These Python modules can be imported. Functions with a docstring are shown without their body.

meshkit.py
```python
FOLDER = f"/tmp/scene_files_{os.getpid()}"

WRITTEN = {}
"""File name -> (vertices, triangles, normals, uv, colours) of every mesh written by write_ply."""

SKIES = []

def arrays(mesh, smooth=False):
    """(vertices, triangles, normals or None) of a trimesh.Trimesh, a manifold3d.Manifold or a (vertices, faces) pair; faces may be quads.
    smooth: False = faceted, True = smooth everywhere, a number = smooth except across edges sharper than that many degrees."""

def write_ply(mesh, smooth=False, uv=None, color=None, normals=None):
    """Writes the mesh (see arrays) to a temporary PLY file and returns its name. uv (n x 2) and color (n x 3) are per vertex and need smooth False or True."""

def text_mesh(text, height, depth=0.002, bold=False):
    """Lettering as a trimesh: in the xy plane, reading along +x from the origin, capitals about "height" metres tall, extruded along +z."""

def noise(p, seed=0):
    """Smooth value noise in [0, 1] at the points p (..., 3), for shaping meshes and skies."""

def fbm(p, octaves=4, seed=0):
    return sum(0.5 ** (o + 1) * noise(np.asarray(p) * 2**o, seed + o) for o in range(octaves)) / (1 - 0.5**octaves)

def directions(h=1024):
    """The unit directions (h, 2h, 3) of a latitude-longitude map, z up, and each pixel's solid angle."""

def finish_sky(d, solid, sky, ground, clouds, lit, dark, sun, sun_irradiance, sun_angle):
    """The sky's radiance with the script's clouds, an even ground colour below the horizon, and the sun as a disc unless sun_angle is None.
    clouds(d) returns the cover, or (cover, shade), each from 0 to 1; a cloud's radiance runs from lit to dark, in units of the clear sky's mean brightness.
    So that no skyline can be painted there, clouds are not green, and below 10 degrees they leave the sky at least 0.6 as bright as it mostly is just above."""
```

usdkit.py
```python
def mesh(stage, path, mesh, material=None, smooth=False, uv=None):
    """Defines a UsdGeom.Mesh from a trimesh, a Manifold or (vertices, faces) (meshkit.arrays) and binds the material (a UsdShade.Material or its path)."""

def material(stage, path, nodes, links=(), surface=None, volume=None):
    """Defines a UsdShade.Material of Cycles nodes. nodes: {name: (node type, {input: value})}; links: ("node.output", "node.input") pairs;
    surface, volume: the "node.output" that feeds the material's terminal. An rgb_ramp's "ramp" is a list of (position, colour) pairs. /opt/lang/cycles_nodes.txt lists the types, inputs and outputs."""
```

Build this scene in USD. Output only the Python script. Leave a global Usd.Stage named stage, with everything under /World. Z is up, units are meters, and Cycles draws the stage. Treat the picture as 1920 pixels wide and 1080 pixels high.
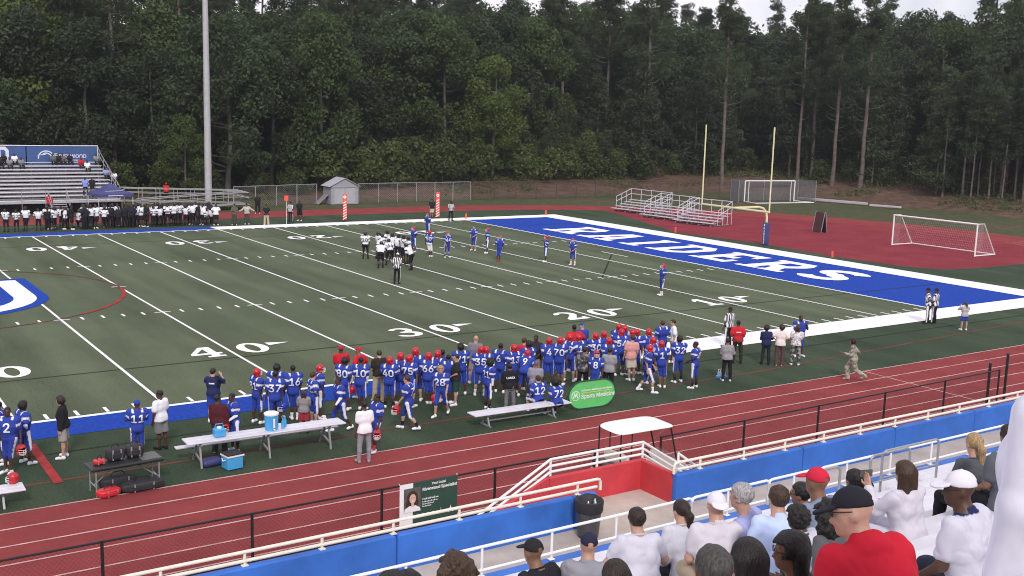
import math, random, sys
import numpy as np, trimesh, shapely
from shapely.geometry import Polygon, LineString, Point, box as sbox
from shapely.ops import unary_union
from shapely import affinity
from pxr import Usd, UsdGeom, UsdLux, UsdShade, Gf, Sdf, Vt
import usdkit, meshkit

stage = Usd.Stage.CreateInMemory()
UsdGeom.SetStageUpAxis(stage, UsdGeom.Tokens.z)
UsdGeom.SetStageMetersPerUnit(stage, 1.0)
UsdGeom.Xform.Define(stage, '/World')
UsdGeom.Scope.Define(stage, '/World/Looks')
LK = '/World/Looks/'
R_ = random.Random(7)

# ------------------------------------------------------------------ camera
F_PX, CAM = 2044.27, np.array([-51.209, -35.436, 9.983])
YAW, PITCH, ROLL = 0.5906, -0.1620, 0.0277
_f = np.array([math.sin(YAW) * math.cos(PITCH), math.cos(YAW) * math.cos(PITCH), math.sin(PITCH)])
_r = np.cross(_f, [0, 0, 1.0]); _r /= np.linalg.norm(_r)
_u = np.cross(_r, _f)
RT = _r * math.cos(ROLL) + _u * math.sin(ROLL)
UP = -_r * math.sin(ROLL) + _u * math.cos(ROLL)
cam = UsdGeom.Camera.Define(stage, '/World/camera')
cam.CreateHorizontalApertureAttr(36.0); cam.CreateVerticalApertureAttr(20.25)
cam.CreateFocalLengthAttr(36.0 * F_PX / 1920)
cam.CreateClippingRangeAttr(Gf.Vec2f(0.1, 2000))
cam.CreateExposureAttr(0.56)
m = np.eye(4); m[0, :3], m[1, :3], m[2, :3], m[3, :3] = RT, UP, -_f, CAM
cam.AddTransformOp().Set(Gf.Matrix4d(*m.ravel().tolist()))

# ------------------------------------------------------------------ sky and sun (bright overcast evening)
SUN_EL, SUN_AZ = math.radians(38), math.radians(205)      # azimuth = atan2(x, y) of the direction towards the sun
dome = UsdLux.DomeLight.Define(stage, '/World/sky')
dome.GetPrim().SetCustomDataByKey('kind', 'structure')
usdkit.material(stage, LK + 'sky_look', {
    'sky': ('sky_texture', {'sky_type': 'single_scattering', 'sun_disc': False, 'sun_elevation': SUN_EL, 'sun_rotation': SUN_AZ, 'aerosol_density': 2.0}),
    'tc': ('texture_coordinate', {}),
    'n': ('noise_texture', {'scale': 3.2, 'detail': 5.0, 'roughness': 0.55}),
    'cov': ('map_range', {'from_min': 0.32, 'from_max': 0.46, 'to_min': 0.35, 'to_max': 1.0, 'clamp': True}),
    'mx': ('mix', {'color2': (9.8, 9.4, 10.4)}),
    'bg': ('background_shader', {'strength': 0.072})},
    [('tc.generated', 'n.vector'), ('n.fac', 'cov.value'), ('cov.result', 'mx.fac'), ('sky.color', 'mx.color1'), ('mx.color', 'bg.color')], surface='bg.background')
UsdShade.MaterialBindingAPI.Apply(dome.GetPrim()).Bind(UsdShade.Material.Get(stage, LK + 'sky_look'))
sun = UsdLux.DistantLight.Define(stage, '/World/sun')
sun.CreateNormalizeAttr(True); sun.CreateIntensityAttr(0.40); sun.CreateAngleAttr(11.0)
sun.CreateColorAttr(Gf.Vec3f(1.0, 0.95, 0.9))
d_ = np.array([math.sin(SUN_AZ) * math.cos(SUN_EL), math.cos(SUN_AZ) * math.cos(SUN_EL), math.sin(SUN_EL)])
x_ = np.cross([0, 0, 1.0], d_); x_ /= np.linalg.norm(x_); y_ = np.cross(d_, x_)
m = np.eye(4); m[0, :3], m[1, :3], m[2, :3] = x_, y_, d_
sun.AddTransformOp().Set(Gf.Matrix4d(*m.ravel().tolist()))


# ------------------------------------------------------------------ helpers
def ray(u, v):
    return _f + (u - 960) / F_PX * RT - (v - 540) / F_PX * UP


def ground(u, v, z=0.0):
    """The point of the plane z that the photograph shows at pixel (u, v)."""
    d = ray(u, v); return CAM + d * (z - CAM[2]) / d[2]


def on_y(u, v, Y):
    d = ray(u, v); return CAM + d * (Y - CAM[1]) / d[1]


_names = {}


def numbered(parent, name):
    k = (parent, name); n = _names.get(k, 0); _names[k] = n + 1
    return f'{parent}/{name}' + (f'_{n:03d}' if n else '')


def tag(p, label=None, cat=None, group=None, kind=None):
    p = p.GetPrim() if hasattr(p, 'GetPrim') else p
    for k, v in (('label', label), ('category', cat), ('group', group), ('kind', kind)):
        if v: p.SetCustomDataByKey(k, v)
    return p


def put(name, v, f, mat, parent='/World', col=None, smooth=False, normals=None):
    """One Mesh prim. f may be triangles or quads."""
    path = numbered(str(parent), name)
    v = np.asarray(v, np.float32); f = np.asarray(f, np.int32)
    me = UsdGeom.Mesh.Define(stage, path)
    me.CreatePointsAttr(Vt.Vec3fArray.FromNumpy(np.ascontiguousarray(v)))
    me.CreateFaceVertexCountsAttr(Vt.IntArray.FromNumpy(np.full(len(f), f.shape[1], np.int32)))
    me.CreateFaceVertexIndicesAttr(Vt.IntArray.FromNumpy(np.ascontiguousarray(f.ravel())))
    me.CreateSubdivisionSchemeAttr('none')
    if smooth and normals is None:
        normals = vnormals(v, f)
    if normals is not None:
        me.CreateNormalsAttr(Vt.Vec3fArray.FromNumpy(np.ascontiguousarray(normals.astype(np.float32))))
        me.SetNormalsInterpolation('vertex')
    if col is not None:
        pv = UsdGeom.PrimvarsAPI(me).CreatePrimvar('Col', Sdf.ValueTypeNames.Color3fArray, 'vertex')
        pv.Set(Vt.Vec3fArray.FromNumpy(np.ascontiguousarray(np.asarray(col, np.float32))))
    UsdShade.MaterialBindingAPI.Apply(me.GetPrim()).Bind(UsdShade.Material.Get(stage, LK + mat))
    return me.GetPrim()


def vnormals(v, f):
    v = np.asarray(v, float); n = np.zeros_like(v)
    a, b, c = v[f[:, 0]], v[f[:, 1]], v[f[:, -1]]
    if f.shape[1] == 4:
        fn = np.cross(v[f[:, 2]] - v[f[:, 0]], v[f[:, 3]] - v[f[:, 1]])
    else:
        fn = np.cross(b - a, c - a)
    for k in range(f.shape[1]): np.add.at(n, f[:, k], fn)
    l = np.linalg.norm(n, axis=1, keepdims=True)
    return np.where(l > 1e-12, n / np.maximum(l, 1e-12), [0, 0, 1.0])


def xform(name, loc=(0, 0, 0), rotz=0.0, scale=1.0, parent='/World'):
    x = UsdGeom.Xform.Define(stage, numbered(parent, name))
    x.AddTranslateOp().Set(Gf.Vec3d(*map(float, loc))); x.AddRotateZOp().Set(float(rotz)); x.AddScaleOp().Set(Gf.Vec3f(*([float(scale)] * 3) if np.ndim(scale) == 0 else map(float, scale)))
    return x.GetPrim()


def thing(name, label, cat, loc=(0, 0, 0), rotz=0.0, scale=1.0, group=None):
    return tag(xform(name, loc, rotz, scale), label, cat, group)


def dup(src, loc, rotz=0.0, scale=1.0, label=None, group=None):
    was = src.GetCustomData(); base = src.GetName()
    while base[-4:-3] == '_' and base[-3:].isdigit(): base = base[:-4]
    p = thing(base, label or was['label'], was['category'], loc, rotz, scale, group or was.get('group'))
    p.GetReferences().AddInternalReference(src.GetPath()); p.SetInstanceable(True)
    return p


class MB:
    """Collects boxes, bars and tubes; build() makes them one mesh."""
    def __init__(s): s.v, s.f, s.n = [], [], 0

    def add(s, v, f):
        v = np.asarray(v, float); f = np.asarray(f, int)
        if f.shape[1] == 4: f = np.vstack([f[:, [0, 1, 2]], f[:, [0, 2, 3]]])
        s.v.append(v); s.f.append(f + s.n); s.n += len(v); return s

    def box(s, c, size, rz=0.0, bev=0.0):
        x, y, z = np.asarray(size, float) / 2
        if bev:
            p = []
            for sz in (-1, 1):
                for e, zz in ((0, z - bev), (bev, z)) if sz > 0 else ((bev, z), (0, z - bev)):
                    a, b = x - e, y - e; cc = bev * .7
                    p += [[q, w, sz * zz] for q, w in ((-a + cc, -b), (a - cc, -b), (a, -b + cc), (a, b - cc), (a - cc, b), (-a + cc, b), (-a, b - cc), (-a, -b + cc))]
            p = np.array(p); f = []
            for k in range(3):
                for i in range(8): f.append([k * 8 + i, k * 8 + (i + 1) % 8, k * 8 + 8 + (i + 1) % 8, k * 8 + 8 + i])
            f = np.array(f); f = np.vstack([f[:, [0, 1, 2]], f[:, [0, 2, 3]]])
            f = np.vstack([f, [[0, i + 1, i] for i in range(1, 7)], [[24, 24 + i, 25 + i] for i in range(1, 7)]])
        else:
            p = np.array([[i, j, k] for k in (-z, z) for i, j in ((-x, -y), (x, -y), (x, y), (-x, y))])
            f = np.array([[0, 3, 2, 1], [4, 5, 6, 7], [0, 1, 5, 4], [1, 2, 6, 5], [2, 3, 7, 6], [3, 0, 4, 7]])
        if rz:
            c_, s_ = math.cos(rz), math.sin(rz); p = p @ np.array([[c_, s_, 0], [-s_, c_, 0], [0, 0, 1]])
        return s.add(p + np.asarray(c, float), f)

    def tube(s, pts, r, n=8, caps=True):
        pts = np.asarray(pts, float); r = np.broadcast_to(r, len(pts)).astype(float)
        t = np.gradient(pts, axis=0); t /= np.maximum(np.linalg.norm(t, axis=1, keepdims=True), 1e-9)
        a = np.array([0, 0, 1.0]) if abs(t[0, 2]) < .9 else np.array([1.0, 0, 0])
        V = []
        for p, tt, rr in zip(pts, t, r):
            a = a - tt * (a @ tt); a /= np.linalg.norm(a); b = np.cross(tt, a)
            V.append(p + rr * np.array([math.cos(q) * a + math.sin(q) * b for q in np.arange(n) * 2 * math.pi / n]))
        k = len(pts); V = np.vstack(V); F = []
        for i in range(k - 1):
            for j in range(n): F.append([i * n + j, i * n + (j + 1) % n, (i + 1) * n + (j + 1) % n, (i + 1) * n + j])
        F = np.array(F); F = np.vstack([F[:, [0, 1, 2]], F[:, [0, 2, 3]]])
        if caps:
            F = np.vstack([F, [[0, j + 1, j] for j in range(1, n - 1)], [[(k - 1) * n, (k - 1) * n + j, (k - 1) * n + j + 1] for j in range(1, n - 1)]])
        return s.add(V, F)

    def bar(s, a, b, w, h=None):
        h = h or w; a, b = np.asarray(a, float), np.asarray(b, float); t = (b - a) / np.linalg.norm(b - a)
        up = np.array([0, 0, 1.0]) if abs(t[2]) < .95 else np.array([1.0, 0, 0])
        x = np.cross(t, up); x /= np.linalg.norm(x); y = np.cross(x, t)
        p = [q + x * w / 2 * i + y * h / 2 * j for q in (a, b) for i, j in ((-1, -1), (1, -1), (1, 1), (-1, 1))]
        return s.add(p, [[0, 1, 2, 3], [7, 6, 5, 4], [0, 4, 5, 1], [1, 5, 6, 2], [2, 6, 7, 3], [3, 7, 4, 0]])

    def lathe(s, prof, c=(0, 0, 0), n=20):
        prof = np.asarray(prof, float); k = len(prof); a = np.arange(n) * 2 * math.pi / n
        V = np.stack([np.outer(prof[:, 0], np.cos(a)), np.outer(prof[:, 0], np.sin(a)), np.repeat(prof[:, 1:2], n, 1)], -1).reshape(-1, 3) + np.asarray(c)
        return s.add(V, [[i * n + j, i * n + (j + 1) % n, (i + 1) * n + (j + 1) % n, (i + 1) * n + j] for i in range(k - 1) for j in range(n)])

    def poly(s, pg, z, th=0.0):
        """A flat sheet (or a slab) from a shapely polygon."""
        for g in getattr(pg, 'geoms', [pg]):
            if g.is_empty or g.geom_type != 'Polygon': continue
            if th:
                q = trimesh.creation.extrude_polygon(g, th, engine='earcut'); s.add(np.array(q.vertices) + [0, 0, z], q.faces)
            else:
                v, f = trimesh.creation.triangulate_polygon(g, engine='earcut')
                v = np.column_stack([v, np.full(len(v), z)]); f = np.array(f)
                cr = np.cross(v[f[:, 1]] - v[f[:, 0]], v[f[:, 2]] - v[f[:, 0]])[:, 2]; f[cr < 0] = f[cr < 0][:, ::-1]
                s.add(v, f)
        return s

    def xf(s, M, o=(0, 0, 0)):
        s.v = [q @ np.asarray(M, float).T + np.asarray(o, float) for q in s.v]; return s

    def arrays(s): return np.vstack(s.v), np.vstack(s.f)

    def build(s, name, mat, parent='/World', smooth=False):
        v, f = s.arrays()
        if smooth:
            v, f, n = meshkit.arrays((v, f), smooth if smooth is not True else 40)
            return put(name, v, f, mat, parent, normals=n)
        return put(name, v, f, mat, parent)


def pbr(name, col, rough=.6, var=.12, scale=5.0, metal=0.0, bump=0.0, bscale=60.0, spec=.5, detail=4.0):
    """Plain procedural material: colour that drifts with world noise, optional fine relief."""
    c = np.asarray(col, float)
    nodes = {'g': ('geometry', {}), 'n': ('noise_texture', {'scale': scale, 'detail': detail, 'roughness': .6}),
             'r': ('rgb_ramp', {'ramp': [(.3, c * (1 - var)), (.7, c * (1 + var))]}),
             'p': ('principled_bsdf', {'roughness': rough, 'metallic': metal, 'specular_ior_level': spec})}
    links = [('g.position', 'n.vector'), ('n.fac', 'r.fac'), ('r.color', 'p.base_color')]
    if bump:
        nodes['bn'] = ('noise_texture', {'scale': bscale, 'detail': 3.0}); nodes['b'] = ('bump', {'strength': bump, 'distance': .02})
        links += [('g.position', 'bn.vector'), ('bn.fac', 'b.height'), ('b.normal', 'p.normal')]
    usdkit.material(stage, LK + name, nodes, links, surface='p.BSDF')


# ------------------------------------------------------------------ materials
def turf_mat(name, c1, c2, stripe):
    usdkit.material(stage, LK + name, {
        'g': ('geometry', {}), 'sx': ('separate_xyz', {}),
        'n1': ('noise_texture', {'scale': .12, 'detail': 5.0, 'roughness': .65}), 'n2': ('noise_texture', {'scale': 14.0, 'detail': 4.0, 'roughness': .8}),
        'mp': ('mapping', {'scale': (.45, .05, 1)}), 'n3': ('noise_texture', {'scale': 1.6, 'detail': 3.0}),
        'r1': ('rgb_ramp', {'ramp': [(.32, c1), (.68, c2)]}),
        'w': ('wave_texture', {'bands_direction': 'x', 'scale': .0344 * 1.0, 'distortion': 0.0, 'profile': 'sine'}),
        'mw': ('map_range', {'from_min': .35, 'from_max': .65, 'to_min': 1 - stripe, 'to_max': 1 + stripe, 'clamp': True}),
        'm2': ('map_range', {'from_min': .25, 'from_max': .75, 'to_min': .55, 'to_max': 1.45}),
        'm3': ('map_range', {'from_min': .3, 'from_max': .7, 'to_min': .82, 'to_max': 1.16}),
        'a': ('math', {'math_type': 'multiply'}), 'a2': ('math', {'math_type': 'multiply'}), 'hs': ('hsv', {}),
        'b': ('bump', {'strength': .5, 'distance': .02}), 'p': ('principled_bsdf', {'roughness': .9, 'specular_ior_level': .03})},
        [('g.position', 'n1.vector'), ('g.position', 'n2.vector'), ('g.position', 'mp.vector'), ('mp.vector', 'n3.vector'), ('n1.fac', 'r1.fac'), ('g.position', 'w.vector'), ('w.fac', 'mw.value'),
         ('n2.fac', 'm2.value'), ('n3.fac', 'm3.value'), ('mw.result', 'a.value1'), ('m2.result', 'a.value2'), ('a.value', 'a2.value1'), ('m3.result', 'a2.value2'), ('a2.value', 'hs.value'), ('r1.color', 'hs.color'),
         ('hs.color', 'p.base_color'), ('n2.fac', 'b.height'), ('b.normal', 'p.normal')], surface='p.BSDF')


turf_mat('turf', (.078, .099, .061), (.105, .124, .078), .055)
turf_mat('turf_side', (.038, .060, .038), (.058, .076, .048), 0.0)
pbr('track_red', (.225, .047, .047), .9, .16, .55, bump=.4, bscale=160, spec=.05, detail=7)
pbr('track_dzone', (.205, .034, .044), .9, .18, .35, bump=.3, bscale=160, spec=.05, detail=7)
pbr('paint_white', (.87, .85, .88), .9, .11, 9.0, bump=.5, bscale=150, spec=.05, detail=6)
pbr('paint_blue', (.017, .056, .33), .9, .24, 7.0, bump=.5, bscale=150, spec=.05, detail=6)
pbr('paint_dark', (.022, .028, .020), .9, .3, 2.0, spec=.1)
pbr('paint_red', (.28, .035, .035), .85, .25, 2.0, spec=.1)
pbr('paint_red_faint', (.13, .045, .035), .9, .35, .8, spec=.1)
pbr('lane_white', (.56, .36, .34), .8, .34, 1.7, spec=.2)
pbr('aluminium', (.56, .56, .58), .38, .08, 3.0, metal=.55, bump=.1, bscale=30)
pbr('aluminium_seat', (.62, .61, .66), .5, .10, 2.0, metal=.15)
pbr('galvanised', (.36, .36, .37), .5, .12, 6.0, metal=.5)
pbr('white_metal', (.78, .77, .74), .4, .05, 6.0)
pbr('cream_metal', (.74, .70, .60), .45, .07, 6.0)
pbr('gold_metal', (.66, .60, .34), .45, .08, 4.0)
pbr('black_metal', (.012, .010, .011), .45, .2, 8.0)
pbr('pad_blue', (.030, .138, .50), .55, .22, .9, bump=.30, bscale=3.2)
pbr('pad_red', (.50, .040, .050), .55, .22, .9, bump=.30, bscale=3.2)
pbr('concrete', (.44, .38, .33), .85, .20, 1.1, bump=.25, bscale=50, detail=8)
pbr('blue_wall', (.036, .085, .23), .6, .06, 1.0)
pbr('white_vinyl', (.80, .80, .82), .5, .04, 4.0)
pbr('lavender_white', (.62, .63, .76), .6, .05, 4.0)
pbr('dark_skirt', (.016, .014, .018), .8, .2, 3.0)
pbr('pole_grey', (.40, .40, .41), .6, .10, 1.5, metal=.2)
pbr('shed_grey', (.28, .29, .32), .7, .08, 3.0)
pbr('shed_roof', (.36, .36, .39), .7, .08, 3.0)
pbr('tent_navy', (.040, .045, .16), .6, .10, 2.0)
pbr('orange', (.80, .10, .06), .5, .05, 4.0)
pbr('red_plastic', (.55, .02, .03), .3, .05, 4.0)
pbr('white_plastic', (.80, .80, .80), .35, .03, 4.0)
pbr('black_plastic', (.016, .016, .018), .4, .15, 8.0, bump=.1, bscale=30)
pbr('bag_black', (.018, .018, .021), .7, .3, 9.0, bump=.4, bscale=25)
pbr('cooler_blue', (.06, .34, .66), .4, .05, 4.0)
pbr('banner_green', (.13, .56, .16), .5, .12, 1.6)
pbr('banner_yellow', (.65, .70, .08), .5, .05, 4.0)
pbr('poster_green', (.022, .070, .050), .55, .08, 3.0)
pbr('photo_grey', (.10, .10, .09), .5, .3, 9.0)
pbr('photo_skin', (.62, .42, .34), .5, .04, 6.0)
pbr('photo_hair', (.05, .028, .02), .5, .3, 14.0)
pbr('maroon_board', (.060, .018, .018), .7, .15, 3.0)
pbr('net_white', (.72, .72, .76), .7, .05, 4.0)
pbr('net_grey', (.16, .16, .18), .8, .1, 4.0)
pbr('tyre', (.014, .014, .015), .85, .2, 8.0)
pbr('cart_body', (.55, .50, .42), .35, .06, 4.0)
pbr('grass_verge', (.062, .070, .030), .9, .35, .5, bump=.5, bscale=20, detail=8)
pbr('clay', (.125, .075, .052), .95, .40, .45, bump=.7, bscale=6, detail=9)
pbr('forest_floor', (.045, .034, .024), .95, .45, .5, bump=.6, bscale=8, detail=8)
pbr('timber_pale', (.42, .40, .42), .8, .15, 2.0)
pbr('helmet_red', (.42, .012, .022), .34, .05, 4.0)
pbr('helmet_blue', (.025, .05, .32), .22, .05, 4.0)
pbr('helmet_black', (.014, .014, .018), .25, .1, 4.0)
pbr('number_white', (.80, .80, .82), .6, .03, 9.0)
pbr('number_black', (.03, .03, .035), .6, .03, 9.0)
pbr('gunmetal', (.10, .10, .11), .35, .1, 6.0, metal=.6)
pbr('rusty_wire', (.075, .048, .038), .8, .2, 6.0)
# painted trunk, leaves
pbr('bark_pine', (.115, .092, .08), .95, .35, 2.2, bump=.6, bscale=7)
pbr('bark_grey', (.085, .078, .068), .95, .35, 2.2, bump=.6, bscale=7)


def leaf_mat(name, dark, mid, light):
    usdkit.material(stage, LK + name, {
        'g': ('geometry', {}), 'oi': ('object_info', {}), 'n': ('noise_texture', {'scale': .35, 'detail': 3.0}),
        'a': ('math', {'math_type': 'multiply_add', 'value2': .55}), 'b': ('math', {'math_type': 'multiply_add', 'value2': .48}), 'c': ('math', {'math_type': 'multiply', 'value2': .25}),
        'r': ('rgb_ramp', {'ramp': [(.12, dark), (.5, mid), (.92, light)]}),
        'd': ('principled_bsdf', {'roughness': .6, 'specular_ior_level': .3}), 't': ('translucent_bsdf', {}), 'mx': ('mix_closure', {'fac': .28})},
        [('g.position', 'n.vector'), ('n.fac', 'c.value1'), ('oi.random', 'b.value1'), ('c.value', 'b.value3'), ('g.random_per_island', 'a.value1'), ('b.value', 'a.value3'), ('a.value', 'r.fac'),
         ('r.color', 'd.base_color'), ('r.color', 't.color'), ('d.BSDF', 'mx.closure1'), ('t.BSDF', 'mx.closure2')], surface='mx.closure')


leaf_mat('leaf_oak', (0.0248, 0.0426, 0.0126), (0.0528, 0.0851, 0.0239), (0.0963, 0.1361, 0.0376))
leaf_mat('leaf_dark', (0.02, 0.0347, 0.0148), (0.04, 0.0658, 0.0255), (0.0667, 0.1023, 0.0363))
leaf_mat('leaf_pine', (0.0248, 0.0408, 0.0175), (0.0466, 0.0714, 0.0301), (0.0776, 0.1089, 0.0451))
leaf_mat('leaf_bright', (0.0431, 0.0693, 0.0151), (0.0862, 0.126, 0.0255), (0.1437, 0.189, 0.0407))
leaf_mat('leaf_shrub', (0.0389, 0.0557, 0.0169), (0.0777, 0.1016, 0.029), (0.1271, 0.1507, 0.041))
# cloth, skin and hair take their colour from the garment's own pattern
usdkit.material(stage, LK + 'cloth', {
    'a': ('attribute', {'attribute': 'Col'}), 'g': ('geometry', {}), 'n': ('noise_texture', {'scale': 9.0, 'detail': 4.0}),
    'm': ('map_range', {'from_min': .3, 'from_max': .7, 'to_min': .95, 'to_max': 1.04}), 'h': ('hsv', {}), 'mp': ('mapping', {'scale': (1.0, 1.0, .55), 'rotation': (.5, .3, .2)}), 'n2': ('noise_texture', {'type': 'ridged_multifractal', 'scale': 5.5, 'detail': 2.0, 'distortion': .8}),
    'b': ('bump', {'strength': .30, 'distance': .018}), 'p': ('principled_bsdf', {'roughness': .85, 'specular_ior_level': .2})},
    [('g.position', 'n.vector'), ('n.fac', 'm.value'), ('m.result', 'h.value'), ('a.color', 'h.color'), ('h.color', 'p.base_color'), ('g.position', 'mp.vector'), ('mp.vector', 'n2.vector'), ('n2.fac', 'b.height'), ('b.normal', 'p.normal')], surface='p.BSDF')
usdkit.material(stage, LK + 'skin', {
    'a': ('attribute', {'attribute': 'Col'}), 'g': ('geometry', {}), 'n': ('noise_texture', {'scale': 25.0, 'detail': 3.0}),
    'm': ('map_range', {'from_min': .3, 'from_max': .7, 'to_min': .9, 'to_max': 1.08}), 'h': ('hsv', {}),
    'p': ('principled_bsdf', {'roughness': .5, 'specular_ior_level': .4, 'subsurface_weight': .08, 'subsurface_scale': .01})},
    [('g.position', 'n.vector'), ('n.fac', 'm.value'), ('m.result', 'h.value'), ('a.color', 'h.color'), ('h.color', 'p.base_color')], surface='p.BSDF')
usdkit.material(stage, LK + 'hair', {
    'a': ('attribute', {'attribute': 'Col'}), 'tc': ('texture_coordinate', {}), 'mp': ('mapping', {'scale': (1, 1, .22)}), 'n': ('noise_texture', {'scale': 90.0, 'detail': 3.0}),
    'm': ('map_range', {'from_min': .3, 'from_max': .7, 'to_min': .55, 'to_max': 1.5}), 'h': ('hsv', {}), 'b': ('bump', {'strength': .8, 'distance': .012}),
    'p': ('principled_bsdf', {'roughness': .5, 'specular_ior_level': .35})},
    [('tc.object', 'mp.vector'), ('mp.vector', 'n.vector'), ('n.fac', 'm.value'), ('m.result', 'h.value'), ('a.color', 'h.color'), ('h.color', 'p.base_color'), ('n.fac', 'b.height'), ('b.normal', 'p.normal')], surface='p.BSDF')
# ------------------------------------------------------------------ terrain
def terr(x, y):
    """Height of the land: flat stadium, a clay bank behind the far fence that grows into a wooded hill on the right."""
    x, y = np.asarray(x, float), np.asarray(y, float)
    d1 = y - 69.0; d2 = (x - 57.0) * np.clip((y + 60) / 40, 0, 1)
    d = np.maximum(d1, d2) + 6 * np.exp(-np.abs(d1 - d2) / 8.0) * (np.minimum(d1, d2) > -6)
    d = np.clip(d, 0, None)
    s = .035 + .115 * np.clip((x + 2) / 22, 0, 1)
    h = s * d * np.exp(-d / 90) + .35 * (meshkit.fbm(np.stack([x * .12, y * .12, 0 * x], -1), 3, 5) - .5) * np.clip(d / 4, 0, 1)
    h = h - .9 * np.clip((-14 - y) / 3, 0, 1) * 0
    return h


gx = np.unique(np.concatenate([np.linspace(-500, -70, 22), np.linspace(-70, 130, 101), np.linspace(130, 520, 20)]))   # reaches past the wood on every side
gy = np.unique(np.concatenate([np.linspace(-300, 50, 18), np.linspace(50, 150, 51), np.linspace(150, 560, 21)]))
GX, GY = np.meshgrid(gx, gy, indexing='ij')
GZ = terr(GX, GY) - .03
V = np.stack([GX, GY, GZ], -1).reshape(-1, 3)
ni, nj = GX.shape; I = np.arange(ni * nj).reshape(ni, nj)
F = np.stack([I[:-1, :-1], I[1:, :-1], I[1:, 1:], I[:-1, 1:]], -1).reshape(-1, 4)
usdkit.material(stage, LK + 'land', {
    'g': ('geometry', {}), 'sp': ('separate_xyz', {}), 'n': ('noise_texture', {'scale': .10, 'detail': 8.0, 'roughness': .7}), 'n2': ('noise_texture', {'scale': .9, 'detail': 8.0, 'roughness': .7}),
    'gr': ('rgb_ramp', {'ramp': [(.3, (.040, .052, .024)), (.7, (.085, .088, .042))]}),
    'cl': ('rgb_ramp', {'ramp': [(.28, (.052, .038, .026)), (.5, (.105, .064, .046)), (.72, (.17, .115, .085))]}),
    'wo': ('rgb_ramp', {'ramp': [(.3, (.022, .019, .013)), (.7, (.052, .040, .028))]}),
    'h': ('math', {'math_type': 'multiply_add', 'value2': 1.1}), 'k1': ('map_range', {'from_min': .52, 'from_max': .74, 'clamp': True}), 'k2': ('map_range', {'from_min': 2.9, 'from_max': 4.2, 'clamp': True}),
    'm1': ('mix', {}), 'm2': ('mix', {}), 'b': ('bump', {'strength': .8, 'distance': .25}), 'p': ('principled_bsdf', {'roughness': .95, 'specular_ior_level': .15})},
    [('g.position', 'sp.vector'), ('g.position', 'n.vector'), ('g.position', 'n2.vector'), ('n2.fac', 'gr.fac'), ('n2.fac', 'cl.fac'), ('n2.fac', 'wo.fac'), ('n.fac', 'h.value1'), ('sp.z', 'h.value3'),
     ('h.value', 'k1.value'), ('h.value', 'k2.value'), ('k1.result', 'm1.fac'), ('gr.color', 'm1.color1'), ('cl.color', 'm1.color2'), ('k2.result', 'm2.fac'), ('m1.color', 'm2.color1'), ('wo.color', 'm2.color2'),
     ('m2.color', 'p.base_color'), ('n2.fac', 'b.height'), ('b.normal', 'p.normal')], surface='p.BSDF')
tag(put('ground', V, F, 'land', smooth=True), kind='structure')

# ------------------------------------------------------------------ stadium surfaces
YD, W = .9144, 48.768
XC, YC = 3.3, 24.4
spine = LineString([(-94.7, YC), (XC, YC)])


def oval(r): return spine.buffer(r, quad_segs=48)


R0, LANE = 32.25, 1.07
dzone = Polygon([(18.6, 51), (15.6, 43), (12.2, 34), (13.4, 26), (12.7, 18), (13.1, 12), (14.6, 9.5), (19.0, 9.0), (46, 9.2), (46, 60), (19.5, 60)]).intersection(oval(R0 - .01))
fs = lambda *b: sbox(*b)
field_rect = fs(-91.44, 0, 0, W)
ezone = fs(0, 0, 10 * YD, W)
tr = unary_union([oval(R0 + 5 * LANE), fs(-70, -14.7, -10, YC)]).difference(oval(R0))


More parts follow.
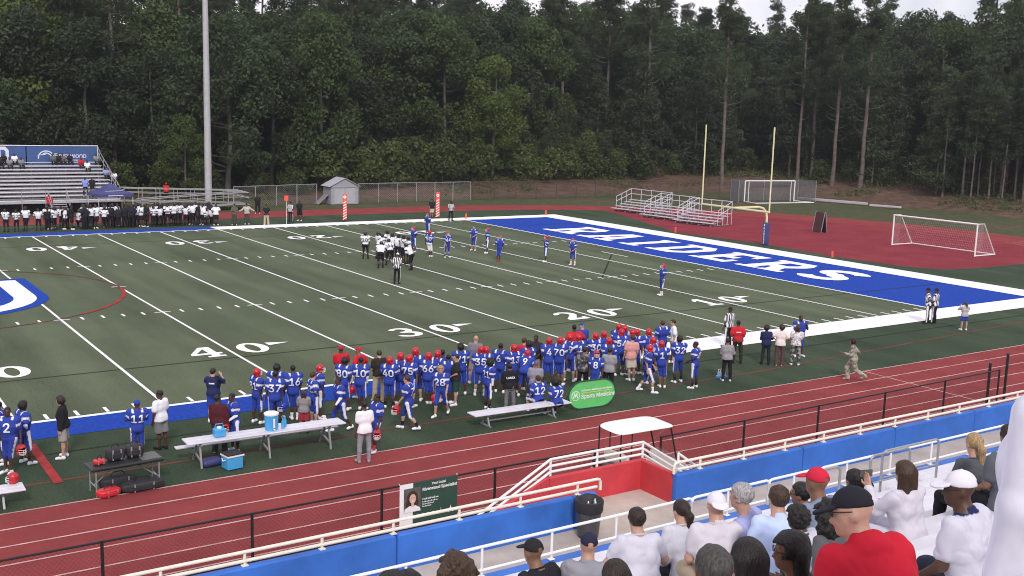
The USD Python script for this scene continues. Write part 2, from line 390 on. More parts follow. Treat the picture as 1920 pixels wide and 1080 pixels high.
def surf(name, pg, z, mat, parent='/World'):
    p = MB().poly(pg, z).build(name, mat, parent)
    if str(parent) == '/World': tag(p, kind='structure')
    return p


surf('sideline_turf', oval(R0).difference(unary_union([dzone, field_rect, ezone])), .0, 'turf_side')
track = tag(xform('running_track'), kind='structure')
surf('track_surface', tr, .0, 'track_red', track.GetPath())
for k in range(6):
    r = R0 + k * LANE
    surf('lane_line', oval(r + .028).difference(oval(r - .028)).intersection(fs(-120, -30, 60, 18)), .006, 'lane_white', track.GetPath())
surf('finish_line', fs(-15.63, -13.1, -15.57, -7.8), .010, 'lane_white', track.GetPath())
surf('d_zone', dzone, .0, 'track_dzone')
field = tag(xform('football_field'), kind='structure')
FP = field.GetPath()
surf('turf', field_rect, .0, 'turf', FP)
surf('end_zone', ezone.difference(fs(-1, -1, .11, 60)), .0, 'paint_blue', FP)
surf('goal_line', fs(-.05, .0, .11, W), .006, 'paint_white', FP)
for k in range(1, 12):
    surf('yard_line', fs(-k * 5 * YD - .055, .1, -k * 5 * YD + .055, W - .1), .009, 'paint_white', FP)
BND = -22.9
surf('sideline', fs(BND, -1.95, 9.0, -.02), .009, 'paint_white', FP)
surf('sideline', fs(BND, W + .02, 9.0, W + 1.95), .009, 'paint_white', FP)
surf('end_line', fs(9.0, -1.95, 11.3, W + 1.95), .009, 'paint_white', FP)
for y0, y1, b0, b1 in ((-.22, -.02, -2.0, -.22), (W + .02, W + .22, W + .22, W + 2.0)):
    surf('sideline', fs(-72, y0, BND - .01, y1), .009, 'paint_white', FP)
    surf('team_area_band', fs(-72, b0, BND - .01, b1), .009, 'paint_blue', FP)
H3 = W / 3
cnt = 0
for k in range(1, 56):
    x = -k * YD
    if k % 5:
        for y in (.05, H3 - .3, 2 * H3 - .3, W - .65):
            if y < 1 and x < -60: continue
            surf('hash_mark', fs(x - .055, y, x + .055, y + .6), .009, 'paint_white', FP); cnt += 1
    else:
        for y in (H3, 2 * H3):
            surf('hash_cross', fs(x - .38, y - .05, x + .38, y + .05), .013, 'paint_white', FP)
surf('kickoff_cross', fs(-40 * YD - .38, W / 2 - .05, -40 * YD + .38, W / 2 + .05), .013, 'paint_white', FP)
surf('conversion_mark', fs(-2.21, 23.2, -2.10, 26.2), .009, 'paint_white', FP)
# faint lines of other sports
for a, b in (((-90, 5.6), (10, 5.6)), ((-90, -3.8), (14, -3.3)), ((-90, 43.2), (10, 43.2)), ((-2.6, 24.5), (-10, 16.2))):
    surf('soccer_line', LineString([a, b]).buffer(.055, cap_style=2).difference(fs(-99, -.3, BND, .0)), .005, 'paint_dark', FP)
surf('kickoff_circle', Point(-45.72, YC).buffer(9.2, quad_segs=32).difference(Point(-45.72, YC).buffer(9.08, quad_segs=32)), .017, 'paint_red_faint', FP)
surf('kickoff_circle', Point(-45.72, YC).buffer(9.24, quad_segs=32).difference(Point(-45.72, YC).buffer(9.04, quad_segs=32)).intersection(fs(-40.0, 17.2, -36, 24.0)), .021, 'paint_red', FP)
surf('bench_line', LineString([(-72, -6.1), (-20, -5.9), (14, -3.6)]).buffer(.06, cap_style=2).difference(fs(-45.9, -7, -45.6, -5)), .005, 'paint_red_faint', FP)
surf('halfway_mark', fs(-45.86, -6.2, -45.62, -2.4), .013, 'paint_red', FP)


# ---- painted numerals and letters
def stroke(pts, s, closed=False):
    return LineString(pts + ([pts[0]] if closed else [])).buffer(s / 2, cap_style=2, join_style=2)


def arc(cx, cy, rx, ry, a0, a1, n=18):
    return [(cx + rx * math.cos(math.radians(a)), cy + ry * math.sin(math.radians(a))) for a in np.linspace(a0, a1, n)]


def ell(cx, cy, rx, ry): return Polygon(arc(cx, cy, rx, ry, 0, 360, 33)[:-1])


def digit(ch, w=1.25, h=1.85):
    """A heavy slab numeral in the box (0, 0, w, h)."""
    if ch == '0': return ell(w / 2, h / 2, w / 2, h / 2).difference(ell(w / 2, h / 2, w * .20, h * .38))
    if ch == '1': return unary_union([sbox(w * .35, 0, w * .65, h), sbox(w * .1, 0, w * .9, h * .13), Polygon([(w * .35, h), (w * .08, h * .76), (w * .08, h * .63), (w * .4, h * .8)])])
    if ch == '4': return unary_union([sbox(w * .58, 0, w * .85, h), sbox(w * .42, 0, w, h * .11), Polygon([(0, h * .26), (w, h * .26), (w, h * .40), (w * .2, h * .40), (w * .74, h), (w * .5, h), (0, h * .38)])])
    if ch == '5':
        return unary_union([sbox(w * .14, h * .86, w * .9, h), sbox(w * .14, h * .5, w * .30, h), Polygon(arc(w * .48, h * .32, w * .5, h * .33, 150, -160, 24) + arc(w * .45, h * .32, w * .22, h * .2, -160, 150, 24))])
    if ch == '3':
        a = Polygon(arc(w * .46, h * .74, w * .44, h * .26, 165, -90, 20) + arc(w * .44, h * .74, w * .19, h * .15, -90, 165, 20))
        b = Polygon(arc(w * .46, h * .29, w * .52, h * .29, 90, -165, 20) + arc(w * .44, h * .29, w * .24, h * .17, -165, 90, 20))
        return unary_union([a.buffer(0), b.buffer(0), sbox(w * .3, h * .44, w * .55, h * .58)])
    if ch == '2':
        a = Polygon(arc(w * .47, h * .70, w * .47, h * .30, 175, -25, 20) + [(w * .30, h * .16), (w * .02, h * .02), (w * .02, h * .16)] + arc(w * .44, h * .70, w * .2, h * .18, -35, 175, 16))
        return unary_union([a.buffer(0), Polygon([(w * .02, 0), (w * .98, 0), (w * .98, h * .30), (w * .84, h * .30), (w * .80, h * .17), (w * .02, h * .17)]), Polygon([(w * .02, .0), (w * .3, .0), (w * .92, h * .58), (w * .66, h * .54)])])


for k, txt in ((10, '10'), (20, '20'), (30, '30'), (40, '40'), (50, '50')):
    x = -k * YD
    for yb, flip in ((6.05, 1), (42.45, -1)):
        for ch, x0 in ((txt[0], -.38 - 1.25), (txt[1], .38)):
            g = affinity.translate(digit(ch), x0, 0)
            g = affinity.scale(g, flip, flip, origin=(0, 0))
            surf('field_number', affinity.translate(g, x, yb), .013, 'paint_white', FP)
        if k < 50:
            ay = yb + flip * 1.35
            surf('field_arrow', Polygon([(x + 1.78, ay - .27), (x + 2.75, ay), (x + 1.78, ay + .27)]), .013, 'paint_white', FP)


def block(ch, w, h, s):
    S = s / 2; out = []
    ft = lambda x, y: out.append(sbox(x - s * .95, y, x + s * .95, y + s * .55))
    if ch in 'RDE':
        out.append(sbox(s * .45, 0, s * 1.45, h)); ft(s * .95, 0); ft(s * .95, h - s * .55)
    if ch == 'R':
        out += [stroke([(s, h - S * .9), (w - s * .9, h - S * .9), (w - S, h - s * 1.15), (w - S, h * .5 + s * .6), (w - s, h * .46), (s, h * .46)], s * .9), Polygon([(w * .42, h * .5), (w * .42 + s * 1.1, h * .5), (w, 0), (w - s * 1.15, 0)])]; ft(w - s * .6, 0)
    if ch == 'D': out.append(stroke([(s, h - S * .9), (w - s * 1.2, h - S * .9), (w - S, h - s * 1.3), (w - S, s * 1.3), (w - s * 1.2, S * .9), (s, S * .9)], s * .95))
    if ch == 'E':
        out += [sbox(s, 0, w, s * .85), sbox(s, h - s * .85, w, h), sbox(s, h / 2 - s * .42, w * .72, h / 2 + s * .42), sbox(w - s * .6, 0, w, s * 1.5), sbox(w - s * .6, h - s * 1.5, w, h)]
    if ch == 'A':
        out += [Polygon([(w * .5 - s * .75, h), (w * .5 + s * .75, h), (w - s * .4, 0), (w - s * 1.4, 0), (w * .5, h * .86), (s * 1.4, 0), (s * .4, 0)]), sbox(w * .26, h * .24, w * .74, h * .24 + s * .75)]; ft(s * .9, 0); ft(w - s * .9, 0)
    if ch == 'I': out += [sbox(w / 2 - s * .5, 0, w / 2 + s * .5, h)]; ft(w / 2, 0); ft(w / 2, h - s * .55)
    if ch == 'S':
        out.append(LineString(arc(w * .5, h * .72, w * .5 - S, h * .28 - S, 20, 270, 22) + arc(w * .5, h * .28, w * .5 - S, h * .28 - S + .02, 90, -160, 22)[1:]).buffer(S, cap_style=2))
    return unary_union(out)


tx = 8.55
for ch, w in zip('RAIDERS', (3.75, 4.1, 2.3, 3.75, 3.5, 3.75, 3.5)):
    g = block(ch, w, 4.9, 1.02)
    g = affinity.affine_transform(g, [0, 1, -1, 0, 2.45, W - tx])      # reads from the far side towards the stand, tops to the end line
    surf('end_zone_letter', g, .013, 'paint_white', FP); tx += w + 1.06
sh = Polygon([(-4.7, 28.7), (4.7, 28.7), (4.75, 23.2)] + arc(0, 23.2, 4.75, 4.5, 0, -180, 20) + [(-4.7, 23.2)])
sh = affinity.translate(sh, -45.72, 0)
surf('midfield_logo_border', sh.buffer(.55, join_style=2), .017, 'paint_blue', FP)
surf('midfield_logo_band', sh.difference(sh.buffer(-1.05, join_style=2)), .021, 'paint_white', FP)
surf('midfield_logo_letter', affinity.translate(block('R', 3.4, 4.4, .8), -47.4, 21.6), .021, 'paint_white', FP)

# grassy verge between the track and the fence, concrete under the stand
surf('concrete_apron', fs(-70, -19.4, -8, -14.72), -.012, 'concrete')


# the air over the field
usdkit.material(stage, LK + 'haze_air', {'v': ('principled_volume', {'color': (.86, .88, .95), 'density': .00016, 'anisotropy': .2})}, [], volume='v.volume')
hz = MB().box((20, 60, 22), (1200, 1100, 52)).build('haze', 'haze_air'); tag(hz, 'thin evening haze over the field and the woods', 'haze', kind='stuff')


# ------------------------------------------------------------------ fences
def lattice(mb, x0, x1, z0, z1, pitch, r, put_pt):
    """Woven wire as straight diagonal wires clipped to a rectangle; put_pt maps (s, z) to the world."""
    hgt = z1 - z0
    for sg in (1, -1):
        for c in np.arange(x0 - hgt, x1 + hgt, pitch):
            a, b = (c, z0), (c + hgt * sg, z1)
            s0, s1 = min(a[0], b[0]), max(a[0], b[0])
            if s1 <= x0 or s0 >= x1: continue
            def at(s): return (s, z0 + (s - c) * sg)
            lo, hi = max(s0, x0), min(s1, x1)
            mb.bar(put_pt(*at(lo)), put_pt(*at(hi)), r)


def fence(name, label, pts, h, gap, mat, pitch, wire, post_r, group=None, bottom=False, skip=()):
    t = thing(name, label, 'fence', (pts[0][0], pts[0][1], 0), group=group); P = t.GetPath()
    o = np.array([pts[0][0], pts[0][1]])
    net = MB()
    for i, (a, b) in enumerate(zip(pts[:-1], pts[1:])):
        a, b = np.array(a, float) - o, np.array(b, float) - o; L = np.linalg.norm(b - a); d = (b - a) / L
        zz = lambda s: float(terr(*(a + o + d * s)))
        n = max(1, round(L / gap)); ss = np.linspace(0, L, n + 1)
        for j, s in enumerate(ss):
            if j == 0 and i > 0: continue
            q = a + d * s
            MB().tube([[q[0], q[1], zz(s) - .1], [q[0], q[1], zz(s) + h + .03]], post_r, 8).build('post', mat, P)
        for s0, s1 in zip(ss[:-1], ss[1:]):
            p0, p1 = a + d * s0, a + d * s1
            MB().tube([[*p0, zz(s0) + h], [*p1, zz(s1) + h]], post_r * .75, 7).build('top_rail', mat, P)
            if bottom: MB().tube([[*p0, zz(s0) + .12], [*p1, zz(s1) + .12]], post_r * .6, 6).build('bottom_rail', mat, P)
            z0, z1 = zz(s0), zz(s1)
            lattice(net, s0, s1, .03, h, pitch, wire, lambda s, z: np.array([*(a + d * s), z + z0 + (z1 - z0) * (s - s0) / (s1 - s0)]))
    tag(net.build('chain_link', mat, P), kind='stuff')
    return t


fence('chain_link_fence', 'grey chain link fence behind the far straight of the track', [(-15.5, 66.0), (-6.2, 67.8)], 2.0, 2.4, 'galvanised', .22, .007, .04)
fence('chain_link_fence', 'grey chain link fence running right from the shed towards the clay bank', [(-1.6, 67.6), (12, 67.6)], 2.0, 2.4, 'galvanised', .22, .007, .04)
fence('chain_link_fence', 'dark brown chain link fence along the clay bank behind the small bleachers', [(12.3, 67.6), (34, 66.0), (46, 60)], 2.0, 2.6, 'rusty_wire', .2, .013, .045)
nf = fence('chain_link_fence', 'low black chain link fence along the near edge of the track left of the cart', [(-62.0, -13.75), (-33.9, -13.75)], 1.22, 3.3, 'black_metal', .10, .0025, .034, bottom=True)
nf2 = fence('chain_link_fence', 'low black chain link fence along the near edge of the track right of the cart', [(-31.6, -13.75), (-15.2, -13.4)], 1.22, 3.3, 'black_metal', .10, .0025, .034, bottom=False)
nf3 = thing('gate_post', 'two tall black posts ending the low black fence at the far right', 'gate posts', (-14.6, -13.3, 0))
for dx in (0, -1.05):
    MB().tube([[dx, 0, 0], [dx, 0, 1.75 if dx == 0 else 1.5]], .05, 8).build('post', 'black_metal', nf3.GetPath())
for x, h in ((-35.0, 1.1), (-33.2, 1.25)):
    pass

# ------------------------------------------------------------------ front wall of the stand, walkway, landing
YW, ZW, ZT = -17.4, 1.0, 1.74        # wall line, walkway level, wall top
surf('walkway', fs(-70, -19.75, -8, -17.3), ZW, 'concrete')
surf('landing_floor', fs(-37.0, -17.3, -34.42, -16.2), ZW, 'concrete')
wl = thing('padded_wall', 'blue padded front wall of the stand right of the red landing', 'wall', (-34.42, YW, 0))
for x0, x1 in ((-34.42, -30.147), (-30.132, -26.487), (-26.472, -22.887), (-22.872, -18.587), (-18.572, -14.287), (-14.272, -10)):
    MB().box((((x0 + x1) / 2) + 34.42, 0, (ZT + .2) / 2), (x1 - x0, .2, ZT - .2), bev=.05).build('wall_pad', 'pad_blue', wl.GetPath(), smooth=50)
wl2 = thing('padded_wall', 'blue padded front wall of the stand left of the red landing', 'wall', (-36.75, YW, 0))
for x0, x1 in ((-37.37, -36.75), (-41.7, -37.385), (-46.0, -41.715), (-50.3, -46.015), (-56, -50.315)):
    MB().box((((x0 + x1) / 2) + 36.75, 0, (ZT + .2) / 2), (x1 - x0, .2, ZT - .2), bev=.05).build('wall_pad', 'pad_blue', wl2.GetPath(), smooth=50)
MB().box((12.2, -.01, .92), (24.3, .09, 1.5)).build('backing_board', 'blue_wall', wl.GetPath()); MB().box((-9.95, -.01, .92), (18.5, .09, 1.5)).build('backing_board', 'blue_wall', wl2.GetPath())
rl = thing('red_landing_wall', 'red padded parapet round the stair landing in front of the cart', 'wall', (-34.3, -16.15, 0))
MB().box((-1.42, 0, (ZT + .3) / 2), (2.84, .14, ZT - .3), bev=.04).build('wall_pad', 'pad_red', rl.GetPath(), smooth=50)
MB().box((-.069, -.585, (ZT + .3) / 2 - .003), (.137, 1.19, ZT - .3), bev=.03).build('wall_pad', 'pad_red', rl.GetPath(), smooth=50)
q = trimesh.creation.extrude_polygon(Polygon([(-5.0, .2), (-2.85, .2), (-2.85, ZT - .02), (-2.95, ZT - .03), (-5.0, .86)]), .13, engine='earcut')
MB().add(np.array(q.vertices)[:, [0, 2, 1]] + [0, -.065, 0], q.faces[:, ::-1]).build('wall_pad', 'pad_red', rl.GetPath())


def rail_run(mb_list, P, mat, r):
    for pts in mb_list: MB().tube(pts, r, 8).build('rail', mat, P)


def railing(name, label, x0, x1, y, zs, zpost, gap, mat, r, hook=None):
    t = thing(name, label, 'railing', (x0, y, 0)); P = t.GetPath(); L = x1 - x0
    for z in zs: MB().tube([[0, 0, z], [L, 0, z]], r, 8).build('rail', mat, P)
    for x in np.arange(gap / 2, L, gap):
        MB().tube([[x, 0, zpost], [x, 0, max(zs) - r]], r * .85, 8).build('post', mat, P)
        MB().box((x, 0, zpost + .006), (.12, .10, .012)).build('base_plate', mat, P)
    for xe in ([L] if hook in ('r', 'b') else []) + ([0] if hook in ('l', 'b') else []):
        s = 1 if xe else -1
        MB().tube([[xe, 0, zs[0]], [xe + s * .07, 0, zs[0] - .02], [xe + s * .1, 0, zs[0] - .08], [xe + s * .1, 0, zpost]], r, 8).build('end_post', mat, P)
    return t


railing('handrail', 'cream double railing on top of the blue wall right of the landing', -34.35, -10, YW, (2.0, 1.83), ZT, 1.44, 'cream_metal', .034, 'l')
railing('handrail', 'cream double railing on top of the blue wall left of the landing', -56, -36.72, YW, (2.0, 1.83), ZT, 1.5, 'cream_metal', .034, 'r')
railing('handrail', 'long white front railing of the seating, left stretch before the ponytailed woman', -56, -35.9, -19.45, (2.06, 1.60), 1.48, 1.58, 'white_metal', .03, 'r')
railing('handrail', 'white front railing piece between ponytailed woman and grey-haired man', -35.7, -33.6, -19.45, (2.06, 1.60), 1.48, 1.9, 'white_metal', .03, 'b')
railing('handrail', 'white front railing piece left of the man in the red cap', -33.4, -31.9, -19.45, (2.06, 1.60), 1.48, 1.4, 'white_metal', .03, 'b')
railing('handrail', 'long white front railing of the seating right of the red cap', -31.7, -10, -19.45, (2.06, 1.60), 1.48, 1.6, 'white_metal', .03, 'l')
# landing rails: three bars, down both flights of stairs
t = thing('stair_railing', 'white three bar railing round the red landing and down both stairs', 'railing', (-34.3, -16.1, 0)); P = t.GetPath()
for zt in (2.13, 1.97, 1.83):
    a, b = zt - 1.02, zt - 1.1
    MB().tube([[-4.75, 0, a], [-2.75, 0, zt], [0, 0, zt], [1.75, -.1, b]], .032, 8).build('rail', 'white_metal', P)
    MB().tube([[.15, -1.1, zt], [1.75, -1.1, b]], .032, 8).build('rail', 'white_metal', P)
for x, y, z0, z1 in ((-2.75, 0, .9, 2.13), (-1.4, 0, ZT, 2.13), (0, 0, ZT, 2.13), (-4.75, 0, 0, 1.11), (1.75, -.1, 0, 1.03), (1.75, -1.1, 0, 1.03), (.15, -1.1, .9, 2.13)):
    MB().tube([[x, y, z0], [x, y, z1]], .03, 8).build('post', 'white_metal', P)
for name, lab, x0, s in (('stair', 'grey steps going down left from the red landing', -37.15, -1), ('stair', 'grey steps going down right from the red landing', -34.2, 1)):
    t = thing(name, lab, 'steps', (x0, -16.7, 0))
    for i in range(6):
        MB().box((s * (.15 + i * .3), 0, .92 - i * .165), (.31, 1.0, .05)).build('tread', 'aluminium', t.GetPath())
    for y in (-.5, .5): MB().bar((0, y, .8), (s * 1.85, y, .0), .05, .22).build('stringer', 'galvanised', t.GetPath())

# seating: aluminium decks and benches rising towards the camera
ROW0_Y, ROW0_Z, PITCH_Y, RISE = -21.20, 1.58, .70, .343


def row_z(r): return ROW0_Z + RISE * r


st = thing('grandstand', 'white aluminium bench seating of the near stand with blue front edge', 'grandstand', (-36, -19.4, 0)); P = st.GetPath()
MB().box((0, -.16, 1.405), (52, .44, .13), bev=.02).build('front_edge', 'pad_blue', P, smooth=50)
MB().box((0, -.10, .95), (51.9, .1, .75)).build('front_board', 'pad_blue', P)
MB().box((0, -.62, ROW0_Z - .03), (52, .46, .04), bev=.008).build('foot_plank', 'aluminium_seat', P); MB().box((0, -1.10, ROW0_Z - .03), (52, .46, .04), bev=.008).build('foot_plank', 'aluminium_seat', P)
for r in range(19):
    y = ROW0_Y - r * PITCH_Y + 19.4; z = row_z(r)
    for k in range(2):
        MB().box((0, y + .12 + (k - .5) * .32 + .06, z - .02), (52, .305, .035), bev=.008).build('foot_plank', 'aluminium_seat', P)
    MB().box((0, y - .20, z + .13), (52, .02, .36)).build('riser', 'aluminium', P)
    MB().box((0, y - .06, z + .42), (52, .27, .045), bev=.012).build('seat_plank', 'aluminium_seat', P)
    for x in np.arange(-24, 25, 4.0):
        MB().box((x, y - .06, z + .2), (.06, .16, .40)).build('seat_bracket', 'galvanised', P)


def loop_rail(label, x0, x1, y, z0, z1):
    t = thing('aisle_rail', label, 'handrail', (x0, y, z0)); L = x1 - x0; h = z1 - z0
    MB().tube([[0, 0, 0], [0, 0, h - .12], [.03, 0, h - .04], [.12, 0, h], [L - .12, 0, h], [L - .03, 0, h - .04], [L, 0, h - .12], [L, 0, 0]], .028, 8).build('rail', 'galvanised', t.GetPath(), smooth=60)
    MB().tube([[.0, 0, h * .5], [L, 0, h * .5]], .02, 6).build('middle_rail', 'galvanised', t.GetPath())
    for x in (0, L): MB().box((x, 0, .006), (.12, .12, .012)).build('base_plate', 'galvanised', t.GetPath())


loop_rail('curved grey aisle rail directly left of the woman with long brown hair', -32.1, -30.75, -21.0, row_z(0), 2.83)
loop_rail('curved grey aisle rail between the brown-haired woman and the blonde woman', -31.5, -29.5, -20.85, row_z(0), 2.80)
loop_rail('curved grey aisle rail just right of the red cap', -34.2, -33.2, -21.1, row_z(0), 2.82)
loop_rail('grey rail in the lower right corner beside the white-clad person', -48.3, -45.2, -33.0, row_z(16), 7.98)

# rubbish bin
t = thing('trash_can', 'grey rubbish bin with black liner standing by the blue wall end', 'trash can', (-37.35, -17.95, ZW)); P = t.GetPath()
MB().lathe([(.0, .0), (.22, .0), (.23, .03), (.285, .78), (.30, .80), (.275, .80), (.26, .74), (.22, .3)], n=24).build('bin', 'gunmetal', P, smooth=50)
a = np.linspace(0, 2 * math.pi, 33)[:-1]
pr = [(.262, .55), (.305, .60), (.312, .80), (.30, .84), (.27, .82), (.20, .70), (.10, .62), (0.001, .60)]
m = MB().lathe(pr, n=32); v, f = m.arrays()
k = meshkit.fbm(v * 9.0, 3, 3) - .5
v[:, :2] *= (1 + .10 * k)[:, None]; v[:, 2] += .10 * (meshkit.fbm(v * 7, 3, 8) - .5)
put('liner', v, f, 'bag_black', P, smooth=True)
rr = random.Random(5)
for i in range(5):
    a0 = rr.uniform(0, 6.28); q = np.array([.13 * math.cos(a0), .13 * math.sin(a0), .62])
    MB().lathe([(0, 0), (.032, 0), (.034, .13), (.014, .18), (.014, .21), (0, .21)], c=q, n=10).build('bottle', ['white_plastic', 'black_plastic', 'galvanised'][i % 3], P, smooth=40)
# ------------------------------------------------------------------ goal posts, goals, small bleachers, markers
t = thing('goalpost', 'tall yellow gooseneck goalpost with blue pad behind the end zone', 'goalpost', (12.75, 24.38, 0)); P = t.GetPath()
gx_ = 9.144 - 12.75
MB().tube([[0, 0, 0], [0, 0, 2.25], [-.12, 0, 2.62], [-.45, 0, 2.92], [-1.0, 0, 3.05], [gx_, 0, 3.05]], .085, 14).build('gooseneck', 'gold_metal', P, smooth=60)
MB().tube([[gx_, -3.6, 3.05], [gx_, 3.6, 3.05]], .07, 12).build('crossbar', 'gold_metal', P, smooth=60)
for s in (-1, 1): MB().tube([[gx_, s * 3.56, 3.05], [gx_, s * 3.56, 9.25]], .055, 10).build('upright', 'gold_metal', P, smooth=60)
MB().box((0, 0, .92), (.42, .42, 1.8), bev=.08).build('pad', 'tent_navy', P, smooth=50)
for i, ch in enumerate('RAIDERS'):
    tm = meshkit.text_mesh(ch, .16, .004, True); tm.apply_translation(-np.array([tm.centroid[0], tm.centroid[1], 0]))
    v = np.array(tm.vertices); v = np.stack([np.full(len(v), -.212) - v[:, 2], -v[:, 0], 1.62 - i * .23 + v[:, 1]], 1)
    put('pad_letter', v, np.array(tm.faces), 'number_white', P)


def net_panel(mb, o, ex, ey, nx, ny, r):
    """Square netting on the parallelogram o + s ex + t ey."""
    o, ex, ey = (np.asarray(q, float) for q in (o, ex, ey))
    for i in range(nx + 1): mb.bar(o + ex * i / nx, o + ex * i / nx + ey, r)
    for j in range(ny + 1): mb.bar(o + ey * j / ny, o + ey * j / ny + ex, r)


t = thing('soccer_goal', 'white soccer goal standing on the red surface behind the end zone', 'soccer goal', (23.3, 13.1, 0)); P = t.GetPath()
for y in (0, 7.45):
    MB().tube([[0, y, 0], [0, y, 2.44]], .06, 10).build('goal_post', 'white_metal', P, smooth=60)
    MB().tube([[0, y, 2.44], [.85, y, 2.44], [2.55, y, .05]], .035, 8).build('side_frame', 'white_metal', P, smooth=60)
    MB().tube([[0, y, .04], [2.6, y, .04]], .04, 8).build('ground_bar', 'white_metal', P)
MB().tube([[0, -.05, 2.44], [0, 7.5, 2.44]], .06, 10).build('crossbar', 'white_metal', P, smooth=60)
MB().tube([[2.55, 0, .04], [2.55, 7.45, .04]], .04, 8).build('back_bar', 'white_metal', P)
n = MB()
net_panel(n, (.85, 0, 2.42), (0, 7.45, 0), (1.68, 0, -2.36), 36, 12, .0028); net_panel(n, (0, 0, 2.42), (0, 7.45, 0), (.85, 0, 0), 36, 4, .0028)
for y in (0, 7.45):
    for k in range(1, 14): n.bar((.85 * k / 14, y, .05), (.85 * k / 14, y, 2.42), .0028)
    for k in range(14): n.bar((.85 + 1.68 * k / 14, y, .05), (.85 + 1.68 * k / 14, y, 2.42 - 2.36 * k / 14), .0028)
tag(n.build('net', 'net_white', P), kind='stuff')

t = thing('soccer_goal', 'white soccer goal in front of grey ball-stop netting by the woods', 'soccer goal', (43.2, 56.6, 0), rotz=-9); P = t.GetPath()
for x in (0, 7.3): MB().tube([[x, 0, 0], [x, 0, 2.45]], .07, 10).build('goal_post', 'white_metal', P, smooth=60)
for x in (.55, 6.75): MB().tube([[x, .0, 0], [x, .0, 2.4]], .04, 8).build('inner_post', 'white_metal', P, smooth=60)
MB().tube([[0, 0, 2.45], [7.3, 0, 2.45]], .07, 10).build('crossbar', 'white_metal', P, smooth=60)
for x in (0, 7.3):
    MB().tube([[x, 0, .05], [x + (.9 if x else -.3), -2.6, .05]], .05, 8).build('ground_bar', 'white_metal', P)
MB().tube([[-.3, -2.6, .05], [8.2, -2.6, .05]], .05, 8).build('front_bar', 'white_metal', P)
t = thing('ball_stop_net', 'grey netting screen behind the far soccer goal by the woods', 'net', (43.2, 57.5, 0), rotz=-9); P = t.GetPath()
n = MB()
net_panel(n, (-1.2, 0, .05), (9.9, 0, 0), (0, 0, 2.5), 150, 38, .015); net_panel(n, (-1.2, 0, .05), (-.5, -2.2, 0), (0, 0, 2.5), 34, 38, .015); net_panel(n, (8.7, 0, .05), (.9, -2.2, 0), (0, 0, 2.5), 34, 38, .015)
tag(n.build('netting', 'net_grey', P), kind='stuff')
for x, y in ((-1.2, 0), (8.7, 0), (-1.7, -2.2), (9.6, -2.2), (3.6, 0)): MB().tube([[x, y, 0], [x, y, 2.6]], .03, 8).build('pole', 'galvanised', P)

t = thing('sign_board', 'dark maroon folding board standing on the red surface', 'board', (25.1, 29.6, 0), rotz=-10); P = t.GetPath()
for s in (-1, 1):
    mb = MB().box((0, 0, .9), (.05, 1.15, 1.78)); mb.xf(trimesh.transformations.rotation_matrix(s * .17, (0, 1, 0))[:3, :3].T, (s * .3, 0, 0)); mb.build('panel', 'maroon_board', P)
    for y in (-.6, .6): MB().bar((s * .33, y, 0), (s * .04, y, 1.8), .045).build('frame', 'galvanised', P)
t = thing('long_beam', 'long pale beam lying on the ground right of the far goal', 'beam', (53.6, 52.3, .1), rotz=-76)
MB().box((0, 0, .12), (8.8, .35, .3), bev=.03).build('beam', 'timber_pale', t.GetPath())
t = thing('short_beam', 'short pale beam lying alone near the woods', 'beam', (54.2, 45.1, .1), rotz=-70)
MB().box((0, 0, .1), (3.6, .3, .22), bev=.03).build('beam', 'timber_pale', t.GetPath())


def small_bleacher(label, x, y, L, rz):
    t = thing('portable_bleacher', label, 'bleacher', (x, y, 0), rz, group='small aluminium bleachers behind the end zone'); P = t.GetPath()
    for k in range(5):
        xx, z = .15 + k * .62, .28 + k * .20
        MB().box((xx, 0, z), (.26, L, .05)).build('seat_plank', 'aluminium_seat', P)
        if k: MB().box((xx - .33, 0, z - .22), (.28, L, .04)).build('foot_plank', 'aluminium', P)
    for yy in np.linspace(-L / 2 + .3, L / 2 - .3, 4):
        MB().bar((.0, yy, .05), (2.9, yy, .05), .06).build('ground_beam', 'galvanised', P)
        MB().bar((.1, yy, .22), (2.7, yy, 1.06), .05).build('frame', 'galvanised', P)
        for k in range(5): MB().bar((.15 + k * .62, yy, .05), (.15 + k * .62, yy, .27 + k * .2), .04).build('frame', 'galvanised', P)
    bx = 2.85
    for z in (2.2, 1.68): MB().tube([[bx, -L / 2, z], [bx, L / 2, z]], .028, 7).build('guard_rail', 'aluminium_seat', P)
    for yy in np.linspace(-L / 2, L / 2, 5): MB().tube([[bx, yy, .1], [bx, yy, 2.2]], .026, 7).build('guard_post', 'aluminium_seat', P)
    for s in (-1, 1):
        yy = s * L / 2
        for dz in (0, -.5): MB().tube([[bx, yy, 2.2 + dz], [.75, yy, 1.45 + dz]], .028, 7).build('side_rail', 'aluminium_seat', P)
        for xx, z in ((.75, 1.45), (1.5, 1.72), (2.2, 1.97)): MB().tube([[xx, yy, .1], [xx, yy, z]], .026, 7).build('guard_post', 'aluminium_seat', P)


small_bleacher('small aluminium bleacher, farthest of the three, beside the far track', 19.9, 49.5, 5.9, 4)
small_bleacher('small aluminium bleacher, middle one of the three', 18.4, 43.6, 5.2, 4)
small_bleacher('small aluminium bleacher, nearest of the three, left of the goalpost', 18.1, 38.5, 4.6, 10)

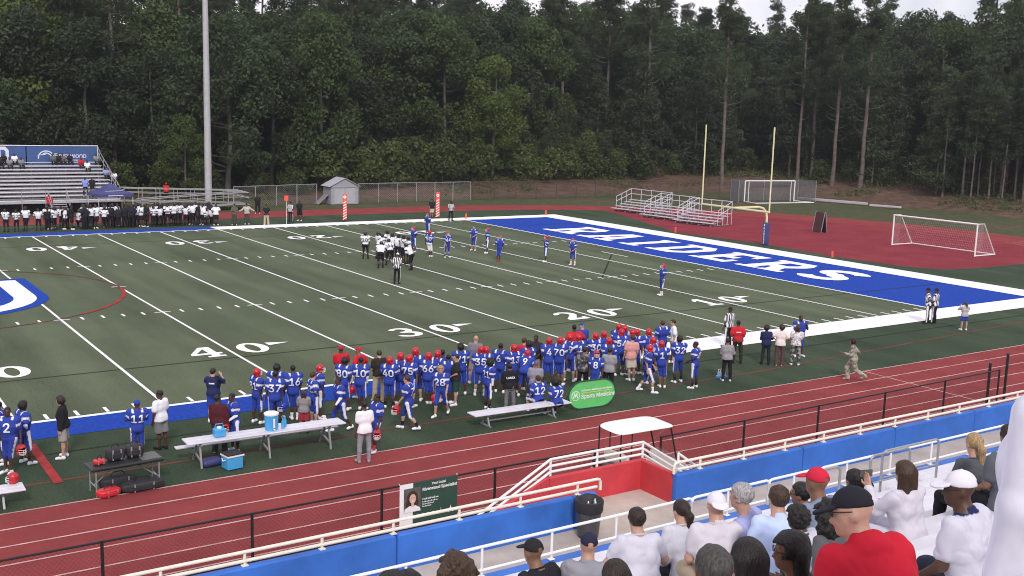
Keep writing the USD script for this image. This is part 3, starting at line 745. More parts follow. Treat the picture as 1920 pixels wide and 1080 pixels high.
# pylons and yard markers
for (x, y), lab in zip(((10.1, 50.5), (.7, 49.9), (12.0, 34.0), (12.0, 17.1)), ('orange pylon at the far back corner of the end zone', 'orange pylon at the far end of the goal line', 'orange pylon on the end line near the small bleachers', 'orange pylon on the end line before the near goal')):
    t = thing('pylon', lab, 'pylon', (x, y, .01), group='orange end zone pylons')
    MB().box((0, 0, .23), (.12, .12, .46), bev=.015).build('post', 'orange', t.GetPath()); MB().box((0, 0, .03), (.14, .14, .05)).build('foot', 'orange', t.GetPath())
for (x, y), lab in zip(((-10.36, 52.15), (-1.3, 51.64)), ('tall orange and white yard marker left of the shed corner', 'tall orange and white yard marker near the goal line')):
    t = thing('yard_marker', lab, 'marker', (x, y, 0), rotz=-33, group='tall padded yard markers'); P = t.GetPath()
    MB().box((0, 0, 1.18), (.34, .2, 2.3), bev=.04).build('pad', 'orange', P)
    for k in range(7):
        q = MB().box((0, 0, 0), (.42 - .02 * k, .012, .07)); q.xf(trimesh.transformations.rotation_matrix(-.6, (0, 1, 0))[:3, :3], (0, -.105, .18 + k * .235)); q.build('stripe', 'number_white', P)
    q = MB().poly(ell(0, 0, .13, .13).difference(ell(0, 0, .055, .055)), 0, .012); q.xf([[1, 0, 0], [0, 0, -1], [0, 1, 0]], (0, -.1, 2.05)); q.build('roundel', 'number_white', P)

# light pole
t = thing('light_pole', 'tall tapered grey steel floodlight pole right of the far bleachers', 'light pole', (-17.62, 67.0, 0)); P = t.GetPath()
MB().tube([[0, 0, 0], [0, 0, 9], [0, 0, 18], [0, 0, 27]], [.34, .295, .25, .19], 20).build('shaft', 'pole_grey', P, smooth=60)
MB().lathe([(.75, -.1), (.75, .22), (.7, .28), (.4, .28)], n=20).build('footing', 'concrete', P, smooth=40)
for z in (24.8, 26.2):
    MB().box((0, -.3, z), (4.2, .16, .16)).build('cross_arm', 'galvanised', P)
    for k in range(5): MB().tube([[-1.8 + k * .9, -.5, z], [-1.8 + k * .9, -.95, z - .25]], [.12, .3], 12).build('lamp_head', 'galvanised', P)

# shed
t = thing('storage_shed', 'small grey gabled storage shed against the far fence', 'shed', (-3.5, 67.6, 0), rotz=0); P = t.GetPath()
MB().box((-.15, 0, .85), (3.0, 2.0, 1.7)).build('wall', 'shed_grey', P)
q = trimesh.creation.extrude_polygon(Polygon([(-1.65, 1.7), (1.35, 1.7), (1.2, 1.85), (-.15, 2.55), (-1.5, 1.85)]), 1.96, engine='earcut')
MB().add(np.array(q.vertices)[:, [0, 2, 1]] + [0, -.98, 0], q.faces[:, ::-1]).build('gable', 'shed_grey', P)
for s in (-1, 1):
    MB().bar((-.15 + s * .86, -1.05, 2.165), (-.15 + s * .86, 1.05, 2.165), 1.85, .05).xf(np.eye(3)).build('roof_eave', 'shed_roof', P) if 0 else None
    a, b = np.array([-.15, 0, 2.62]), np.array([-.15 + s * 1.72, 0, 1.76]); d = b - a; nrm = np.array([-d[2] * s, 0, d[0] * s]); nrm /= np.linalg.norm(nrm); nrm *= np.sign(nrm[2])
    pts = [p + [0, yy, 0] + nrm * k for yy in (-1.1, 1.1) for p in (a, b) for k in (0, .05)]
    MB().add(pts, [[0, 1, 3, 2], [4, 6, 7, 5], [0, 4, 5, 1], [2, 3, 7, 6], [1, 5, 7, 3], [0, 2, 6, 4]]).build('roof', 'shed_roof', P)
for s in (-1, 1): MB().box((-.15 + s * .6, -1.02, .82), (1.1, .04, 1.55), bev=.01).build('door', 'shed_roof', P)
MB().box((-.15, -1.03, 1.72), (3.04, .05, .07)).build('trim', 'galvanised', P)
MB().bar((-2.9, -.2, .02), (-1.8, -.2, 1.0), .9, .06).build('ramp', 'galvanised', P)

# ------------------------------------------------------------------ far bleachers
fb = thing('far_bleacher', 'aluminium visitor bleachers with blue back wall across the field', 'bleachers', (-25.9, 66.4, 0)); P = fb.GetPath()
L = 24.0
NR = 10
for k in range(NR):
    y, z = .9 + k * .74, 1.0 + k * .285
    MB().box((-L / 2, y, z + .38), (L, .28, .05)).build('seat_plank', 'aluminium_seat', P)
    MB().box((-L / 2, y - .38, z), (L, .46, .05)).build('foot_plank', 'aluminium_seat', P)
    MB().box((-L / 2, y + .16, z + .10), (L, .02, .12)).build('riser', 'galvanised', P)
yb, zb = .9 + NR * .74, 1.0 + NR * .285
MB().box((-L / 2, -.55, .93), (L, 1.6, .06)).build('front_deck', 'aluminium', P)
MB().box((-L / 2, -.2, .45), (L, .05, .86)).build('skirt', 'dark_skirt', P)
for x0, x1 in ((-6.35, 0), (-12.7, -6.4), (-L, -12.75)):
    MB().box(((x0 + x1) / 2, yb - .15, (zb - .55 + 5.42) / 2), (x1 - x0 - .05, .06, 5.42 - zb + .55)).build('wall_panel', 'blue_wall', P)
MB().tube([[-L, yb - .2, 5.47], [0, yb - .2, 5.47]], .05, 8).build('top_rail', 'aluminium_seat', P)
MB().tube([[0, yb - .2, .0], [0, yb - .2, 5.47]], .05, 8).build('corner_post', 'aluminium_seat', P)
for dz in (0, -.5): MB().tube([[.02, yb - .2, 5.4 + dz], [.02, yb - 1.3, 4.8 + dz], [.02, .3, 2.15 + dz]], .035, 8).build('side_rail', 'galvanised', P)
for k in range(6): MB().tube([[.02, .4 + k * 1.4, .1], [.02, .4 + k * 1.4, 2.2 + k * .52]], .03, 6).build('side_post', 'galvanised', P)
for k in range(9):
    MB().tube([[-k * 3.0, yb - .3, 0], [-k * 3.0, yb - .3, zb]], .05, 6).build('support', 'galvanised', P)
for z in (2.0, 1.5):
    MB().tube([[-L, -1.3, z], [-6.4, -1.3, z]], .03, 6).build('guard_rail', 'galvanised', P); MB().tube([[-4.9, -1.3, z], [0, -1.3, z]], .03, 6).build('guard_rail', 'galvanised', P)
for x in list(np.arange(-18, -6, 1.9)) + [-6.4, -4.9, -3.2, -1.6, 0]: MB().tube([[x, -1.3, .0], [x, -1.3, 2.0]], .03, 6).build('guard_post', 'galvanised', P)
for i in range(5):
    MB().box((-5.65, -1.5 - i * .3, .8 - i * .17), (1.4, .3, .05)).build('stair_tread', 'aluminium', P)
for x in (-6.4, -4.9):
    for z in (2.0, 1.5): MB().tube([[x, -1.3, z], [x, -2.9, z - .9]], .03, 6).build('stair_rail', 'galvanised', P)
    MB().tube([[x, -2.9, 0], [x, -2.9, 1.1]], .03, 6).build('stair_post', 'galvanised', P)
# letters on the blue back wall
yw_ = yb - .15 - .035


def wall_text(txt, h, x, z, parent, mat='lavender_white', y=yw_, bold=True):
    tm = meshkit.text_mesh(txt, h, .008, bold); v = np.array(tm.vertices)
    put('letters', np.stack([x + v[:, 0], y - v[:, 2], z + v[:, 1]], 1), np.array(tm.faces), mat, parent)


g = block('D', 1.15, 1.45, .3)
q = MB().poly(g, 0, .01); q.xf([[1, 0, 0], [0, 0, -1], [0, 1, 0]], (-9.0, yw_, 3.9)); q.build('letter_d', 'lavender_white', P)
wall_text('R', .42, -3.95, 4.32, P); wall_text('IVERWOOD', .33, -3.58, 4.32, P); wall_text('INTERNATIONAL', .14, -3.2, 4.02, P)
for rr_, a0, a1 in ((.62, 10, 185), (.42, -10, 120)):
    q = MB().poly(LineString(arc(-4.65, 0, rr_ * 1.1, rr_, a0, a1, 24)).buffer(.05), 0, .01); q.xf([[1, 0, 0], [0, 0, -1], [0, 1, 0]], (0, yw_, 4.35)); q.build('emblem_arc', 'lavender_white', P)
q = MB().poly(Polygon([(-5.5, .22), (-4.7, .36), (-4.7, .25)]), 0, .01); q.xf([[1, 0, 0], [0, 0, -1], [0, 1, 0]], (0, yw_, 4.35)); q.build('emblem_plume', 'lavender_white', P)

# access ramp to the far bleachers
t = thing('access_ramp', 'long zigzag access ramp with grey rails right of the far bleachers', 'ramp', (-25.8, 66.2, 0)); P = t.GetPath()
MB().bar((0, 0, .92), (9.6, 0, .55), 1.3, .06).build('deck', 'galvanised', P)
MB().bar((1.0, -1.7, .05), (9.6, -1.7, .5), 1.3, .06).build('deck', 'galvanised', P)
MB().box((10.3, -.85, .5), (1.5, 3.1, .06)).build('landing', 'galvanised', P)
for y in (-.65, .65):
    for dz, r in ((1.15, .04), (.75, .026)): MB().tube([[0, y, .92 + dz], [9.6, y, .55 + dz], [11, y, .5 + dz]], r, 7).build('rail', 'galvanised', P)
    for x in np.arange(0, 11.1, 1.6): MB().tube([[x, y, 0], [x, y, .92 - .038 * x + 1.15]], .03, 6).build('post', 'galvanised', P)
for y in (-1.05, -2.35):
    for dz, r in ((1.1, .04), (.7, .026)): MB().tube([[1.0, y, .05 + dz], [9.6, y, .5 + dz], [11, y, .5 + dz]], r, 7).build('rail', 'galvanised', P)
    for x in np.arange(1, 11.1, 1.7): MB().tube([[x, y, 0], [x, y, .05 + .05 * (x - 1) + 1.1]], .03, 6).build('post', 'galvanised', P)
for z in (1.6, 1.1): MB().tube([[11, -2.35, z], [11, .65, z]], .035, 7).build('rail', 'aluminium_seat', P)

# navy canopy
t = thing('canopy_tent', 'navy pop-up canopy in front of the far bleachers', 'tent', (-27.7, 62.6, 0), rotz=4); P = t.GetPath()
k = 1.5; zt, ze = 2.75, 1.92
v = [[-k, -k, ze], [k, -k, ze], [k, k, ze], [-k, k, ze], [-.25, -.25, zt - .12], [.25, -.25, zt - .12], [.25, .25, zt - .12], [-.25, .25, zt - .12], [0, 0, zt + .05]] + [[a * (k + .01), b * (k + .01), ze - .26] for a, b in ((-1, -1), (1, -1), (1, 1), (-1, 1))]
mid = [[-.85, -.85, 2.18], [.85, -.85, 2.18], [.85, .85, 2.18], [-.85, .85, 2.18]]; v += mid
f = []
for i in range(4):
    j = (i + 1) % 4; f += [[i, j, 13 + j], [i, 13 + j, 13 + i], [13 + i, 13 + j, 4 + j], [13 + i, 4 + j, 4 + i], [4 + i, 4 + j, 8], [9 + i, 9 + j, j], [9 + i, j, i]]
MB().add(v, f).build('canopy', 'tent_navy', P)
for s in (-.35, .35): MB().box((s * 0, -k - .014, ze - .13), (1.3, .006, .05)).build('print', 'number_white', P) if s < 0 else None
MB().bar((-.75, -1.02, 2.155), (.75, -1.02, 2.155), .05, .02).build('print', 'number_white', P)
for a in (-1, 1):
    for b in (-1, 1): MB().tube([[a * (k - .05), b * (k - .05), 0], [a * (k - .05), b * (k - .05), ze]], .025, 6).build('leg', 'aluminium_seat', P)

# ------------------------------------------------------------------ near sideline furniture
t = thing('team_bench', 'long white bench with footrest carrying blue water coolers', 'bench', (-40.2, -6.62, 0), rotz=-1.5); P = t.GetPath()
for y in (-.16, .16): MB().box((0, y, .73), (4.65, .3, .045), bev=.012).build('seat_plank', 'aluminium_seat', P)
MB().box((0.0, .62, .40), (4.85, .24, .04), bev=.01).build('foot_plank', 'aluminium_seat', P)
for x in (-1.95, 0, 1.85):
    MB().bar((x, -.28, 0), (x, -.1, .70), .05).build('leg', 'galvanised', P); MB().bar((x, .55, 0), (x, .1, .70), .05).build('leg', 'galvanised', P)
    MB().bar((x, -.3, .66), (x, .3, .66), .05).build('cross_bar', 'galvanised', P); MB().bar((x, -.25, .18), (x, .7, .36), .04).build('brace', 'galvanised', P)
t = thing('team_bench', 'white bench with two seated players beside the green oval banner', 'bench', (-31.75, -7.1, 0), rotz=-1.5); P = t.GetPath()
for y in (-.14, .14): MB().box((0, y, .43), (3.7, .27, .045), bev=.012).build('seat_plank', 'aluminium_seat', P)
for x in (-1.3, 1.2):
    MB().bar((x, -.22, 0), (x, -.05, .40), .05).build('leg', 'galvanised', P); MB().bar((x, .22, 0), (x, .05, .40), .05).build('leg', 'galvanised', P); MB().bar((x, -.3, .02), (x, .3, .02), .05).build('foot', 'galvanised', P)
MB().bar((-1.3, 0, .16), (1.2, 0, .16), .035).build('brace', 'galvanised', P)
t = thing('team_bench', 'white bench end with a red helmet at the left edge', 'bench', (-48.6, -7.25, 0), rotz=-1); P = t.GetPath()
for y in (-.16, .16): MB().box((0, y, .43), (3.7, .3, .045), bev=.012).build('seat_plank', 'aluminium_seat', P)
for x in (-1.3, 1.35):
    MB().bar((x, -.25, 0), (x, -.05, .40), .05).build('leg', 'galvanised', P); MB().bar((x, .25, 0), (x, .05, .40), .05).build('leg', 'galvanised', P)


def water_cooler(label, x, y, z, r, h):
    t = thing('water_cooler', label, 'water cooler', (x, y, z)); P = t.GetPath()
    MB().lathe([(0, 0), (r * .86, 0), (r * .9, .02), (r, h * .8), (r, h * .86)], n=20).build('tank', 'cooler_blue', P, smooth=40)
    MB().lathe([(r * 1.05, h * .86), (r * 1.06, h * .95), (r * .8, h), (0, h)], n=20).build('lid', 'white_plastic', P, smooth=40)
    MB().box((0, -r - .01, h * .45), (.05, .02, h * .5)).build('gauge', 'white_plastic', P); MB().tube([[0, -r, .06], [0, -r - .07, .05]], .02, 8).build('tap', 'white_plastic', P)


water_cooler('round light blue drinks cooler with white lid on the long bench', -40.05, -6.62, .755, .2, .52)
t = thing('water_jug', 'small light blue jug with handle on the long bench end', 'water jug', (-41.55, -6.55, .755)); P = t.GetPath()
MB().box((0, 0, .12), (.3, .26, .24), bev=.03).build('jug', 'cooler_blue', P, smooth=40); MB().tube([[-.13, 0, .22], [-.1, 0, .36], [.1, 0, .36], [.13, 0, .22]], .015, 6).build('handle', 'cooler_blue', P); MB().lathe([(.07, .24), (.07, .28), (0, .29)], n=12).build('cap', 'white_plastic', P)
for i, (x, c) in enumerate(((-39.72, 'cooler_blue'), (-39.62, 'cooler_blue'))):
    t = thing('drink_bottle', ('light blue drink bottle right beside the round cooler', 'light blue drink bottle, second to the right of the round cooler')[i], 'bottle', (x, -6.66 + i * .1, .755))
    MB().lathe([(0, 0), (.045, 0), (.047, .2), (.02, .25), (.02, .3), (0, .3)], n=12).build('bottle', c, t.GetPath(), smooth=40)
t = thing('ice_chest', 'light blue ice chest with dark lid on the grass before the bench', 'ice chest', (-41.42, -7.22, 0), rotz=8); P = t.GetPath()
q = MB().box((0, 0, .2), (.46, .40, .38), bev=.03); q.build('chest', 'cooler_blue', P, smooth=40); MB().box((0, 0, .40), (.5, .44, .04)).build('rim', 'white_plastic', P); MB().box((0, 0, .44), (.48, .42, .06), bev=.02).build('lid', 'dark_skirt', P); MB().tube([[-.26, -.1, .3], [-.28, 0, .26], [-.26, .1, .3]], .015, 6).build('handle', 'white_plastic', P)
t = thing('duffel_bag', 'dark navy bag lying under the long bench beside the ice chest', 'bag', (-41.85, -6.75, 0), rotz=5); MB().box((0, 0, .12), (.55, .3, .24), bev=.07).build('bag', 'tent_navy', t.GetPath(), smooth=60)

t = thing('training_table', 'black padded folding table with medical bags on the sideline', 'table', (-44.35, -7.42, 0), rotz=3); P = t.GetPath()
MB().box((0, 0, .72), (1.85, .7, .09), bev=.03).build('table_top', 'black_plastic', P, smooth=40); MB().box((.62, .02, .768), (.5, .6, .01)).build('towel', 'photo_grey', P)
for x in (-.8, .8):
    for y in (-.28, .28): MB().tube([[x, y, 0], [x, y, .68]], .02, 7).build('leg', 'galvanised', P)
    MB().tube([[x, -.28, .25], [x, .28, .25]], .015, 6).build('cross_bar', 'galvanised', P); MB().tube([[x, 0, .22], [x * .3, 0, .66]], .015, 6).build('brace', 'galvanised', P)


def bag(label, x, y, z, size, rz, mat='bag_black', trim='galvanised'):
    t = thing('equipment_bag', label, 'bag', (x, y, z), rz); P = t.GetPath(); a, b, c = size
    q = trimesh.creation.icosphere(3); v = np.array(q.vertices); v = np.sign(v) * np.abs(v) ** .55; v *= np.array(size) / 2 / np.abs(v).max(0)
    v += .05 * min(size) * (meshkit.fbm(v * 9, 3, int(x * 10)) - .5)[:, None] * v / np.linalg.norm(v, axis=1, keepdims=True); v[:, 2] += c / 2
    put('shell', v, np.array(q.faces), mat, P, smooth=True)
    for s in (-.22, .22): MB().box((s * a, -b * .5 - .004, c * .5), (.035, .012, c * .8)).build('strap', trim, P)
    MB().box((0, -b * .5 - .002, c * .42), (a * .5, .02, c * .4), bev=.008).build('pocket', mat, P)
    MB().tube([[-.2 * a, 0, c * .97], [-.12 * a, 0, c + .09], [.12 * a, 0, c + .09], [.2 * a, 0, c * .97]], .014, 6).build('handle', 'black_plastic', P)
    return t


bag('black medical bag with pale trim, left of the two on the padded table', -44.55, -7.3, .77, (.48, .32, .34), 5)
bag('black medical bag with pale trim, right of the two on the padded table', -44.05, -7.25, .77, (.46, .32, .34), -4)
bag('small red pouch beside the black bags on the padded table', -44.98, -7.45, .77, (.3, .22, .13), 10, 'red_plastic')
bag('black bag on the ground under the left half of the padded table', -44.5, -7.3, .02, (.95, .4, .34), 6)
bag('red duffel lying in front of the padded table', -44.85, -7.75, .0, (.6, .4, .2), 20, 'red_plastic')
bag('long black duffel lying on the turf in front of the padded table', -44.0, -7.72, .0, (1.1, .42, .26), 2)

# green pop-up banner
t = thing('popup_banner', 'bright green oval pop-up banner lettered Sports Medicine at the bench end', 'banner', (-28.75, -7.02, 0), rotz=-3); P = t.GetPath()
ov = unary_union([ell(-.42, .51, .56, .5), ell(.42, .51, .56, .5), sbox(-.42, .01, .42, 1.01)])
for nm, g, y0, mt in (('frame', ov.difference(ov.buffer(-.035)), -.025, 'poster_green'), ('sheet', ov.buffer(-.03), -.015, 'banner_green')):
    q = MB().poly(g, 0, .03 if nm == 'frame' else .012); q.xf([[1, 0, 0], [0, 0, -1], [0, 1, 0]], (0, y0 + .03, 0)); q.build(nm, mt, P)
q = MB().poly(ov.buffer(-.03), 0, .012); q.xf([[1, 0, 0], [0, math.cos(1.1), -math.sin(1.1) * 1], [0, .62, 0]], (0, .62, 0)); 
MB().tube([[-.7, .02, .9], [-.75, .45, .3], [-.7, .6, 0]], .012, 6).build('brace', 'black_metal', P); MB().tube([[.7, .02, .9], [.75, .45, .3], [.7, .6, 0]], .012, 6).build('brace', 'black_metal', P)


def flat(name, g, mat, y, parent, th=.004, x=0, z=0):
    q = MB().poly(g, 0, th); q.xf([[1, 0, 0], [0, 0, -1], [0, 1, 0]], (x, y, z)); return q.build(name, mat, parent)


flat('logo_disc', ell(-.68, .5, .17, .17), 'white_plastic', -.004, P); flat('logo_ring', ell(-.68, .5, .145, .145).difference(unary_union([stroke([(-.77, .42), (-.72, .58), (-.68, .48), (-.64, .58), (-.59, .42)], .04)])), 'banner_green', -.009, P)
flat('yellow_rule', sbox(-.46, .565, .84, .585), 'banner_yellow', -.004, P)
wall_text('Children\'s Healthcare of Atlanta', .062, -.46, .63, P, 'white_plastic', -.005); wall_text('Sports Medicine', .135, -.46, .38, P, 'white_plastic', -.005)

# sponsor banner on the low fence
t = thing('fence_banner', 'green sponsor banner with a portrait photo tied to the low black fence', 'banner', (-38.95, -13.86, .3), rotz=0); P = t.GetPath()
MB().box((0, 0, .48), (1.56, .012, .98)).build('sheet', 'poster_green', P); flat('white_strip', sbox(-.79, -.02, -.44, .98), 'white_vinyl', -.008, P)
flat('portrait', sbox(-.68, .28, -.24, .86), 'photo_grey', -.014, P)
flat('portrait_hair', unary_union([ell(-.46, .62, .15, .17), ell(-.54, .46, .09, .16), ell(-.37, .47, .08, .14)]), 'photo_hair', -.019, P)
flat('portrait_blouse', Polygon([(-.68, .28), (-.24, .28), (-.26, .36), (-.38, .43), (-.54, .43), (-.66, .37)]), 'white_vinyl', -.024, P)
flat('portrait_face', unary_union([ell(-.455, .60, .085, .115), sbox(-.49, .41, -.42, .52)]), 'photo_skin', -.029, P)
for xx in (-.49, -.42): flat('portrait_eye', ell(xx, .625, .014, .008), 'photo_hair', -.034, P)
flat('portrait_mouth', ell(-.455, .545, .03, .009), 'white_vinyl', -.034, P)
wall_text('Your Local', .055, .06, .86, P, 'white_vinyl', -.008); wall_text('Riverwood Specialist', .07, -.19, .74, P, 'white_vinyl', -.008)
for s, h, x, z in (('x' * 15, .045, -.18, .52), ('x' * 18, .034, -.18, .455), ('x' * 16, .03, -.18, .40), ('x' * 13, .03, -.18, .345)):
    g = unary_union([sbox(x + i * h * .8, z, x + i * h * .8 + h * (.35 + .4 * ((i * 7 + len(s)) % 3) / 2), z + h * (.55 + .45 * ((i * 5) % 3 == 0))) for i in range(len(s) - 3)])
    flat('small_print', g, 'white_vinyl', -.008, P, .003)
flat('small_print', unary_union([sbox(-.18 + i * .035, .13, -.155 + i * .035, .13 + .03 * (1 + (i % 4 == 0))) for i in range(11)] + [sbox(.32, .1, .328, .24)]), 'white_vinyl', -.008, P, .003)
flat('emblem', unary_union([Polygon([(.52, .08), (.6, .26), (.62, .12)]), Polygon([(.62, .1), (.7, .17), (.66, .08)])]), 'white_vinyl', -.008, P, .003)
for xx in (-.77, .77): MB().tube([[xx, 0, .96], [xx * 1.02, .05, 1.0]], .006, 5).build('tie', 'white_plastic', P)

# golf cart in the gate
t = thing('golf_cart', 'golf cart with white roof parked in the fence gap by the landing', 'golf cart', (-32.85, -14.15, 0), rotz=-2); P = t.GetPath()
q = trimesh.creation.icosphere(4); v = np.array(q.vertices); v = np.sign(v) * np.abs(v) ** np.array([.34, .42, .8]); v /= np.abs(v).max(0); v *= [.93, .56, .055]; v[:, 2] = np.where(v[:, 2] < 0, v[:, 2] * .6, v[:, 2]) - .03 * (v[:, 0] / .93) ** 4
put('roof', v + [0, 0, 1.84], np.array(q.faces), 'white_plastic', P, smooth=True)
for s in (-1, 1):
    MB().tube([[-.86, s * .47, .7], [-.86, s * .47, 1.82]], .02, 8).build('roof_post', 'black_metal', P); MB().tube([[-.5, s * .47, .75], [-.5, s * .47, 1.82]], .016, 8).build('roof_post', 'black_metal', P)
    MB().tube([[1.05, s * .46, .85], [.78, s * .47, 1.82]], .022, 8).build('roof_post', 'black_metal', P)
    for x in (-.75, .85):
        w = tag(xform('wheel', (x, s * .48, .22), 0, 1, P)); o = MB().lathe([(.11, -.08), (.2, -.08), (.22, -.04), (.22, .04), (.2, .08), (.11, .08)], n=18); o.xf([[1, 0, 0], [0, 0, 1], [0, 1, 0]]); o.build('tyre', 'tyre', w.GetPath(), smooth=40)
        o = MB().lathe([(0, -.05), (.11, -.07), (.11, .07), (0, .05)], n=14); o.xf([[1, 0, 0], [0, 0, 1], [0, 1, 0]]); o.build('rim', 'white_plastic', w.GetPath())
MB().box((0, 0, .32), (2.2, 1.02, .12), bev=.03).build('chassis', 'black_plastic', P)
q = trimesh.creation.extrude_polygon(Polygon([(-1.15, .3), (-.25, .3), (-.2, .62), (-.95, .72), (-1.15, .6)]), 1.1, engine='earcut'); MB().add(np.array(q.vertices)[:, [0, 2, 1]] + [0, -.55, 0], q.faces[:, ::-1]).build('rear_body', 'cart_body', P)
q = trimesh.creation.extrude_polygon(Polygon([(.55, .3), (1.3, .3), (1.32, .5), (1.08, .86), (.92, .88), (.75, .45)]), 1.08, engine='earcut'); MB().add(np.array(q.vertices)[:, [0, 2, 1]] + [0, -.54, 0], q.faces[:, ::-1]).build('cowl', 'cart_body', P)
MB().box((-.35, 0, .72), (.5, 1.0, .14), bev=.05).build('seat', 'cart_body', P, smooth=50); MB().box((-.62, 0, 1.0), (.12, 1.0, .42), bev=.05).build('backrest', 'cart_body', P, smooth=50); MB().box((-.95, 0, .85), (.35, .8, .24), bev=.03).build('bag_well', 'black_plastic', P)
a = np.linspace(0, 2 * math.pi, 17); MB().tube(np.stack([.52 + .06 * np.cos(a), .22 + .17 * np.sin(a), .98 + .1 * np.cos(a)], 1), .014, 6).build('steering_wheel', 'black_plastic', P); MB().tube([[.8, .22, .7], [.52, .22, .98]], .018, 6).build('steering_column', 'black_plastic', P)
usdkit.material(stage, LK + 'clear_pane', {'t': ('transparent_bsdf', {'color': (.9, .92, .93)}), 'g': ('glossy_bsdf', {'roughness': .08}), 'm': ('mix_closure', {'fac': .14})}, [('t.BSDF', 'm.closure1'), ('g.BSDF', 'm.closure2')], surface='m.closure')
MB().add([[1.04, -.45, .9], [1.04, .45, .9], [.8, .45, 1.78], [.8, -.45, 1.78]], [[3, 2, 1, 0]]).build('windscreen', 'clear_pane', P)
# ------------------------------------------------------------------ trees
def leaves(rng, C, size, up=.35, out=None, wob=.5, ratio=.62, droop=0.0):
    """One small four-cornered leaf spray at every point of C."""
    n = len(C); nr = rng.normal(size=(n, 3)); nr /= np.linalg.norm(nr, axis=1, keepdims=True)
    nr[:, 2] += up
    if out is not None: nr += out * .7
    nr /= np.linalg.norm(nr, axis=1, keepdims=True)
    a = np.cross(nr, rng.normal(size=(n, 3))); a /= np.maximum(np.linalg.norm(a, axis=1, keepdims=True), 1e-6); b = np.cross(nr, a)
    s = size * rng.uniform(.6, 1.4, n)[:, None]; a = a * s; b = b * s * ratio
    k = nr * s * .18
    V = np.stack([C - a, C - b * rng.uniform(.6, 1.2, (n, 1)) + k, C + a - [0, 0, droop], C + b * rng.uniform(.6, 1.2, (n, 1)) + k], 1).reshape(-1, 3)
    F = np.arange(n * 4).reshape(n, 4)
    return V, F


def clumps(rng, cen, rad, per, flat=.75):
    """Points through the outer part of each clump, with the outward direction."""
    C, O = [], []
    for c, r, n in zip(cen, rad, per):
        d = rng.normal(size=(n, 3)); d /= np.linalg.norm(d, axis=1, keepdims=True)
        q = rng.uniform(.35, 1.0, n) ** .5
        C.append(c + d * (r * q)[:, None] * [1, 1, flat] + rng.normal(size=(n, 3)) * r * .12); O.append(d)
    return np.vstack(C), np.vstack(O)


def trunk_mesh(rng, H, r, limbs, sway=.25):
    mb = MB(); z = np.linspace(0, H, 9); x = np.cumsum(rng.normal(size=9) * sway * .35); y = np.cumsum(rng.normal(size=9) * sway * .35); x -= x[0]; y -= y[0]
    T = np.stack([x, y, z], 1); T[0, 2] = -.4
    mb.tube(T, r * np.array([1.35, .98, .9, .82, .74, .64, .52, .38, .2]), 8)
    for c, rr in limbs:
        zz = c[2] - (.45 if c[2] > 3 else .2) * np.hypot(c[0], c[1]); zz = np.clip(zz, H * .15, H * .96)
        p = np.array([np.interp(zz, z, x), np.interp(zz, z, y), zz]); m = (p + c) / 2 + [0, 0, -.12 * np.linalg.norm(c - p)]
        mb.tube([p, m, c], [rr, rr * .65, rr * .25], 5)
    return mb


def tree_src(name, label, cat, group, trunk, crown, bark, leaf, loc, rz, sc):
    t = thing(name, label, cat, loc, rz, sc, group); trunk.build('trunk', bark, t.GetPath(), smooth=60); put('crown', *crown, leaf, t.GetPath())
    return t


def make_oak(seed, H=16.0, Rc=4.6, low=.16):
    rng = np.random.default_rng(seed); n = 62
    h = rng.uniform(low, .97, n); prof = np.sin(np.clip((h - low + .10) / (1.08 - low), 0, 1) * math.pi) ** .6
    a = rng.uniform(0, 2 * math.pi, n); q = rng.uniform(.55, 1.0, n) * prof * Rc
    cen = np.stack([np.cos(a) * q, np.sin(a) * q, h * H], 1) + rng.normal(size=(n, 3)) * .4
    rad = rng.uniform(.85, 1.75, n)
    C, O = clumps(rng, cen, rad, (rad ** 2 * 112).astype(int))
    i = rng.choice(n, 14, replace=False)
    return trunk_mesh(rng, H * .9, .24, [(cen[k], .09) for k in i], .3), leaves(rng, C, .195, .4, O)


def make_pine(seed, H=26.0):
    rng = np.random.default_rng(seed); n = 66
    h = rng.uniform(.46, 1.0, n); q = rng.uniform(.2, 1.0, n) * (3.6 * (1.06 - h) / .5 + .5).clip(.3, 3.7); a = rng.uniform(0, 2 * math.pi, n)
    cen = np.stack([np.cos(a) * q, np.sin(a) * q, h * H], 1); rad = rng.uniform(.5, 1.15, n)
    C, O = clumps(rng, cen, rad, (rad ** 2 * 130).astype(int), .55)
    ex = [(np.array([math.cos(b) * 1.6, math.sin(b) * 1.6, z * H]), .04) for b, z in zip(rng.uniform(0, 6.28, 5), rng.uniform(.26, .46, 5))]
    return trunk_mesh(rng, H, .26, [(c, .06) for c in cen[:26]] + ex, .22), leaves(rng, C, .24, .5, O, ratio=.30, droop=.05)


def make_young(seed, H=9.0):
    rng = np.random.default_rng(seed); n = 54
    h = rng.uniform(.10, 1.0, n); q = rng.uniform(.35, 1.0, n) * (1.15 - h) * 2.3; a = rng.uniform(0, 2 * math.pi, n)
    cen = np.stack([np.cos(a) * q, np.sin(a) * q, h * H], 1); rad = rng.uniform(.45, .95, n) * (1.25 - h * .55)
    C, O = clumps(rng, cen, rad, (rad ** 2 * 105).astype(int), .7)
    return trunk_mesh(rng, H, .10, [(c, .03) for c in cen[:22]], .12), leaves(rng, C, .24, .6, O, ratio=.3, droop=-.05)


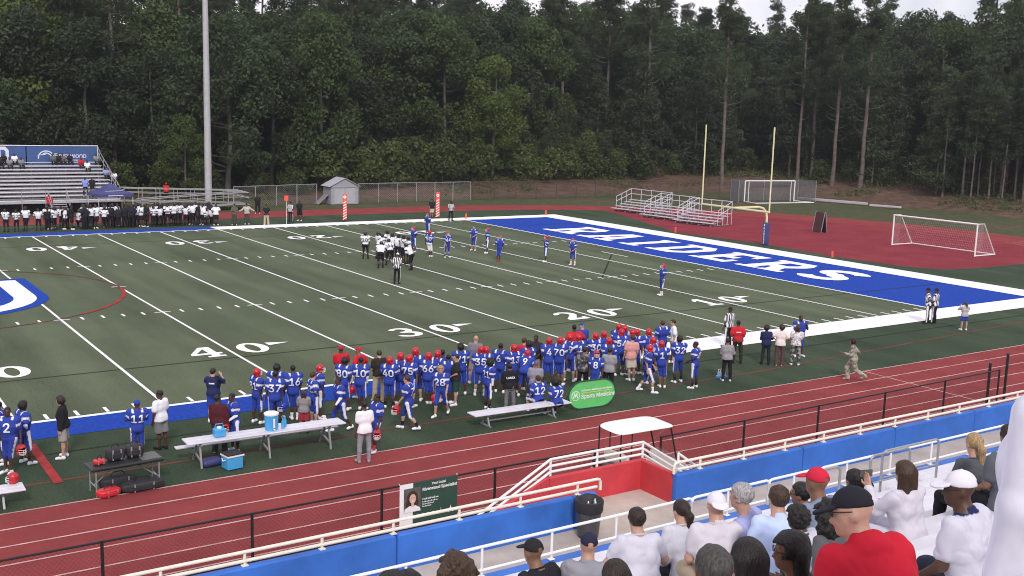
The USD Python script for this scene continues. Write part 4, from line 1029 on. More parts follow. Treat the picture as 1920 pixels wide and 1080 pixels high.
def make_slim(seed, H=14.0):
    rng = np.random.default_rng(seed); n = 40
    h = rng.uniform(.42, 1.0, n); q = rng.uniform(.3, 1.0, n) * (1.2 - h) * 2.6; a = rng.uniform(0, 2 * math.pi, n)
    cen = np.stack([np.cos(a) * q, np.sin(a) * q, h * H], 1); rad = rng.uniform(.5, 1.0, n)
    C, O = clumps(rng, cen, rad, (rad ** 2 * 125).astype(int), .7)
    ex = [(np.array([math.cos(b) * .8, math.sin(b) * .8, z * H]), .025) for b, z in zip(rng.uniform(0, 6.28, 7), rng.uniform(.15, .42, 7))]
    return trunk_mesh(rng, H, .11, [(c, .035) for c in cen[:20]] + ex, .14), leaves(rng, C, .22, .5, O, ratio=.3, droop=.02)


def make_shrub(seed, H=3.2):
    rng = np.random.default_rng(seed); n = 22
    h = rng.uniform(.12, 1.0, n); q = rng.uniform(.2, 1.0, n) * 1.5 * np.sin(np.clip(h + .12, 0, 1) * math.pi) ** .5; a = rng.uniform(0, 2 * math.pi, n)
    cen = np.stack([np.cos(a) * q, np.sin(a) * q, h * H], 1); rad = rng.uniform(.35, .75, n)
    C, O = clumps(rng, cen, rad, (rad ** 2 * 150).astype(int), .9)
    return trunk_mesh(rng, H * .75, .05, [(c, .025) for c in cen[:12]], .15), leaves(rng, C, .15, .4, O)


KINDS = {}


def plant_tree(kind, x, y, sc, label, group):
    """The first of a kind is built with its parts; later ones are copies of it."""
    name, cat, maker, bark, leaf = {
        'oak': ('broadleaf_tree', 'tree', make_oak, 'bark_grey', 'leaf_oak'), 'dark': ('broadleaf_tree', 'tree', make_oak, 'bark_grey', 'leaf_dark'),
        'bright': ('broadleaf_tree', 'tree', make_oak, 'bark_grey', 'leaf_bright'), 'pine': ('pine_tree', 'tree', make_pine, 'bark_pine', 'leaf_pine'),
        'young': ('young_pine', 'tree', make_young, 'bark_pine', 'leaf_pine'), 'slim': ('slim_pine', 'tree', make_slim, 'bark_pine', 'leaf_pine'), 'shrub': ('shrub', 'shrub', make_shrub, 'bark_grey', 'leaf_shrub')}[kind]
    var = TR.randrange({'oak': 5, 'dark': 4, 'bright': 2, 'pine': 6, 'young': 5, 'shrub': 4, 'slim': 4}[kind])
    loc = (x, y, float(terr(x, y)) - .05); rz = TR.uniform(0, 360); sc = (sc * TR.uniform(.9, 1.1), sc * TR.uniform(.9, 1.1), sc)
    key = (kind, var)
    if key not in KINDS:
        trunk, crown = maker(100 * (1 + sorted(('oak', 'dark', 'bright', 'pine', 'young', 'shrub', 'slim')).index(kind)) + var)
        KINDS[key] = tree_src(name, label, cat, group, trunk, crown, bark, leaf, loc, rz, sc)
    else:
        dup(KINDS[key], loc, rz, sc, label, group)


TR = random.Random(11)
_pl = []


def fdist(x, y): return max(y - 69.0, (x - 57.0)) if y > 28 else x - 57.0


def free(x, y, gap):
    if any((x - a) ** 2 + (y - b) ** 2 < gap * gap for a, b in _pl): return False
    _pl.append((x, y)); return True


def in_view(x, y, m=5.0):
    p = np.array([x, y, 5.0]) - CAM; z = p @ _f; s = p @ RT
    return z > 0 and abs(s) < z * 960 / F_PX + m


def scatter(n, region, gap, d0, d1):
    out = []; tries = 0
    while len(out) < n and tries < n * 400:
        tries += 1
        x, y = TR.uniform(region[0], region[1]), TR.uniform(region[2], region[3]); d = fdist(x, y)
        if d0 <= d <= d1 and in_view(x, y) and free(x, y, gap): out.append((x, y))
    return out


# trees one can point to
for u, D, kind, sc, lab in (
        (716, 150, 'pine', 1.05, 'tall pine with a long pale bare trunk above the shed'), (1037, 157, 'pine', 1.0, 'slim pine with pale bare trunk, left of a close pair in mid forest'), (1052, 160, 'pine', 1.05, 'slim pine with pale bare trunk, right of a close pair in mid forest'),
        (1135, 165, 'pine', 1.05, 'tall thin pine against the bright sky gap in mid forest'), (1213, 158, 'pine', 1.1, 'tall pine with thin straight trunk left of the goalpost uprights'),
        (1362, 150, 'pine', 1.0, 'leaning tall pine trunk between the goalpost uprights'), (1504, 156, 'pine', .92, 'tall pine before the sky gap, leftmost of three trunks'), (1517, 160, 'pine', .95, 'tall pine before the sky gap, middle of three trunks'),
        (1530, 158, 'pine', .92, 'tall pine before the sky gap, rightmost of three trunks'), (1570, 152, 'pine', .95, 'tall straight pine right of the sky gap'), (1624, 150, 'pine', .95, 'tall pine with reddish crown further right of the sky gap'),
        (165, 128, 'pine', 1.02, 'thin dark pine before the sky gap above the far bleachers'), (425, 120, 'dark', 1.15, 'dark leaning tree directly right of the floodlight pole'),
        (25, 126, 'bright', 1.28, 'big bright green broadleaf tree at the left edge behind the bleachers'), (100, 127, 'bright', 1.1, 'bright green broadleaf tree behind the blue bleacher wall'), (345, 114, 'bright', .52, 'small light green tree directly left of the floodlight pole'),
        (925, 138, 'bright', .92, 'bright green broadleaf tree in the middle of the dark forest'), (835, 140, 'oak', 1.1, 'large rounded grey-green tree left of the bright middle tree'), (600, 128, 'oak', 1.2, 'tall broadleaf tree above the far fence left of the shed')):
    d = ray(u, 206); d = d / np.hypot(d[0], d[1]) * D; x, y = CAM[0] + d[0], CAM[1] + d[1]
    _pl.append((x, y)); plant_tree(kind, x, y, sc, lab, None)
left, mid, right = (-44, -4, 74, 140), (-4, 45, 74, 150), (35, 125, 0, 150)
for reg, nm, rows in (
        (left, 'behind the far bleachers', (('shrub', 18, 2.4, 7, 11, .9), ('dark', 22, 4.0, 9, 34, 1.0), ('oak', 26, 3.8, 11, 44, 1.08), ('pine', 26, 3.2, 14, 55, 1.05))),
        (mid, 'behind the shed and far fence', (('shrub', 66, 1.55, 8, 17, 1.3), ('oak', 36, 3.5, 14, 44, 1.10), ('dark', 34, 3.4, 16, 50, 1.08), ('young', 22, 2.2, 12, 22, .8), ('pine', 30, 3.2, 22, 60, 1.02))),
        (right, 'on the hill behind the goals', (('shrub', 14, 1.6, 9, 16, .9), ('slim', 78, 1.6, 8, 24, .95), ('young', 104, 1.9, 9, 34, 1.4), ('dark', 46, 3.2, 22, 55, 1.28), ('oak', 34, 3.4, 24, 60, 1.3), ('pine', 34, 3.2, 28, 75, 1.0)))):
    for kind, n, gap, d0, d1, sc in rows:
        desc = {'shrub': 'leafy shrub at the forest edge', 'dark': 'dark broadleaf tree', 'oak': 'green broadleaf tree', 'pine': 'tall bare-trunked pine', 'young': 'young dark pine', 'slim': 'slim bare-trunked pine'}[kind]
        reg2 = (58, 125, -2, 46) if kind == 'slim' else reg
        for x, y in scatter(n, reg2, gap, d0, d1):
            w = np.array([x, y, 3.0]) - CAM; u = 960 + F_PX * (w @ RT) / (w @ _f)
            zone = next(n_ for lim, n_ in ((200, 'behind the blue bleacher wall'), (385, 'left of the floodlight pole'), (500, 'right of the floodlight pole'), (610, 'left of the shed'), (720, 'above the shed'), (850, 'right of the shed'), (1000, 'left of the forest middle'), (1150, 'left of the small bleachers'), (1250, 'above the small bleachers'), (1320, 'left of the goalpost'), (1450, 'between the goalpost uprights'), (1560, 'above the far soccer goal'), (1680, 'left of the near soccer goal'), (1800, 'above the near soccer goal'), (9999, 'at the far right')) if u < lim)
            dep = 'front edge' if fdist(x, y) < 18 else 'middle' if fdist(x, y) < 34 else 'back'
            lb = f'{desc} {zone}' if kind == 'shrub' else f'{desc} at the {dep} of the wood, {zone}'
            plant_tree(kind, x, y, sc * TR.uniform(.82, 1.15), lb, lb[:60])

# the wood behind, which reads as one mass
protos = Sdf.Path('/World/far_wood')
fw = UsdGeom.PointInstancer.Define(stage, protos); tag(fw, 'dark wood filling the background behind the front trees', 'wood', kind='stuff')
pr = []
for k, (mk, sd) in enumerate(((make_oak, 901), (make_oak, 902), (make_young, 903))):
    tr_, cr_ = mk(sd); x = UsdGeom.Xform.Define(stage, f'/World/far_wood/wood_tree_{k + 1:03d}'); tr_.build('trunk', 'bark_grey', x.GetPath()); put('crown', *cr_, 'leaf_dark', x.GetPath()); pr.append(x.GetPath())
fw.CreatePrototypesRel().SetTargets(pr)
pos, idx, scs, ori = [], [], [], []
for _ in range(6000):
    x, y = TR.uniform(-60, 190), TR.uniform(0, 210); d = fdist(x, y)
    if 30 < d < 120 and in_view(x, y, 12) and len(pos) < 420 and not any((x - a[0]) ** 2 + (y - a[1]) ** 2 < 12 for a in pos):
        pos.append((x, y, float(terr(x, y)) - .1)); k = TR.choice((0, 0, 1, 1, 2)); idx.append(k); s = TR.uniform(.85, 1.2) * (1.2 if k == 2 else 1) * (.76 if x < 5 else .98 if x < 35 else 1.1); scs.append((s, s, s)); a = TR.uniform(0, 6.28); ori.append((math.cos(a / 2), 0, 0, math.sin(a / 2)))
fw.CreatePositionsAttr(Vt.Vec3fArray([Gf.Vec3f(*p) for p in pos])); fw.CreateProtoIndicesAttr(Vt.IntArray(idx)); fw.CreateScalesAttr(Vt.Vec3fArray([Gf.Vec3f(*p) for p in scs]))
fw.CreateOrientationsAttr(Vt.QuathArray([Gf.Quath(o[0], o[1], o[2], o[3]) for o in ori]))
# low weeds along the foot of the bank and the fences
rng = np.random.default_rng(4)
P_ = []
for _ in range(11000):
    x, y = rng.uniform(-45, 75), rng.uniform(20, 84); d = fdist(x, y)
    if 2.5 < d < 18 and in_view(x, y) and meshkit.noise(np.array([x * .18, y * .18, 0]), 2) > (.50 if d < 9 else .30): P_.append((x, y, float(terr(x, y))))
P_ = np.array(P_); n = len(P_)
C = np.repeat(P_, 7, 0); C = C + np.column_stack([rng.normal(size=(len(C), 2)) * .35, np.abs(rng.normal(size=len(C))) * np.repeat(.18 + .5 * np.clip((np.array([fdist(*q[:2]) for q in P_]) - 6) / 8, 0, 1), 7)])
tag(put('weeds', *leaves(rng, C, .16, .2), 'leaf_shrub'), 'low weeds and brambles on the clay bank behind the fence', 'weeds', kind='stuff')
# ------------------------------------------------------------------ people: every body and garment is one surface meshed from a distance field
_CO = np.array([[i, j, k] for i in (0, 1) for j in (0, 1) for k in (0, 1)])
_ED = [(a, b) for a in range(8) for b in range(a + 1, 8) if np.abs(_CO[a] - _CO[b]).sum() == 1]


def nets(f, o, h):
    """Surface nets of the sampled field f (negative inside): quads."""
    s = f < 0
    cs = [s[c[0]:s.shape[0] - 1 + c[0], c[1]:s.shape[1] - 1 + c[1], c[2]:s.shape[2] - 1 + c[2]] for c in _CO]
    tot = sum(c.astype(np.int8) for c in cs); act = (tot > 0) & (tot < 8)
    ijk = np.argwhere(act); idx = -np.ones(act.shape, int); idx[act] = np.arange(len(ijk))
    val = np.stack([f[ijk[:, 0] + c[0], ijk[:, 1] + c[1], ijk[:, 2] + c[2]] for c in _CO], 1)
    acc = np.zeros((len(ijk), 3)); cnt = np.zeros(len(ijk))
    for a, b in _ED:
        va, vb = val[:, a], val[:, b]; m_ = (va < 0) != (vb < 0)
        t = va[m_] / (va[m_] - vb[m_]); acc[m_] += _CO[a] + t[:, None] * (_CO[b] - _CO[a]); cnt[m_] += 1
    V = o + h * (ijk + acc / cnt[:, None]); Q = []
    for ax in range(3):
        u, v = (ax + 1) % 3, (ax + 2) % 3
        lo = [slice(None)] * 3; hi = [slice(None)] * 3; lo[ax] = slice(0, -1); hi[ax] = slice(1, None)
        ch = s[tuple(lo)] != s[tuple(hi)]; p = np.argwhere(ch)
        p = p[(p[:, u] > 0) & (p[:, v] > 0) & (p[:, u] < s.shape[u] - 1) & (p[:, v] < s.shape[v] - 1)]
        if not len(p): continue
        eu, ev = np.eye(3, dtype=int)[u], np.eye(3, dtype=int)[v]
        q = np.stack([idx[tuple((p - eu - ev).T)], idx[tuple((p - ev).T)], idx[tuple(p.T)], idx[tuple((p - eu).T)]], 1)
        fl = ~s[tuple(p.T)]; q[fl] = q[fl][:, ::-1]; Q.append(q)
    return V, np.vstack(Q)


class Field:
    def __init__(S, lo, hi, h):
        S.h = h; S.o = np.asarray(lo, float); n = np.ceil((np.asarray(hi) - S.o) / h).astype(int) + 1; S.f = np.full(n, .3); S.n = n

    def sub(S, lo, hi):
        a = np.clip(np.floor((lo - S.o) / S.h).astype(int), 0, S.n); b = np.clip(np.ceil((hi - S.o) / S.h).astype(int) + 1, 0, S.n)
        sl = tuple(slice(x, y) for x, y in zip(a, b))
        g = np.stack(np.meshgrid(*[S.o[i] + S.h * np.arange(a[i], b[i]) for i in range(3)], indexing='ij'), -1)
        return sl, g

    def cap(S, a, b, ra, rb=None, k=.03, sub=False):
        a, b = np.asarray(a, float), np.asarray(b, float); rb = ra if rb is None else rb; mr = max(ra, rb) + .10
        sl, g = S.sub(np.minimum(a, b) - mr, np.maximum(a, b) + mr)
        if 0 in g.shape: return
        ba = b - a; L = ba @ ba; t = np.clip(((g - a) @ ba) / L, 0, 1) if L > 1e-9 else np.zeros(g.shape[:3])
        d = np.linalg.norm(g - a - t[..., None] * ba, axis=-1) - (ra + t * (rb - ra))
        S._mix(sl, d, k, sub)

    def ellip(S, c, r, M=None, k=.02, sub=False):
        c, r = np.asarray(c, float), np.asarray(r, float); e = np.full(3, r.max() + .08); sl, g = S.sub(c - e, c + e)
        if 0 in g.shape: return
        q = g - c
        if M is not None: q = q @ M
        l = np.linalg.norm(q / r, axis=-1); d = (l - 1) * r.min() * np.maximum(1, l ** .0); d = np.where(l > 1e-6, l * (l - 1) / np.maximum(np.linalg.norm(q / r ** 2, axis=-1), 1e-6), -r.min())
        S._mix(sl, d, k, sub)

    def _mix(S, sl, d, k, sub):
        f = S.f[sl]
        if sub: S.f[sl] = np.maximum(f, -d); return
        hh = np.clip(.5 + .5 * (d - f) / k, 0, 1); S.f[sl] = d * (1 - hh) + f * hh - k * hh * (1 - hh)

    def cut(S, fn):
        """Keep only where fn(points) < 0."""
        g = np.stack(np.meshgrid(*[S.o[i] + S.h * np.arange(S.n[i]) for i in range(3)], indexing='ij'), -1); S.f = np.maximum(S.f, fn(g))

    def mesh(S): return nets(S.f, S.o, S.h)


def rot(axis, a):
    c, s = math.cos(a), math.sin(a); return {'x': np.array([[1, 0, 0], [0, c, -s], [0, s, c]]), 'y': np.array([[c, 0, s], [0, 1, 0], [-s, 0, c]]), 'z': np.array([[c, -s, 0], [s, c, 0], [0, 0, 1]])}[axis]


def nz(v): v = np.asarray(v, float); return v / np.linalg.norm(v)


# facing +y, right hand on +x. ua/fa: upper arm and forearm directions (right; l = left, mirrored if absent), th/sh: thigh and shin
POSES = {
    'stand': dict(ua=(.16, -.03, -1), fa=(.05, .16, -1)), 'stand2': dict(ua=(.22, -.06, -1), fa=(.02, .3, -1), lth=(.16, .08, -1), lsh=(.05, .0, -1), twist=8),
    'hips': dict(ua=(.62, -.28, -.75), fa=(-.75, .42, -.5)), 'cross': dict(ua=(.18, .28, -.95), fa=(-.86, .5, .12), lua=(-.18, .3, -.95), lfa=(.86, .45, .05)),
    'clasp': dict(ua=(.2, .12, -1), fa=(-.5, .75, -.55)), 'behind': dict(ua=(.25, -.3, -1), fa=(-.6, -.25, -.6)),
    'walk': dict(ua=(.18, -.35, -1), fa=(.0, .25, -1), lua=(-.16, .35, -1), lfa=(.05, .7, -.8), th=(.02, .42, -1), sh=(0, .08, -1), lth=(-.02, -.2, -1), lsh=(0, -.62, -.8), lean=6),
    'walkhold': dict(ua=(.18, .1, -1), fa=(-.1, .85, -.6), lua=(-.16, -.35, -1), lfa=(-.02, .1, -1), th=(.02, -.22, -1), sh=(0, -.6, -.8), lth=(-.02, .42, -1), lsh=(0, .1, -1), lean=9),
    'photo': dict(ua=(.45, .65, -.55), fa=(-.55, .4, .85)), 'armout': dict(ua=(.75, .05, -.65), fa=(.75, .35, -.35)),
    'bend': dict(ua=(.2, .5, -.9), fa=(-.1, .5, -.85), lean=38, th=(.1, .3, -1), sh=(0, -.2, -1), lth=(-.1, .1, -1), lsh=(0, -.3, -1), head=-15),
    'sit': dict(ua=(.2, .35, -.9), fa=(-.25, .8, -.4), th=(.18, 1, -.02), sh=(.0, .06, -1), lean=14), 'sit2': dict(ua=(.25, .2, -1), fa=(-.45, .8, -.2), th=(.15, 1, -.02), sh=(0, -.08, -1), lean=22),
    'sitphone': dict(ua=(.12, .5, -.85), fa=(-.3, .8, .1), lua=(-.2, .62, -.55), lfa=(.06, .32, .95), th=(.15, 1, 0), sh=(0, .05, -1), lean=8), 'sitarm': dict(ua=(.5, .5, -.7), fa=(-.75, .55, -.2), th=(.2, 1, 0), sh=(0, .05, -1), lean=24),
    'situp': dict(ua=(.18, .2, -1), fa=(-.35, .85, -.35), th=(.16, 1, 0), sh=(0, .05, -1), lean=5),
    'kneel': dict(ua=(.2, .4, -.9), fa=(-.2, .8, -.3), th=(.1, .95, -.2), sh=(0, -.1, -1), lth=(-.1, .1, -1), lsh=(0, -1, -.1), lean=10), 'jog': dict(ua=(.2, -.6, -.8), fa=(-.1, .8, .2), lua=(-.2, .3, -.9), lfa=(.15, .9, .3), th=(0, .5, -.9), sh=(0, -.2, -1), lth=(0, -.3, -1), lsh=(0, -.8, -.5), lean=8),
    'lean': dict(ua=(.2, .1, -1), fa=(-.2, .55, -.8), lua=(-.22, -.05, -1), lfa=(.02, .25, -1), lean=7, th=(.1, .1, -1), sh=(.02, -.1, -1), lth=(-.1, -.08, -1)), 'onehip': dict(ua=(.62, -.25, -.75), fa=(-.72, .42, -.5), lua=(-.16, .02, -1), lfa=(-.05, .25, -1), lth=(-.2, .1, -1), twist=-8), 'vest': dict(ua=(.4, .2, -.9), fa=(-.5, .5, .6), lua=(-.4, .2, -.9), lfa=(.5, .5, .6)),
    'point': dict(ua=(.3, .9, -.2), fa=(.1, 1, .0), lua=(-.16, -.03, -1), lfa=(-.05, .16, -1)), 'ready': dict(ua=(.3, .25, -.9), fa=(-.3, .7, -.5), lean=28, th=(.22, .35, -1), sh=(.05, -.28, -1)),
}


class Rig:
    def __init__(s, pose, seed=0, bulk=1.0, turn=0.0, tilt=0.0):
        p = POSES[pose]; g = random.Random(hash((seed * 7919) % 1009)); J = lambda a: g.uniform(-a, a) * 1.6 if seed else 0.0
        mir = lambda v: (-v[0], v[1], v[2])
        jit = lambda v, a=.06: np.array(v) + [J(a), J(a), 0]
        s.bulk = bulk; s.pose = pose
        T = rot('z', math.radians(p.get('twist', 0) + J(6))) @ rot('x', -math.radians(p.get('lean', 0) + J(3))) @ rot('y', math.radians(J(2)))
        s.T = T; w = .135 + .06 * (bulk > 0); s.sw = .178 * (1 + .25 * (bulk - 1)); s.hw = .092 * (1 + .3 * (bulk - 1))
        t = lambda x, y, z: T @ np.array([x, y, z])
        s.sh = {1: t(s.sw, -.01, .455), -1: t(-s.sw, -.01, .455)}
        ua, fa = p.get('ua'), p.get('fa')
        dirs = {1: (jit(ua), jit(fa)), -1: (jit(p.get('lua', mir(ua))), jit(p.get('lfa', mir(fa))))}
        s.el, s.wr, s.hd, s.fad = {}, {}, {}, {}
        for k in (1, -1):
            a, b = T @ nz(dirs[k][0]), T @ nz(dirs[k][1]); s.el[k] = s.sh[k] + a * .285; s.wr[k] = s.el[k] + b * .25; s.hd[k] = s.wr[k] + b * .09; s.fad[k] = b
        s.hip = {1: np.array([s.hw, 0, -.03]), -1: np.array([-s.hw, 0, -.03])}
        th, sh_ = p.get('th', (.07, .02, -1)), p.get('sh', (.02, -.03, -1)); s.kn, s.an, s.toe = {}, {}, {}
        for k in (1, -1):
            a = nz(jit(th if k > 0 else p.get('lth', mir(th)), .04)); b = nz(jit(sh_ if k > 0 else p.get('lsh', mir(sh_)), .04))
            s.kn[k] = s.hip[k] + a * .43; s.an[k] = s.kn[k] + b * .42; fw = np.array([.22 * k, 1, 0]); fw = fw - .25 * b * (fw @ b); fw[2] = min(fw[2], 0) * .5; s.toe[k] = s.an[k] + nz(fw) * .17 + [0, 0, -.035]
        s.neck = t(0, -.005, .52); H = T @ rot('x', math.radians(p.get('lean', 0) * .8 + p.get('head', 0) + tilt)) @ rot('z', math.radians(turn + J(14))); s.H = H
        s.hb = s.neck + (T @ [0, .015, .060]); s.hc = s.hb + H @ np.array([0, .015, .094])
        z0 = min(min(s.toe[k][2] for k in (1, -1)) - .032, min(s.an[k][2] for k in (1, -1)) - .07)
        if 'sit' in pose: z0 = -.475
        s.off = np.array([0, 0, -z0])
        for d in (s.sh, s.el, s.wr, s.hd, s.hip, s.kn, s.an, s.toe):
            for k in d: d[k] = d[k] + s.off
        s.neck, s.hb, s.hc = s.neck + s.off, s.hb + s.off, s.hc + s.off
        s.top = s.hc + H @ np.array([0, -.01, .112])

    def t(s, x, y, z): return s.T @ np.array([x, y, z]) + s.off

    def h(s, x, y, z): return s.hc + s.H @ np.array([x, y, z])

    def bounds(s, m=.16):
        P = np.array([*s.sh.values(), *s.el.values(), *s.hd.values(), *s.hip.values(), *s.kn.values(), *s.an.values(), *s.toe.values(), s.hc, s.top]); return P.min(0) - m, P.max(0) + m

    def torso(s, F, g=0.0, pads=0.0, k=.06, z0=-9, z1=9):
        b = s.bulk; fat = max(0, b - 1) * .12
        for x, y, z, r in ((.075, .0, .0, .103), (.06, -.045, -.045, .098), (.06, .005 + fat * .4, .15, .098 + fat), (.080, .0, .31, .112 + fat * .5), (.085, .02, .25, .10 + fat), (s.sw - .05, -.012, .435, .066)):
            if z0 <= z <= z1: F.cap(s.t(-x * (1 + .3 * (b - 1)), y, z), s.t(x * (1 + .3 * (b - 1)), y, z), r + g, k=k)
        if z1 > .4:
            F.cap(s.t(0, -.025, .44), s.t(0, -.01, .545), .066 + g * .7, .05 + g * .4, k=.06)
            if pads: F.cap(s.t(-s.sw - .03, -.005, .45), s.t(s.sw + .03, -.005, .45), .088 + pads, k=.05); F.cap(s.t(-.12, -.01, .34), s.t(.12, -.01, .34), .12 + pads, k=.06)

    def arm(s, F, k, g=0.0, upto=2.0):
        if upto <= 1: e = s.sh[k] + (s.el[k] - s.sh[k]) * upto; F.cap(s.sh[k], e, .052 + g, .046 + g * 1.1, k=.03); return
        F.cap(s.sh[k], s.el[k], .052 + g, .040 + g, k=.03); e = s.el[k] + (s.wr[k] - s.el[k]) * (upto - 1); F.cap(s.el[k], e, .041 + g, .041 - .015 * (upto - 1) + g, k=.03)

    def leg(s, F, k, g=0.0, upto=2.0, flare=0.0):
        a, b = s.hip[k], s.kn[k]
        if upto <= 1: F.cap(a, a + (b - a) * upto, .088 + g, .088 - .03 * upto + g + flare, k=.04); return
        F.cap(a, b, .088 + g, .056 + g, k=.04); c = b + (s.an[k] - b) * (upto - 1)
        if upto > 1.3: m_ = b + (s.an[k] - b) * .32 + (s.T @ [0, -.012, 0]); F.cap(b, m_, .053 + g, .055 + g, k=.03); F.cap(m_, c, .055 + g, .055 - .022 * (upto - 1.3) / .7 + g + flare, k=.03)
        else: F.cap(b, c, .054 + g, .053 + g, k=.03)


_cache = {}


def hand_mesh(side, kind):
    """A right (side 1) or left hand pointing along -z, palm to the body: palm, four unequal bent fingers, thumb off the side."""
    key = ('hand', side, kind)
    if key in _cache: return _cache[key]
    F = Field((-.07, -.07, -.22), (.07, .09, .03), .0085); curl = {'open': .25, 'grip': 1.25}[kind]
    for y in (-.028, -.01, .010, .028): F.cap((0, y * .75, .0), (0, y, -.075), .0155, .0125, k=.012)
    for y, L in ((.031, .066), (.0105, .076), (-.011, .070), (-.031, .054)):
        p = np.array([0, y, -.08]); a = curl * .35
        for seg, r in ((.45, .0098), (.32, .0088), (.23, .0078)):
            q = p + np.array([-math.sin(a), 0, -math.cos(a)]) * L * seg * 1.0; F.cap(p, q, r, r * .92, k=.004); p = q; a += curl * .75
    F.cap((-.004, .030, -.018), (-.018, .052, -.050), .013, .0105, k=.01); F.cap((-.018, .052, -.050), (-.026, .050, -.080), .0105, .008, k=.006)
    F.cap((0, 0, .03), (0, 0, -.01), .026, .026, k=.02)
    v, f = F.mesh(); v = v.copy()
    if side < 0: v[:, 0] *= -1; f = f[:, ::-1]
    _cache[key] = v, f
    return v, f


def frame_to(d, fwd):
    """Rotation taking -z to the direction d, keeping +y near fwd."""
    z = -nz(d); y = fwd - z * (fwd @ z); y = nz(y) if np.linalg.norm(y) > 1e-3 else nz(np.cross(z, [1, 0, 0])); x = np.cross(y, z); return np.stack([x, y, z], 1)


def face(F, R, fine):
    F.ellip(R.h(0, -.012, .03), (.079, .099, .088), R.H, k=.02); F.ellip(R.h(0, .022, -.03), (.063, .068, .080), R.H, k=.03)
    F.cap(R.h(0, .045, -.085), R.h(0, .062, -.088), .030, .026, k=.03); F.cap(R.hb + (R.hc - R.hb) * .2, R.h(0, -.015, -.03), .055, .058, k=.03)
    F.cap(R.h(0, .082, .0), R.h(0, .102, -.032), .011, .016, k=.012)
    for s in (-1, 1):
        F.ellip(R.h(s * .078, -.005, -.015), (.012, .024, .034), R.H, k=.006)
        if fine: F.cap(R.h(s * .018, .080, .022), R.h(s * .045, .068, .022), .010, .009, k=.012)
    if fine: F.cap(R.h(-.02, .080, -.062), R.h(.02, .080, -.062), .010, .010, k=.012)


def body_geo(R, h, kind='open'):
    fine = h < .022
    F = Field(*R.bounds(.13), h); R.torso(F, -.004)
    for k in (1, -1): R.arm(F, k); R.leg(F, k); F.cap(R.an[k], R.toe[k], .034, .028, k=.03)
    F.cap(R.neck, R.hb, .064, .058, k=.04); face(F, R, fine)
    V, Q = F.mesh(); vs, qs, n = [V], [Q], len(V)
    for k in (1, -1):
        hv, hf = hand_mesh(k, kind if k > 0 else 'open'); M = frame_to(R.fad[k], R.T @ np.array([0, 1.0, 0]) + [0, 0, .3]); vs.append(hv @ M.T + R.wr[k] + R.fad[k] * .015); qs.append(hf + n); n += len(hv)
    return np.vstack(vs), np.vstack(qs)


def tz(R, g): return (g - R.off) @ R.T           # torso coordinates


def top_geo(R, h, kind, g, wrinkle=0.0, sleeve=None, hem=-.07):
    F = Field(*R.bounds(.17), h)
    pads = {'jersey': .022}.get(kind, 0.0); R.torso(F, g, pads)
    if hem < -.04:
        x = .08 * (1 + .3 * (R.bulk - 1)); F.cap(R.t(-x, -.012, hem + .02), R.t(x, -.012, hem + .02), .118 + g, k=.06); F.cap(R.t(-x * .8, -.03, .06), R.t(x * .8, -.03, .06), .108 + g, k=.06)
    sl = sleeve if sleeve is not None else {'jersey': .78, 'tee': .66, 'polo': .7, 'long': 1.95, 'hoodie': 1.93}[kind]
    for k in (1, -1): R.arm(F, k, g + ((.007 if h < .022 else .014) if kind in ('tee', 'polo') else .012 if kind == 'hoodie' else .006), sl)
    if kind == 'hoodie': F.cap(R.t(-.06, -.075, .50), R.t(.06, -.075, .50), .05, k=.03); F.cap(R.t(-.05, -.05, .53), R.t(.05, -.05, .53), .045, k=.03)
    if kind in ('polo', 'collar'): F.cap(R.t(0, -.01, .50), R.t(0, -.005, .555), .078, .066, k=.012)
    neck = R.neck
    def cutf(p):
        q = tz(R, p); return np.maximum(np.where(np.linalg.norm(q[..., :2], axis=-1) < .24 * R.bulk, hem - q[..., 2], -1.0), np.where(np.hypot(q[..., 0], q[..., 1]) < .12, q[..., 2] - (.548 if kind != 'hoodie' else .58), -1.0))
    F.cut(cutf)
    if wrinkle:
        g_ = np.stack(np.meshgrid(*[F.o[i] + F.h * np.arange(F.n[i]) for i in range(3)], indexing='ij'), -1); near = np.abs(F.f) < .05
        q = g_[near]; w = meshkit.fbm(np.column_stack([q[:, 0] * 6 + q[:, 2] * 4, q[:, 1] * 6, q[:, 2] * 8 - q[:, 0] * 3]), 2, 7) - .5
        rd = lambda a, b, sd: (1 - np.abs(2 * meshkit.noise(np.column_stack([q[:, 0] * a + q[:, 2] * b, q[:, 1] * 5, q[:, 2] * a * .45 - q[:, 0] * b * .5]), sd) - 1)) ** 5
        F.f[near] += w * wrinkle * .8 + (rd(10, 7, 9) + rd(8, -9, 4) + .8 * rd(17, 4, 6)) * wrinkle * .7 - wrinkle * .7
    return F.mesh()


def bottom_geo(R, h, kind, g=.014):
    F = Field(*R.bounds(.15), h); R.torso(F, g, z1=.12)
    up = {'fb': 1.13, 'pants': 1.96, 'shorts': .92, 'skirt': .72, 'loose': 1.95}[kind]
    for k in (1, -1): R.leg(F, k, g + (.012 if kind in ('shorts', 'loose') else 0), up, {'shorts': .03, 'skirt': .05, 'pants': .012, 'loose': .03}.get(kind, 0))
    F.cut(lambda p: tz(R, p)[..., 2] - .13)
    if kind == 'shorts' or kind == 'skirt':
        for k in (1, -1):
            d = nz(R.kn[k] - R.hip[k]); e = R.hip[k] + (R.kn[k] - R.hip[k]) * up; F.cut(lambda p: np.where(np.linalg.norm(p - e, axis=-1) < .16, (p - e) @ d - .015, -1))
    return F.mesh()


def simple_geo(fn, R, h, m=.15):
    F = Field(*R.bounds(m), h); fn(F); return F.mesh()


